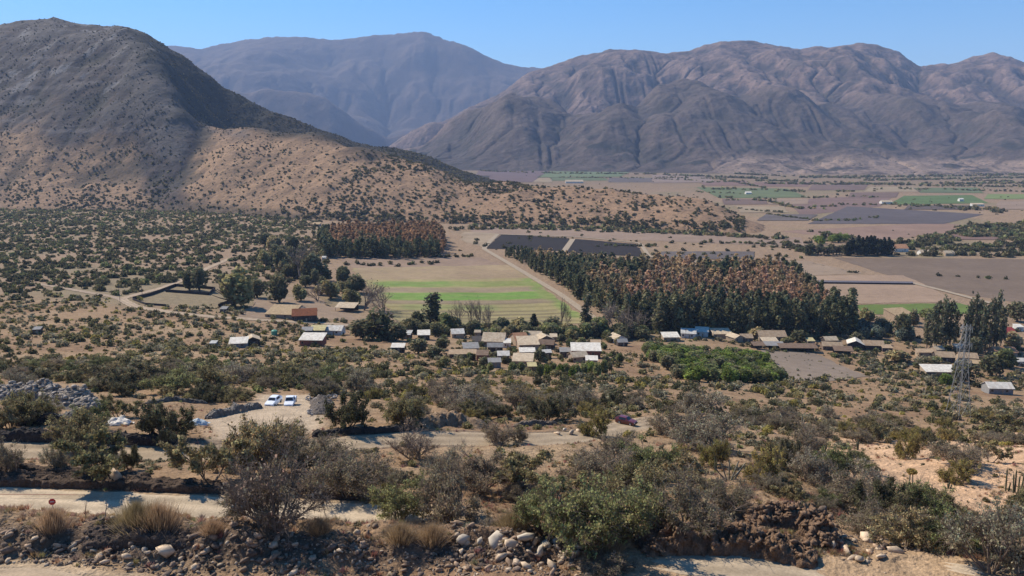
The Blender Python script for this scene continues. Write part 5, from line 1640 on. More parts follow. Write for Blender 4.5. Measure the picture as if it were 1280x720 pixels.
def ridge(name, label, cat, path_px, hgt, halfw, colr, seed, rough=.35, taper=True, steep=.8, res=.16, mat=None, group=None, stones=0, stone_c=None):
    """a bank, wall or heap heaped up along a line on the ground"""
    P = np.array([cast(*p) for p in path_px]); seg = np.concatenate([[0], np.cumsum(np.hypot(*np.diff(P, axis=0).T))])
    n = max(24, int(seg[-1] / res)); t = np.linspace(0, seg[-1], n)
    X = np.interp(t, seg, P[:, 0]); Y = np.interp(t, seg, P[:, 1])
    if len(P) > 2:
        X = gblur(X[None], n / len(P) / 4 + .5, 1)[0]; Y = gblur(Y[None], n / len(P) / 4 + .5, 1)[0]
    tx, ty = np.gradient(X), np.gradient(Y); ln = np.hypot(tx, ty) + 1e-9
    o_ = np.linspace(-1, 1, 25)
    ww = halfw * (1 + .3 * fbm(t / 3, t * 0 + seed, 3, seed))
    VX = X[:, None] - (ty / ln)[:, None] * o_ * ww[:, None]; VY = Y[:, None] + (tx / ln)[:, None] * o_ * ww[:, None]
    pr = np.clip((1 - np.abs(o_)) / (1 - steep + 1e-6), 0, 1)[None] ** .8
    hh = hgt * (1 + .4 * fbm(t / 2.5, t * 0 + 3 + seed, 3, seed + 1))[:, None]
    if taper:
        hh = hh * np.clip(np.minimum(t, t[-1] - t) / (halfw * 2.0), .05, 1)[:, None] ** .6
    base = height(VX, VY)
    ns = fbm(VX / .7, VY / .7, 4, seed + 5) * rough + fbm(VX / .22, VY / .22, 2, seed + 6) * rough * .35
    VZ = base - .15 + pr * (hh + .15) * (1 + ns)
    jx = fbm(VX / .5, VY / .5 + VZ, 3, seed + 8) * rough * .8 * (pr > 0)
    VX = VX + jx * .5; VY = VY + jx
    c = np.tile(np.array(colr), VX.shape + (1,)) * (1 + .35 * fbm(VX / .4, VY / .4 + VZ * 2, 3, seed + 9))[..., None]
    root = thing(name, label, cat, (float(X[n // 2]), float(Y[n // 2]), float(base[n // 2, 12])), 0, group)
    org = np.array(root.location)
    o = link('earth' if stone_c is None else 'stonework', new_mesh(name, np.stack([VX, VY, VZ], -1).reshape(-1, 3) - org, grid_faces(n, 25), [mat or M_clod], {'Col': c.reshape(-1, 3)}, smooth=False), root)
    if stones:
        q = np.random.default_rng(seed); k = q.integers(0, n, stones); m_ = q.integers(4, 21, stones)
        pts = np.stack([VX[k, m_], VY[k, m_], VZ[k, m_]], 1) - org
        sz = hgt * q.uniform(.10, .30, stones)
        so = rocks_joined('stones', pts, sz, [stone_c if stone_c is not None else tuple(np.array(colr) * 1.3)] * stones, root, seed=seed)
        so['kind'] = 'stuff'
    return root


M_clod = mat_attr('clods', ((1.5, .3), (7, .35)), bump=.9, bscale=6, bdist=.2)
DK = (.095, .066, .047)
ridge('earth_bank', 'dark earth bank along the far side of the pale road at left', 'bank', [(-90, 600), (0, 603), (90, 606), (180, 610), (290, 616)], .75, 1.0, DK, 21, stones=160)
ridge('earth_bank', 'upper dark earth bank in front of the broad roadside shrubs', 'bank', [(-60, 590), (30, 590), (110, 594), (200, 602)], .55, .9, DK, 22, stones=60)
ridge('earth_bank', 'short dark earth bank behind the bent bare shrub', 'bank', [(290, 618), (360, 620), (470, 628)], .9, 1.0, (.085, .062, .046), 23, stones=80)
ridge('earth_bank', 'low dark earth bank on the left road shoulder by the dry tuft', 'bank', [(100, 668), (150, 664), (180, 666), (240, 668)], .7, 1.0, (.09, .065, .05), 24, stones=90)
ridge('earth_heap', 'lower dark brown heap of earth clods beside the bottom road', 'earth heap', [(800, 680), (850, 681), (900, 684), (950, 690), (1000, 698), (1025, 700)], 1.15, 1.5, (.17, .107, .066), 25, rough=.75, steep=.5, stones=420, stone_c=(.19, .12, .075), res=.12)
ridge('earth_heap', 'upper dark brown heap of earth clods under the black boulder', 'earth heap', [(930, 648), (965, 650), (1000, 656), (1024, 668), (1030, 686)], 1.5, 1.5, (.165, .103, .065), 26, rough=.75, steep=.5, stones=420, stone_c=(.19, .12, .075), res=.12)
ridge('earth_heap', 'brown stony heap under the grey twiggy shrub', 'earth heap', [(790, 676), (830, 674), (870, 675)], .8, 1.0, (.12, .085, .06), 27, rough=.5, stones=60)
ridge('stone_wall', 'black stone wall edge above the second dirt road', 'wall', [(-60, 549), (30, 550), (90, 552), (150, 554), (225, 556)], 1.15, .7, (.05, .042, .038), 31, steep=.85, stones=200, stone_c=(.07, .058, .05), rough=.2)
ridge('stone_wall', 'dark wall between the tyre heap and the second road', 'wall', [(386, 545), (430, 543), (480, 541), (520, 538)], .8, .6, (.055, .046, .04), 32, steep=.85, stones=90, stone_c=(.08, .065, .045), rough=.2)
ridge('stone_wall', 'black walled pit edge with pale stones on top at left', 'wall', [(24, 530), (50, 531), (84, 529)], 1.6, .7, (.035, .030, .028), 33, steep=.85, stones=60, stone_c=(.16, .14, .12), rough=.2)
ridge('stone_wall', 'grey dry stone wall behind the parking yard', 'wall', [(258, 524), (280, 519), (305, 513), (326, 509)], 1.0, 1.0, (.15, .13, .11), 34, steep=.6, stones=190, stone_c=(.28, .25, .21), rough=.3)
ridge('stone_wall', 'low grey stone wall above the white lumps', 'wall', [(180, 508), (215, 504), (262, 505)], .7, .7, (.13, .115, .095), 35, steep=.6, stones=70, stone_c=(.17, .155, .13), rough=.3)
ridge('stone_wall', 'pale stone row along the bend of the second road', 'wall', [(640, 534), (668, 533), (700, 531)], .7, .7, (.16, .125, .095), 37, steep=.6, stones=60, stone_c=(.24, .19, .15), rough=.3)
ridge('cut_bank', 'pale orange cut bank above the second road', 'bank', [(520, 536), (545, 531), (575, 532), (610, 535)], 1.9, 2.2, (.24, .165, .105), 38, steep=.35, rough=.25, stones=20)
ridge('rubble_mound', 'big grey mound of broken stones at the left edge', 'rubble mound', [(-60, 500), (0, 500), (50, 500), (95, 507), (122, 512)], 3.0, 4.2, (.19, .16, .13), 36, steep=.2, stones=900, stone_c=(.30, .255, .21), rough=.25, res=.4)
ridge('rubble_mound', 'small grey mound of stones right of the big left one', 'rubble mound', [(78, 518), (105, 520), (132, 521)], 1.1, 1.6, (.15, .14, .12), 39, steep=.3, stones=120, stone_c=(.22, .20, .18), rough=.3)

# ------------------------------------------------------------------ buildings
class MB:
    def __init__(s): s.v = []; s.f = []; s.n = 0
    def add(s, V, Fs):
        s.v.append(np.asarray(V, float)); s.f += [tuple(i + s.n for i in q) for q in Fs]; s.n += len(V); return s
    def box(s, x0, x1, y0, y1, z0, z1):
        V = [(x, y, z) for z in (z0, z1) for x, y in ((x0, y0), (x1, y0), (x1, y1), (x0, y1))]
        return s.add(V, [(0, 3, 2, 1), (4, 5, 6, 7), (0, 1, 5, 4), (1, 2, 6, 5), (2, 3, 7, 6), (3, 0, 4, 7)])
    def bar(s, a, b, w, h=None):
        a, b = np.array(a, float), np.array(b, float); d = b - a; d /= np.linalg.norm(d) + 1e-9
        ref = np.array([0, 0, 1.0]) if abs(d[2]) < .9 else np.array([1.0, 0, 0])
        p = np.cross(d, ref); p /= np.linalg.norm(p); q = np.cross(d, p); h = h or w
        V = [c + p * i * w / 2 + q * j * h / 2 for c in (a, b) for i, j in ((-1, -1), (1, -1), (1, 1), (-1, 1))]
        return s.add(V, [(0, 3, 2, 1), (4, 5, 6, 7), (0, 1, 5, 4), (1, 2, 6, 5), (2, 3, 7, 6), (3, 0, 4, 7)])
    def build(s, name, mat, parent=None, smooth=False):
        me = bpy.data.meshes.new(name); me.from_pydata([tuple(v) for v in np.concatenate(s.v)], [], s.f); me.materials.append(mat)
        if smooth:
            for p in me.polygons: p.use_smooth = True
        me.update(); return link(name, me, parent)


ROOF = dict(white=(.76, .69, .58), cream=(.60, .47, .32), tan=(.46, .33, .21), orange=(.48, .25, .14), rust=(.27, .095, .045), grey=(.30, .285, .265), blue=(.55, .53, .48), dark=(.085, .075, .07), brown=(.22, .15, .105), yellow=(.56, .47, .24), red=(.40, .075, .07), ochre=(.46, .33, .19))
WALL = dict(dark=(.07, .055, .048), tan=(.36, .27, .19), white=(.60, .57, .52), red=(.24, .095, .065), brown=(.17, .12, .09), grey=(.24, .23, .22))


def mat_roof(k):
    nm = 'roof_' + k
    if nm in _mc: return _mc[nm]
    m, N, L, b = mat_new(nm, .8, .08)
    tc = N.new('ShaderNodeTexCoord')
    n = N.new('ShaderNodeTexNoise'); n.inputs['Scale'].default_value = .8; n.inputs['Detail'].default_value = 6; L.new(tc.outputs['Object'], n.inputs['Vector'])
    f = ramp_val(N, L, n.outputs['Fac'], .3, .75, .72, 1.12)
    w = N.new('ShaderNodeTexWave'); w.inputs['Scale'].default_value = 1.6; w.wave_profile = 'SIN'; L.new(tc.outputs['Object'], w.inputs['Vector'])
    g = ramp_val(N, L, w.outputs['Fac'], 0, 1, .9, 1.05)
    q = N.new('ShaderNodeMath'); q.operation = 'MULTIPLY'; L.new(f, q.inputs[0]); L.new(g, q.inputs[1])
    mx = N.new('ShaderNodeVectorMath'); mx.operation = 'SCALE'; mx.inputs[0].default_value = ROOF[k]; L.new(q.outputs[0], mx.inputs['Scale'])
    n2 = N.new('ShaderNodeTexNoise'); n2.inputs['Scale'].default_value = .45; n2.inputs['Detail'].default_value = 4; L.new(tc.outputs['Object'], n2.inputs['Vector'])
    oi = N.new('ShaderNodeObjectInfo'); L.new(oi.outputs['Location'], n2.inputs['Vector']) if False else None
    rm = N.new('ShaderNodeMix'); rm.data_type = 'RGBA'; L.new(ramp_val(N, L, n2.outputs['Fac'], .52, .62, 0, .6), rm.inputs[0]); L.new(mx.outputs[0], rm.inputs[6]); rm.inputs[7].default_value = (*[.55 * c_ + k_ for c_, k_ in zip(ROOF[k], (.07, .03, .01))], 1)
    L.new(rm.outputs[2], b.inputs['Base Color'])
    bp = N.new('ShaderNodeBump'); bp.inputs['Strength'].default_value = .5; bp.inputs['Distance'].default_value = .05; L.new(w.outputs['Fac'], bp.inputs['Height']); L.new(bp.outputs[0], b.inputs['Normal'])
    _mc[nm] = m
    return m


M_win = mat_plain('window_glass', (.03, .035, .04), .15, .1, 1, spec=.5)
M_frame = mat_plain('painted_wood', (.34, .27, .20), .7, .2, 3)
M_post = mat_plain('weathered_post', (.12, .09, .07), .9, .3, 3)


def house(name, label, px, row, wpx, dep, hgt, roof, wall, kind='gable', yaw=0.0, wins=2, cat='house', group='buildings of the valley', pitch=.28):
    x, y, z = ground_pt(px, row)
    w = wpx / F * y * (1.12 if 560 < px < 1000 and row > 400 else 1); d = w * dep
    t = thing(name, label, cat, (x, y + d * .5, z), yaw, group)
    wm = mat_plain('wall_' + wall, WALL[wall], .9, .2, 1.2, bump=.2)
    rm = mat_roof(roof)
    W, D = w / 2, d / 2
    ov = .06 * w if w < 8 else .45
    th = .14
    if kind == 'gable':                            # ridge along x
        rz = hgt + D * pitch * 2 * .9
        m = MB(); m.add([(-W, -D, -.4), (W, -D, -.4), (W, D, -.4), (-W, D, -.4), (-W, -D, hgt), (W, -D, hgt), (W, D, hgt), (-W, D, hgt), (-W, 0, rz), (W, 0, rz)],
                       [(0, 1, 5, 4), (1, 2, 6, 9, 5), (2, 3, 7, 6), (3, 0, 4, 8, 7)]); m.build('wall', wm, t)
        m = MB(); s = (rz - hgt) / D
        for sg in (-1, 1):
            e = D + ov
            V = [(-W - ov, sg * e, rz - s * e), (W + ov, sg * e, rz - s * e), (W + ov, 0, rz), (-W - ov, 0, rz)]
            V = [(a, b, c + .03) for a, b, c in V] + [(a, b, c + th) for a, b, c in V]
            m.add(V, [(0, 3, 2, 1), (4, 5, 6, 7), (0, 1, 5, 4), (1, 2, 6, 5), (2, 3, 7, 6), (3, 0, 4, 7)] if sg < 0 else [(0, 1, 2, 3), (7, 6, 5, 4), (4, 5, 1, 0), (5, 6, 2, 1), (6, 7, 3, 2), (7, 4, 0, 3)])
        m.build('roof', rm, t)
    elif kind == 'front':                          # ridge pointing at the viewer
        rz = hgt + W * pitch * 1.6
        m = MB(); m.add([(-W, -D, -.4), (W, -D, -.4), (W, D, -.4), (-W, D, -.4), (-W, -D, hgt), (W, -D, hgt), (W, D, hgt), (-W, D, hgt), (0, -D, rz), (0, D, rz)],
                       [(0, 1, 5, 8, 4), (1, 2, 6, 5), (2, 3, 7, 9, 6), (3, 0, 4, 7)]); m.build('wall', wm, t)
        m = MB(); s = (rz - hgt) / W
        for sg in (-1, 1):
            e = W + ov
            V = [(sg * e, -D - ov, rz - s * e), (0, -D - ov, rz), (0, D + ov, rz), (sg * e, D + ov, rz - s * e)]
            V = [(a, b, c + .03) for a, b, c in V] + [(a, b, c + th) for a, b, c in V]
            m.add(V, [(0, 3, 2, 1), (4, 5, 6, 7), (0, 1, 5, 4), (1, 2, 6, 5), (2, 3, 7, 6), (3, 0, 4, 7)])
        m.build('roof', rm, t)
    elif kind in ('mono', 'open'):                 # one slope falling towards the viewer
        r0, r1 = hgt, hgt + d * pitch * .7
        if kind == 'mono':
            m = MB(); m.add([(-W, -D, -.4), (W, -D, -.4), (W, D, -.4), (-W, D, -.4), (-W, -D, r0), (W, -D, r0), (W, D, r1), (-W, D, r1)], [(0, 1, 5, 4), (1, 2, 6, 5), (2, 3, 7, 6), (3, 0, 4, 7)]); m.build('wall', wm, t)
        else:
            m = MB(); m.box(-W, W, D - .2, D, -.4, r1); m.build('wall', wm, t)
            for k in range(max(3, int(w / 4))):
                m = MB(); xx = -W + .15 + (2 * W - .3) * k / (max(3, int(w / 4)) - 1); m.bar((xx, -D + .1, -.4), (xx, -D + .1, r0), .18); m.build('post', M_post, t)
        s = (r1 - r0) / d
        V = [(-W - ov, -D - ov, r0 - s * ov), (W + ov, -D - ov, r0 - s * ov), (W + ov, D + ov, r1 + s * ov), (-W - ov, D + ov, r1 + s * ov)]
        V = [(a, b, c + .03) for a, b, c in V] + [(a, b, c + th) for a, b, c in V]
        m = MB(); m.add(V, [(0, 3, 2, 1), (4, 5, 6, 7), (0, 1, 5, 4), (1, 2, 6, 5), (2, 3, 7, 6), (3, 0, 4, 7)]); m.build('roof', rm, t)
    if kind != 'open' and wins >= 0:
        m = MB(); dx = W * .15; m.box(dx - .45, dx + .45, -D - .05, -D - .005, -.3, min(2.0, hgt * .85)); m.build('door', M_frame, t)
        for k in range(wins):
            cx = -W + (k + .5) * (W * 1.0) / max(wins, 1) if k % 2 == 0 else W - (k + .3) * (W * .8) / max(wins, 1)
            s = min(.55, W * .22)
            m = MB()
            for a in ((cx - s, cx + s, -D - .06, -D - .006, hgt * .38, hgt * .38 + .08), (cx - s, cx + s, -D - .06, -D - .006, hgt * .78 - .08, hgt * .78), (cx - s, cx - s + .08, -D - .06, -D - .006, hgt * .38 + .08, hgt * .78 - .08), (cx + s - .08, cx + s, -D - .06, -D - .006, hgt * .38 + .08, hgt * .78 - .08)): m.box(*a)
            fr = m.build('window', M_frame, t)
            m = MB(); m.box(cx - s + .08, cx + s - .08, -D - .03, -D - .008, hgt * .38 + .08, hgt * .78 - .08); m.build('pane', M_win, fr)
    return t


H = [  # label, px, row, width px, depth ratio, wall height, roof, wall, kind, yaw
    ('big ochre roofed barn at the edge of the bare brown yard', 350, 398, 36, .7, 2.4, 'ochre', 'tan', 'mono', -.12), ('rust red roofed barn wing with dark front, right of the ochre barn', 378, 402, 30, .7, 3.6, 'rust', 'dark', 'gable', .22),
    ('tan roofed open shed beside the striped field', 432, 390, 25, .55, 2.8, 'cream', 'dark', 'open', -.15), ('white roofed house with dark red wall above the red dirt yard', 389, 433, 29, .6, 2.9, 'white', 'red', 'mono', -.05),
    ('low white roof left of the cream gable, on the bushy plain', 296, 435, 21, .7, 2.0, 'white', 'grey', 'mono', .2), ('cream gable house beside the low white roof', 313, 433, 17, .9, 2.8, 'cream', 'dark', 'front', .35),
    ('small grey roof left of the yellow and white roofs', 383, 419, 13, .7, 2.3, 'grey', 'dark', 'mono', .1), ('pale yellow roof left of the white tent shaped roof', 396, 419, 18, .7, 2.5, 'yellow', 'tan', 'mono', .05), ('white tent shaped roof beside the pale yellow roof', 416, 419, 24, .6, 2.6, 'white', 'white', 'gable', -.1),
    ('small grey hut left of the ochre barn', 279, 391, 8, .9, 2.2, 'grey', 'dark', 'mono', 0), ('lonely small grey roof on the far left plain', 45, 418, 9, .8, 2.2, 'grey', 'dark', 'mono', .2),
    ('small white shed standing alone on red ground', 497, 441, 16, .6, 2.4, 'white', 'dark', 'mono', 0), ('white roof among dark trees left of the village', 529, 425, 15, .8, 2.6, 'white', 'dark', 'mono', .1), ('blue grey roof left of the white roof in the dark trees', 507, 424, 13, .8, 2.4, 'blue', 'brown', 'mono', -.1),
    ('rounded white roof between trees, left of the village core', 571, 423, 14, .9, 2.6, 'white', 'tan', 'gable', .2), ('tiny cream roof at the top left of the village', 597, 421, 7, .9, 2.5, 'cream', 'tan', 'gable', 0),
    ('big cream roof at the top left of the village core', 618, 434, 25, .9, 3.0, 'cream', 'tan', 'gable', -.12), ('dark grey roof left of the big cream roof', 597, 433, 12, .9, 2.6, 'dark', 'grey', 'mono', .1), ('grey metal roof with yellow front at the left of the village', 588, 442, 17, .7, 2.4, 'grey', 'tan', 'mono', .15),
    ('dark fronted grey roof below the big cream roof', 619, 440, 17, .6, 2.4, 'grey', 'dark', 'gable', 0), ('small white roof right of the big cream roof', 634, 435, 8, 1.2, 2.5, 'white', 'white', 'mono', 0), ('long low tan shed at the left foot of the village', 578, 449, 30, .28, 2.2, 'tan', 'brown', 'mono', .04),
    ('reddish brown shed between the long tan shed and the white gable', 603, 452, 13, .8, 2.6, 'brown', 'red', 'mono', -.05), ('white gable house low in the village middle', 629, 453, 13, .9, 2.8, 'white', 'brown', 'gable', .05), ('flat grey roof under the white gable house', 618, 460, 14, .6, 2.2, 'grey', 'grey', 'mono', .1),
    ('cream roofed house at the lower middle of the village', 654, 460, 22, .7, 2.7, 'cream', 'tan', 'mono', -.08), ('pale yellow awning roof before the lime green trees', 665, 466, 10, .8, 2.3, 'yellow', 'tan', 'open', .1), ('terracotta roof in the middle of the village', 649, 432, 15, 1.3, 2.8, 'orange', 'tan', 'gable', .3),
    ('cream roof at the top of the village beside the terracotta one', 666, 427, 20, .7, 2.8, 'cream', 'tan', 'gable', -.1), ('pale gable at the top right of the village', 680, 431, 17, .8, 3.0, 'cream', 'brown', 'front', .3), ('wide cream roof in the village centre', 660, 438, 23, .8, 2.8, 'cream', 'tan', 'mono', .12),
    ('white roof below the wide cream roof', 659, 447, 17, .5, 2.5, 'white', 'tan', 'mono', .05), ('brown roofed house right of the village centre', 684, 437, 17, .7, 2.6, 'brown', 'dark', 'gable', -.2), ('small white fronted hut right of the village centre', 683, 448, 10, .8, 2.5, 'white', 'dark', 'gable', .2),
    ('tiny pale roof at the upper right of the village', 692, 427, 8, .9, 2.5, 'cream', 'tan', 'mono', 0), ('large white hall roof at the right of the village', 733, 448, 33, .5, 3.4, 'white', 'red', 'mono', -.04), ('grey white roof left of the large white hall', 708, 447, 14, .6, 2.6, 'grey', 'dark', 'mono', 0),
    ('cream roof in front of the large white hall', 723, 453, 18, .7, 2.4, 'cream', 'tan', 'gable', .3), ('white lean-to at the right front of the large white hall', 740, 457, 13, .7, 2.2, 'white', 'tan', 'mono', -.05), ('low tan roof behind the large white hall', 745, 434, 11, .6, 2.2, 'tan', 'tan', 'mono', 0),
    ('cream hipped house between the hall and the orchard', 772, 429, 15, .9, 2.6, 'cream', 'white', 'front', .4), ('grey shed in front of the cream hipped house', 778, 433, 11, .8, 2.2, 'grey', 'dark', 'gable', .1),
    ('white roof at the left top of the orchard', 839, 427, 18, .6, 2.5, 'white', 'tan', 'mono', .05), ('bluish white roof behind the orchard', 862, 423, 16, .7, 2.8, 'blue', 'white', 'mono', -.2), ('white roof right of the bluish one behind the orchard', 879, 421, 14, .8, 2.8, 'white', 'white', 'mono', -.25),
    ('cream roof right of the white ones behind the orchard', 903, 423, 21, .6, 2.6, 'cream', 'tan', 'mono', .05), ('cream gable facing the orchard top corner', 921, 428, 13, 1.0, 2.6, 'cream', 'tan', 'front', .4), ('tan roof left of the long tan one', 934, 428, 13, .8, 2.6, 'tan', 'brown', 'gable', 0),
    ('long tan tile roof under the plantation edge', 966, 427, 31, .5, 3.0, 'tan', 'tan', 'gable', 0), ('cream roof in front of the long tan tile roof', 963, 432, 17, .5, 2.4, 'cream', 'dark', 'mono', .02), ('dark roofed open shed at the orchard corner', 949, 437, 13, .6, 2.2, 'brown', 'dark', 'open', .05),
    ('grey roofed shed below the long tan tile roof', 969, 437, 21, .4, 2.2, 'grey', 'dark', 'open', -.05), ('long dark open shed above the grey clearing', 999, 440, 42, .22, 2.2, 'brown', 'dark', 'open', -.04), ('pale yellow hut right of the long tan tile roof', 1014, 432, 9, .9, 2.6, 'yellow', 'tan', 'mono', 0),
    ('cream roof left of the tan roof above the grey clearing', 1039, 431, 16, .7, 2.6, 'cream', 'dark', 'gable', .1), ('tan roof above the dark roof by the clearing', 1042, 438, 24, .5, 2.4, 'tan', 'brown', 'gable', -.15), ('dark front shed at the right end of the clearing', 1056, 444, 22, .5, 2.3, 'brown', 'dark', 'open', -.2),
    ('steep white gable house right of the clearing', 1073, 437, 19, .9, 3.0, 'white', 'dark', 'front', -.35), ('tan roof right of the steep white gable', 1094, 438, 24, .6, 2.8, 'tan', 'dark', 'gable', -.15), ('small tan hut at the end of the tan roofs', 1110, 440, 12, .7, 2.2, 'tan', 'dark', 'mono', -.1),
    ('pale adobe building in front of the green strip', 1129, 404, 28, .7, 5.0, 'ochre', 'tan', 'mono', .25), ('small pale annex right of the adobe building', 1142, 405, 10, .9, 2.6, 'cream', 'tan', 'mono', .2),
    ('flat tan roof left of the gabled dark house', 1158, 446, 20, .4, 2.4, 'tan', 'tan', 'mono', 0), ('cream roof above the gabled dark house', 1174, 443, 12, .9, 2.6, 'cream', 'tan', 'gable', .2), ('tan gable with dark front left of the pylon', 1184, 453, 22, .7, 2.8, 'tan', 'dark', 'gable', -.2),
    ('white roof behind the pylon', 1203, 441, 14, .7, 2.6, 'white', 'tan', 'mono', 0), ('wide tan roof right of the pylon', 1213, 454, 21, .7, 2.8, 'tan', 'tan', 'gable', -.25), ('low tan roof under the wide tan roof right of the pylon', 1221, 460, 14, .6, 2.2, 'ochre', 'tan', 'mono', -.2),
    ('long white roof left of the pylon foot', 1178, 471, 40, .4, 2.4, 'white', 'tan', 'mono', -.06), ('orange roof at the left of the long white roof', 1160, 465, 11, .8, 2.4, 'orange', 'tan', 'gable', 0), ('white roofed house alone at the right edge slope', 1252, 493, 30, .55, 2.6, 'white', 'grey', 'gable', -.08),
    ('wide orange tile roof near the right edge', 1258, 447, 28, .6, 2.8, 'orange', 'tan', 'gable', .05), ('white house at the right edge below the orange roof', 1276, 458, 12, .8, 2.6, 'white', 'white', 'gable', 0), ('red roofed house behind the eucalyptus row', 1260, 422, 17, .8, 3.4, 'red', 'red', 'gable', .1),
    ('white shed beside the red roofed house', 1275, 414, 9, .8, 2.6, 'white', 'white', 'mono', 0), ('teal roofed hut in the bushes left of the cream gable', 266, 436, 8, .8, 2.2, 'blue', 'grey', 'mono', 0),
    ('orange roofed house at the end of the distant tree row', 1127, 315, 17, .8, 4.0, 'orange', 'white', 'gable', 0), ('pale roof right of the distant orange roof', 1157, 319, 12, .7, 3.0, 'cream', 'white', 'gable', 0), ('cream roof furthest right beyond the brown field', 1187, 320, 12, .7, 3.0, 'cream', 'tan', 'gable', .1),
    ('tiny white house beside the bright green field', 1202, 252, 5, .8, 5.0, 'white', 'white', 'gable', 0), ('pale farm shed left of the bright green field', 1109, 255, 13, .5, 4.0, 'cream', 'white', 'gable', 0), ('long pale shed right of the bright green field', 1223, 258, 15, .3, 4.0, 'cream', 'white', 'mono', 0),
    ('pale long building just behind the spur crest', 718, 229, 22, .3, 5.0, 'cream', 'white', 'gable', 0), ('small white farm roof in the green field by the spur end', 936, 243, 7, .7, 4.0, 'white', 'white', 'gable', 0), ('white gable among the distant dark trees', 1093, 312, 4, 1.0, 7.0, 'white', 'white', 'gable', 0),
    ('small pale hut below the far plantation', 405, 327, 5, .9, 4.0, 'white', 'white', 'gable', 0), ('tan shed in the gap left of the far plantation', 395, 283, 9, .8, 3.0, 'ochre', 'tan', 'mono', 0),
]
for i, (lab, px, row, w, dep, hh, ro, wa, kd, yaw) in enumerate(H):
    nm = 'shed' if any(k in lab for k in ('shed', 'hut', 'barn', 'lean-to', 'awning')) else 'house'
    house(nm, lab, px, row, w, dep * 1.25, hh * 1.05, ro, wa, kd, yaw, -1 if kd == 'open' else (2 if w > 14 else 1), nm)

# long dark shed standing in the pale field
x0, y0, z0 = ground_pt(1022, 354); x1, y1, z1 = ground_pt(1140, 355.5)
L_ = math.hypot(x1 - x0, y1 - y0)
t = thing('long_shed', 'very long low dark shed in the pale bare field', 'shed', ((x0 + x1) / 2, (y0 + y1) / 2, 0.1), math.atan2(y1 - y0, x1 - x0))
MB().box(-L_ / 2, L_ / 2, -2.2, 2.2, -.2, 1.5).build('wall', mat_plain('dark_netting', (.055, .045, .05), .9, .2, 1), t)
m = MB(); m.add([(-L_ / 2 - .3, -2.6, 1.45), (L_ / 2 + .3, -2.6, 1.45), (L_ / 2 + .3, 0, 2.5), (-L_ / 2 - .3, 0, 2.5), (-L_ / 2 - .3, 2.6, 1.45), (L_ / 2 + .3, 2.6, 1.45)], [(0, 1, 2, 3), (3, 2, 5, 4)]); m.build('roof', mat_plain('roof_slate', (.17, .15, .16), .6, .2, 1), t)

# walled corral
M_wallnet = mat_plain('dark_boards', (.045, .036, .034), .9, .3, 2)
def run_wall(t, pts, hgt, th, mat, name='wall'):
    org = np.array(t.location)
    for a, b in zip(pts[:-1], pts[1:]):
        xa, ya, za = ground_pt(*a); xb, yb, zb = ground_pt(*b)
        n = 12; m = MB()
        for k in range(n):
            f0, f1 = k / n, (k + 1) / n
            pa = np.array([xa + (xb - xa) * f0, ya + (yb - ya) * f0]); pb = np.array([xa + (xb - xa) * f1, ya + (yb - ya) * f1])
            z_a = float(height(pa[:1], pa[1:])[0]); z_b = float(height(pb[:1], pb[1:])[0])
            m.bar((pa[0] - org[0], pa[1] - org[1], (z_a) + hgt / 2 - .2 - org[2]), (pb[0] - org[0], pb[1] - org[1], (z_b) + hgt / 2 - .2 - org[2]), th, hgt + .4)
        m.build(name, mat, t)
xc, yc, zc = ground_pt(225, 366)
t = thing('corral', 'dark walled corral beside the bend of the dirt road', 'corral', (xc, yc, zc))
run_wall(t, [(166, 375), (190, 369), (219, 358), (269, 362), (261, 369), (207, 365)], 2.1, .35, M_wallnet)
run_wall(t, [(166, 375), (182, 381), (210, 383)], 1.4, .3, M_wallnet)
xc, yc, zc = ground_pt(293, 377)
t = thing('board_fence', 'dark board fence running right below the big corral tree', 'fence', (xc, yc, zc))
run_wall(t, [(273, 384), (288, 378), (314, 371)], 2.2, .3, M_wallnet, 'panel')
xc, yc, zc = ground_pt(1164, 428)
t = thing('garden_wall', 'long pale garden wall below the adobe building', 'wall', (xc, yc, zc))
run_wall(t, [(1137, 425), (1160, 430), (1180, 438)], 1.8, .4, mat_plain('wall_tan', WALL['tan']), 'panel')
M_teal = mat_plain('green_plastic', (.10, .30, .20), .5, .1, 2)
for px, row, lab in [(343, 419, 'green water tank among bushes below the ochre barn')]:
    x, y, z = ground_pt(px, row)
    t = thing('water_tank', lab, 'tank', (x, y, z))
    V, f = tubes([(0, 0, -.2, 0, 0, 2.4, 1.5, 1.5), (0, 0, 2.4, 0, 0, 2.9, 1.5, .5), (0, 0, 2.9, 0, 0, 3.05, .5, .02)], 16); link('barrel', new_mesh('barrel', V, f, [M_teal], smooth=True), t)

# ------------------------------------------------------------------ pylon and poles
M_steel = mat_plain('galvanised_steel', (.22, .22, .215), .6, .12, 2, metal=.0, spec=.4)
px, prow = 1197, 523
x, y, z = ground_pt(px, prow)
Ht = 126 / F * y
t = thing('lattice_pylon', 'tall grey lattice power pylon on the slope at right', 'pylon', (x, y, z), .35)
def hw(zz): return np.interp(zz, [0, Ht * .55, Ht], [Ht * .085, Ht * .036, Ht * .022])
for sx, sy in ((-1, -1), (1, -1), (1, 1), (-1, 1)):
    m = MB()
    for a, b in ((0, Ht * .55), (Ht * .55, Ht)): m.bar((sx * hw(a), sy * hw(a), a - .3 * (a == 0)), (sx * hw(b), sy * hw(b), b), .13)
    m.build('leg', M_steel, t)
lv = [0]
while lv[-1] < Ht * .97: lv.append(min(Ht, lv[-1] + 2.0 * hw(lv[-1]) * 1.15 + .5))
m = MB()
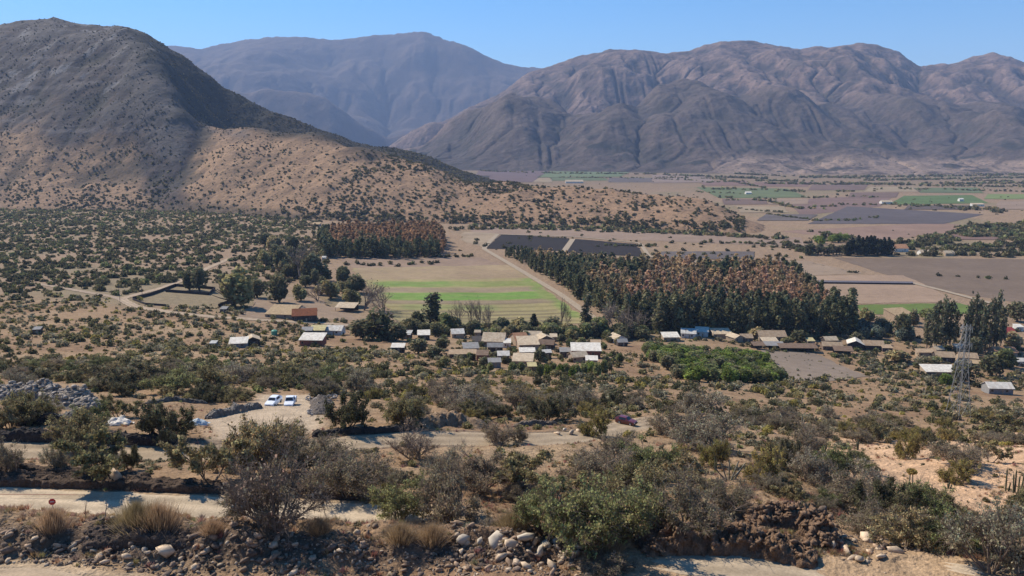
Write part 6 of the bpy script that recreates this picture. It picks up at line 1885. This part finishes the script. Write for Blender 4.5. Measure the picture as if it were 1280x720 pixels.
for a, b in zip(lv[:-1], lv[1:]):
    c4 = ((-1, -1), (1, -1), (1, 1), (-1, 1))
    for k in range(4):
        p, q = c4[k], c4[(k + 1) % 4]
        m.bar((p[0] * hw(a), p[1] * hw(a), a), (q[0] * hw(b), q[1] * hw(b), b), .045); m.bar((q[0] * hw(a), q[1] * hw(a), a), (p[0] * hw(b), p[1] * hw(b), b), .045)
        m.bar((p[0] * hw(b), p[1] * hw(b), b), (q[0] * hw(b), q[1] * hw(b), b), .045)
m.build('bracing', M_steel, t)
for k, (fz, ln) in enumerate(((.955, .085), (.78, .10), (.60, .115))):
    zz = Ht * fz; l = Ht * ln; m = MB()
    for s in (-1, 1):
        for sy in (-1, 1):
            m.bar((s * hw(zz), sy * hw(zz), zz - .5), (s * l, 0, zz + .1), .12); m.bar((s * hw(zz), sy * hw(zz), zz + .9), (s * l, 0, zz + .15), .12)
            m.bar((s * hw(zz), sy * hw(zz), zz + .9), (s * (hw(zz) + l) / 2, sy * hw(zz) / 2, zz - .2), .08)
    arm = m.build('crossarm', M_steel, t)
    for s in (-1, 1):
        V, f = tubes([(s * l, 0, zz + .05, s * l, 0, zz - 1.5, .11, .11)], 8); link('insulator', new_mesh('insulator', V, f, [mat_plain('insulator_glass', (.2, .22, .2), .3, .1)]), arm)
for i, (px, row, hp, lab) in enumerate([(857, 425, 15, 'thin utility pole before the plantation, left of the white roofs'), (892, 424, 14, 'thin utility pole before the plantation above the cream roof'), (965, 424, 14, 'utility pole behind the long tan tile roof'), (1014, 426, 16, 'utility pole beside the pale yellow hut'),
                                        (1217, 446, 26, 'pale utility pole in front of the eucalyptus row'), (1274, 446, 26, 'utility pole in front of the red roofed house'), (790, 424, 14, 'utility pole at the left end of the front plantation'), (150, 378, 22, 'thin pole at the bend of the corral road'), (178, 372, 18, 'thin pole beside the corral road wall'), (611, 430, 20, 'utility pole among the upper village roofs')]):
    x, y, z = ground_pt(px, row); hh = hp / F * y
    t = thing('utility_pole', lab, 'utility pole', (x, y, z), .2, 'utility poles of the valley')
    V, f = tubes([(0, 0, -.4, 0, 0, hh, .16, .11)], 8); link('post', new_mesh('post', V, f, [M_greywood]), t)
    MB().box(-1.0, 1.0, -.07, .07, hh * .9, hh * .9 + .14).build('crossarm', M_greywood, t)
# ------------------------------------------------------------------ vehicles
def mat_paint(name, col):
    if name in _mc: return _mc[name]
    m, N, L, b = mat_new(name, .35, .5)
    b.inputs['Coat Weight'].default_value = .4
    tc = N.new('ShaderNodeTexCoord'); n = N.new('ShaderNodeTexNoise'); n.inputs['Scale'].default_value = 3; n.inputs['Detail'].default_value = 5
    L.new(tc.outputs['Object'], n.inputs['Vector'])
    mx = N.new('ShaderNodeVectorMath'); mx.operation = 'SCALE'; mx.inputs[0].default_value = col
    L.new(ramp_val(N, L, n.outputs['Fac'], .3, .7, .88, 1.05), mx.inputs['Scale']); L.new(mx.outputs[0], b.inputs['Base Color'])
    _mc[name] = m
    return m


def car(label, px, row, yaw, paint, length=4.6, bed=False):
    x, y, z = ground_pt(px, row)
    t = thing('parked_car', label, 'car', (x, y, z + .02), yaw)
    # body sections along the car (front is -y): y, half width, bottom, shoulder, roof half width, roof height
    L2 = length / 2
    S = [(-L2, .72, .42, .62, .70, .66), (-L2 + .12, .84, .30, .74, .80, .80), (-L2 + .9, .90, .26, .90, .84, .98), (-L2 + 1.35, .91, .26, .96, .82, 1.04)]
    if bed: S += [(-L2 + 1.9, .91, .26, .98, .68, 1.66), (-L2 + 2.9, .91, .26, .98, .70, 1.70), (-L2 + 3.25, .91, .26, .98, .80, 1.06), (L2 - .1, .90, .28, .96, .84, 1.04), (L2, .84, .36, .92, .80, 1.0)]
    else: S += [(-L2 + 1.95, .91, .26, .98, .66, 1.52), (-L2 + 3.5, .91, .26, .98, .66, 1.55), (-L2 + 4.2, .90, .28, .98, .72, 1.25), (L2 - .06, .88, .30, .95, .74, 1.02), (L2, .80, .38, .90, .72, .92)]
    V, Fc = [], []
    for (yy, w, b, sh, rw, rh) in S:
        V += [(-w * .96, yy, b), (-w, yy, (b + sh) / 2), (-w * .97, yy, sh), (-rw, yy, rh), (0, yy, rh + .03), (rw, yy, rh), (w * .97, yy, sh), (w, yy, (b + sh) / 2), (w * .96, yy, b)]
    n = 9
    for k in range(len(S) - 1):
        for i in range(n - 1): Fc.append((k * n + i, k * n + i + 1, (k + 1) * n + i + 1, (k + 1) * n + i))
        Fc.append((k * n + n - 1, k * n, (k + 1) * n, (k + 1) * n + n - 1))
    Fc.append(tuple(range(n - 1, -1, -1))); Fc.append(tuple(range((len(S) - 1) * n, len(S) * n)))
    MB().add(V, Fc).build('body', paint, t)
    def glass(name, k, side):
        a, b = S[k], S[k + 1]
        if side == 0:
            P = []
            for f, (e) in ((.12, 0), (.88, 1)):
                yy = a[0] + (b[0] - a[0]) * f; zz = a[5] + (b[5] - a[5]) * f + .035; w = (a[4] + (b[4] - a[4]) * f) * .86
                P += [(-w, yy, zz), (w, yy, zz)]
            m = MB(); nrm = .02
            m.add(P + [(p[0], p[1], p[2] + nrm) for p in P], [(4, 5, 7, 6), (0, 2, 3, 1), (0, 1, 5, 4), (2, 6, 7, 3), (0, 4, 6, 2), (1, 3, 7, 5)])
        else:
            m = MB(); P = []
            for yy, sec in ((a[0] + .10, a), (b[0] - .10, b)):
                for f in (.18, .86):
                    P.append((side * (sec[1] * .97 + (sec[4] - sec[1] * .97) * f + .012), yy, sec[3] + (sec[5] - sec[3]) * f))
            Q = [(p[0] + side * .015, p[1], p[2]) for p in P]
            m.add(P + Q, [(4, 5, 7, 6), (0, 2, 3, 1), (0, 1, 5, 4), (2, 6, 7, 3), (0, 4, 6, 2), (1, 3, 7, 5)])
        m.build(name, M_win, t)
    glass('windscreen', 3, 0); glass('side_window', 4, -1); glass('side_window', 4, 1); glass('rear_window', 5, 0)
    M_tyre = mat_plain('tyre_rubber', (.02, .02, .02), .85, .15, 4); M_rim = mat_plain('wheel_rim', (.35, .35, .36), .4, .1, 4, metal=.5)
    for sx in (-1, 1):
        for yy in (-L2 + .85, L2 - .95):
            V, f = tubes([(sx * .70, yy, .34, sx * .93, yy, .34, .34, .34)], 16)
            w = new_mesh('wheel', V, [f, np.array([list(range(16))]), np.array([list(range(16, 32))])], [M_tyre]); wo = link('wheel', w, t)
            V, f = tubes([(sx * .92, yy, .34, sx * .945, yy, .34, .2, .18)], 12); link('rim', new_mesh('rim', V, [f, np.array([list(range(12, 24))])], [M_rim]), wo)
        MB().box(sx * .62 - .14, sx * .62 + .14, -L2 + .005, -L2 + .06, .62, .74).build('headlight', mat_plain('lamp_glass', (.6, .6, .62), .15, .05), t)
        MB().box(sx * .66 - .10, sx * .66 + .10, L2 - .05, L2 + .02, .72, .86).build('tail_light', mat_plain('tail_lamp', (.3, .02, .02), .3, .05), t)
    MB().box(-.78, .78, -L2 - .05, -L2 + .06, .34, .52).build('bumper', mat_plain('black_plastic', (.03, .03, .03), .6, .1), t)
    MB().box(-.45, .45, -L2 - .01, -L2 + .05, .56, .66).build('grille', mat_plain('black_plastic', (.03, .03, .03), .6, .1), t)
    return t


WHITE = mat_paint('white_paint', (.82, .83, .85)); RED = mat_paint('red_paint', (.15, .025, .025))
car('white car parked in the yard, next to the stone wall', 342, 506, -.12, WHITE)
car('white pickup parked in the yard, next to the tyre heap', 363, 506, .12, WHITE, 5.0, True)
car('dark red car parked where the second dirt road ends', 783, 530, 1.0, RED, 4.2).scale = (.85, .85, .85)
# ---- tyres heaped beside the yard
r = np.random.default_rng(5)
M_tyred = mat_plain('dusty_tyre', (.30, .265, .23), .95, .25, 3, bump=.3, objvar=.25)
ang = np.linspace(0, 2 * math.pi, 20, endpoint=False); ph = np.linspace(0, 2 * math.pi, 8, endpoint=False)
V = np.array([((.42 + .15 * math.cos(p)) * math.cos(a), (.42 + .15 * math.cos(p)) * math.sin(a), .13 * math.sin(p)) for a in ang for p in ph])
f = np.array([[i * 8 + j, i * 8 + (j + 1) % 8, ((i + 1) % 20) * 8 + (j + 1) % 8, ((i + 1) % 20) * 8 + j] for i in range(20) for j in range(8)])
TY = new_mesh('tyre', V, f, [M_tyred], smooth=True)
for k in range(46):
    px = 399 + r.normal() * 9; row = r.uniform(493, 521)
    px = min(max(px, 385), 419)
    x, y, z = ground_pt(px, row)
    o = link('tyre', TY, None, (x, y, z + .12 + abs(r.normal()) * .30))
    o.rotation_euler = (r.uniform(.1, .9), r.uniform(-.5, .5), r.uniform(0, 6.28)); o.scale = [r.uniform(.85, 1.2)] * 3
    tag(o, 'dusty grey tyre lying in the heap beside the parked cars', 'tyre', 'heap of old tyres')
ridge('rubble_mound', 'grey stones under the heap of tyres', 'rubble mound', [(402, 497), (402, 506), (400, 520)], .9, 2.2, (.12, .10, .085), 44, steep=.2, stones=150, stone_c=(.2, .175, .15), rough=.3)
# ---- pale blue sheet behind the dark spreading shrub
M_tarp = mat_plain('blue_plastic_sheet', (.40, .46, .48), .6, .12, 2, bump=.3)
x, y, z = ground_pt(247, 531)
n = 34; A, B = np.meshgrid(np.linspace(-1, 1, n), np.linspace(-1, 1, n))
Zt = np.maximum(0, 1 - (A ** 2 + B ** 2) * .9) ** .7 * 1.15 * (1 + .35 * fbm(A * 2.5, B * 2.5, 3, 8)) + .06 * fbm(A * 9, B * 9, 3, 9)
me = new_mesh('tarpaulin', np.stack([A * 1.5 + .2 * fbm(A * 3, B * 3, 2, 4), B * 1.2, Zt * .75], -1).reshape(-1, 3), grid_faces(n, n), [M_tarp], smooth=True)
tag(link('tarpaulin', me, None, (x, y, z)), 'pale blue plastic sheet draped over a heap beside the yard', 'tarpaulin')
x, y, z = ground_pt(149, 531)
Zt = np.maximum(0, 1 - (A ** 2 + B ** 2) * .8) ** .6 * 1.2 * (1 + .4 * fbm(A * 2.2 + 5, B * 2.2, 3, 18)) + .06 * fbm(A * 9, B * 9, 3, 19)
me = new_mesh('tarpaulin', np.stack([A * 1.8, B * 1.3, Zt * .8], -1).reshape(-1, 3), grid_faces(n, n), [mat_plain('white_sheet', (.62, .56, .48), .6, .1, 2, bump=.3)], smooth=True)
tag(link('tarpaulin', me, None, (x, y, z)), 'bright white sheet over a heap left of the dark spreading shrub', 'tarpaulin')

# ---- round red road sign
x, y, z = ground_pt(67, 643)
d = y
top = float(CZ + slope_of_row(627) * y) - z
t = thing('stop_sign', 'red octagonal road sign on a thin post beside the pale road', 'road sign', (x, y, z), .25)
V, f = tubes([(0, 0, -.3, 0, 0, top + .2, .03, .03)], 8); link('post', new_mesh('post', V, f, [mat_plain('sign_post', (.55, .50, .44), .6, .1)]), t)
R = 4.6 / F * y
def octo(rr, y0, y1, tilt=0):
    P = [(rr * math.cos(math.pi / 8 + k * math.pi / 4), yy, top + rr * math.sin(math.pi / 8 + k * math.pi / 4)) for yy in (y0, y1) for k in range(8)]
    return P, [tuple(range(8)), tuple(range(15, 7, -1))] + [(k, 8 + k, 8 + (k + 1) % 8, (k + 1) % 8) for k in range(8)]
P, fs = octo(R, -.06, -.035); MB().add(P, fs).build('plate', mat_plain('sign_red', (.62, .07, .055), .5, .1, 4), t)
P, fs = octo(R * .9, -.034, -.030)
MB().box(-R * .55, R * .55, -.072, -.062, top - R * .12, top + R * .2).build('marking', mat_plain('sign_white', (.6, .5, .45), .5, .1, 4), t)
# reddish cable along the road edge
pts = []
for px, row in [(-60, 624), (0, 626.5), (40, 627.5), (80, 629.5), (108, 631)]:
    s = float(slope_of_row(row)); y_ = 74.5; u_ = float(u_of(px, row)); pts.append((u_ * y_, y_, float(height(np.array([u_ * y_]), np.array([y_]))[0]) + .35))
V, f = tubes([(*a, *b, .03, .03) for a, b in zip(pts[:-1], pts[1:])], 6)
tag(link('cable', new_mesh('cable', V, f, [mat_plain('red_cable', (.42, .19, .13), .7, .2, 2)])), 'thin reddish cable strung along the pale road behind the sign', 'cable')
for px, row, hp, lab in [(107, 645, 26, 'bare forked stick standing left of the big straw tuft, nearer the sign'), (131, 646, 24, 'bare forked stick standing just left of the big straw tuft'), (223, 648, 26, 'grey stick standing right of the big straw tuft'), (26, 596, 44, 'thin bare stick in the left roadside shrubs')]:
    x, y, z = ground_pt(px, row); hh = hp / F * y
    segs, tips = [], []
    q = np.random.default_rng(int(px))
    grow(q, (0, 0, -.1), (.1, 0, 1), hh * .8, .045, 1, segs, tips, .6, .0, (3, 6))
    V, f = tubes(segs, 5)
    tag(link('dead_branch', new_mesh('dead_branch', V, f, [M_greywood]), None, (x, y, z)), lab, 'dead branch')

# ------------------------------------------------------------------ cacti
M_cact = mat_plain('cactus_skin', (.085, .090, .052), .8, .25, 4, bump=.4)
M_cactg = mat_plain('grey_cactus_skin', (.20, .19, .15), .85, .25, 4, bump=.4)
def column(p, hgt, rad, lean, k=10, q=None):
    n = 9; V, Fc = [], []
    for i in range(n + 1):
        f = i / n
        rr = rad * (1 - .15 * f) * (1 if f < .9 else math.sqrt(max(1 - ((f - .9) / .1) ** 2, .02)))
        c = np.array([p[0] + lean[0] * f * hgt, p[1] + lean[1] * f * hgt, p[2] + hgt * f])
        for a in range(2 * k):
            th = math.pi * a / k; R_ = rr * (1 if a % 2 == 0 else .78)
            V.append(c + np.array([R_ * math.cos(th), R_ * math.sin(th), 0]))
    m = 2 * k
    Fc = [[i * m + a, i * m + (a + 1) % m, (i + 1) * m + (a + 1) % m, (i + 1) * m + a] for i in range(n) for a in range(m)]
    return np.array(V), np.array(Fc)
def cactus(label, px, row, cols, mat):
    x, y, z = ground_pt(px, row); t = thing('cactus', label, 'cactus', (x, y, z))
    for dx, hp, lx in cols:
        V, f = column((dx / F * y, (hash((dx, hp)) % 7 - 3) * .08, -.2), hp / F * y, max(1.05 / F * y, .08), (lx, .05)); link('stem', new_mesh('stem', V, f, [mat]), t)
cactus('columnar cactus with one tall stem at the right edge', 1257, 614, [(0, 34, .0), (3, 14, .15)], M_cact)
cactus('cluster of upright columnar cactus stems at the right edge', 1270, 616, [(-5, 30, -.05), (-1, 34, .0), (3, 26, .05), (7, 32, .1), (9, 38, .12)], M_cact)
cactus('candelabra cactus with grey spreading arms between yellow shrubs', 911, 600, [(-4, 22, -.75), (-2, 28, -.35), (0, 32, .0), (2, 30, .35), (4, 28, .6), (1, 24, .9), (-1, 20, -1.0)], M_cactg)
cactus('short dark columnar cactus left of the candelabra one', 893, 590, [(0, 24, .0), (2, 18, .1)], M_cact)
cactus('grey columnar cactus below the yellow shrub by the gully', 956, 604, [(-2, 16, 0), (2, 18, .05), (0, 13, .1)], M_cactg)
cactus('thin columnar cactus on the slope above the orange bank', 1002, 536, [(0, 18, .0), (2, 14, .1)], M_cactg)
cactus('small columnar cactus on the crest of the orange bank', 1073, 562, [(0, 16, 0), (-2, 12, -.1)], M_cact)
cactus('small dark cactus on the open orange slope', 1186, 610, [(-1, 9, -.2), (1, 10, .1), (0, 8, .3)], M_cact)
cactus('columnar cactus standing left at the gully head', 1028, 566, [(0, 20, 0), (3, 15, .1)], M_cact)
# tufted plant with two bare trunks
x, y, z = ground_pt(1138, 606)
t = thing('tufted_plant', 'plant with two bare trunks and a green tuft on the orange bank', 'plant', (x, y, z))
sc = y / F
V, f = tubes([(-2 * sc, 0, -.2, -1.5 * sc, 0, 20 * sc, 1.0 * sc, .7 * sc), (3 * sc, 0, -.2, 1.5 * sc, 0, 19 * sc, 1.0 * sc, .7 * sc)], 8); link('trunk', new_mesh('trunk', V, f, [M_cactg]), t)
q = np.random.default_rng(3); C, k = blob_leaves(q, 500, .2, .8, 5); C = C * np.array([7, 7, 6]) * sc; C[:, 2] += 17 * sc
V, f = quads(C, 2.2 * sc, q, elong=2); link('leaves', new_mesh('leaves', V, f, [M_leaf], {'Col': leaf_cols(C, LEAFC['yellow'], q)}), t)

# ------------------------------------------------------------------ dry tufts and grass
STRAW = (.33, .24, .135)
def tuft_mesh(seed, n=900, w=.02, col=STRAW):
    r = np.random.default_rng(seed)
    a = r.uniform(0, 6.28, n); s = np.abs(r.normal(size=n)) * .33
    p = np.stack([np.cos(a) * s * .9, np.sin(a) * s * .9, 0 * a], 1)
    d = np.stack([np.cos(a) * s * .9 + r.normal(size=n) * .10, np.sin(a) * s * .9 + r.normal(size=n) * .10, 1 - .3 * s], 1) * r.uniform(.5, 1.0, n)[:, None]
    side = np.cross(d, r.normal(size=(n, 3))); side /= np.linalg.norm(side, axis=1)[:, None]
    side *= w
    m_ = p + d * .55 + r.normal(size=(n, 3)) * .02
    V = np.stack([p - side, p + side, m_ + side * .8, m_ - side * .8, p + d + side * .2, p + d - side * .2], 1).reshape(-1, 3)
    b = np.arange(n)[:, None] * 6
    f = np.concatenate([b + np.array([[0, 1, 2, 3]]), b + np.array([[3, 2, 4, 5]])])
    c = np.repeat(np.array(col)[None] * np.clip(1 + r.normal(size=(n, 1)) * .25, .4, 1.7), 6, 0)
    return V, f, c
TUFT = [tuft_mesh(i, 3200, .006, (.36, .26, .145)) for i in range(3)]
TM = [new_mesh('grass_tuft', V, f, [M_leaf], {'Col': c}) for V, f, c in TUFT]
def tuft(px, row, w, hp, lab, k):
    x, y, z = ground_pt(px, row); o = link('grass_tuft', TM[k % 3], None, (x, y, z - .05), px)
    o.scale = (w / F * y / 1.9, w / F * y / 1.9, hp / F * y * .95); tag(o, lab, 'grass tuft', 'dry straw tufts')
tuft(66, 662, 46, 36, 'small straw coloured tuft under the red sign', 0)
tuft(172, 660, 62, 44, 'big brown straw tuft, left half, beside the pale road', 1); tuft(198, 661, 62, 42, 'big brown straw tuft, right half, beside the pale road', 2)
tuft(500, 675, 50, 28, 'yellow straw tuft at the left of two above the dark hollow', 0); tuft(540, 676, 50, 28, 'yellow straw tuft at the right of two above the dark hollow', 1)
tuft(400, 664, 44, 22, 'low straw tuft right of the bent bare shrub', 2); tuft(265, 664, 36, 18, 'low straw tuft left of the bent bare shrub', 0)
tuft(437, 610, 26, 20, 'olive straw tuft on the short dark bank', 1); tuft(640, 660, 50, 26, 'pale straw tuft behind the white boulders', 2)
tuft(760, 690, 46, 22, 'pale straw tuft right of the dark trunked shrub', 0)
r = np.random.default_rng(91)
SM = [tuft_mesh(30 + i, 60, .028) for i in range(4)]
VV, FF, CC = [], [], []; off = 0
cnt = 0
while cnt < 3800:
    row = r.uniform(520, 716); px = r.uniform(-40, 1310)
    yb = np.interp(-row, [-720, -700, -660, -630, -600, -560, -520], [55, 58, 62, 73, 83, 105, 140]) + r.normal() * 2
    x = float(u_of(px, row)) * yb
    if fbm(np.array([x / 6]), np.array([yb / 6]), 3, 44)[0] < -.05: continue
    if yb < 64 and x / yb < .22 and r.random() < .8: continue
    if road_near([x], [yb])[0][0] < .3: continue
    if poly_dist(np.array([x]), np.array([yb]), YARD)[0] < 0: continue
    z = float(height(np.array([x]), np.array([yb]))[0])
    V, f, c = SM[cnt % 4]
    s = r.uniform(.18, .55)
    VV.append(V * s * np.array([1.3, 1.3, 1]) + np.array([x, yb, z - .02])); FF.append(f + off); CC.append(c * np.array([r.uniform(.7, 1.15), r.uniform(.7, 1.1), r.uniform(.7, 1.2)])); off += len(V); cnt += 1
tag(link('dry_grass', new_mesh('dry_grass', np.concatenate(VV), np.concatenate(FF), [M_leaf], {'Col': np.concatenate(CC)})), 'dry straw grass scattered over the near slope', 'grass', kind='stuff')
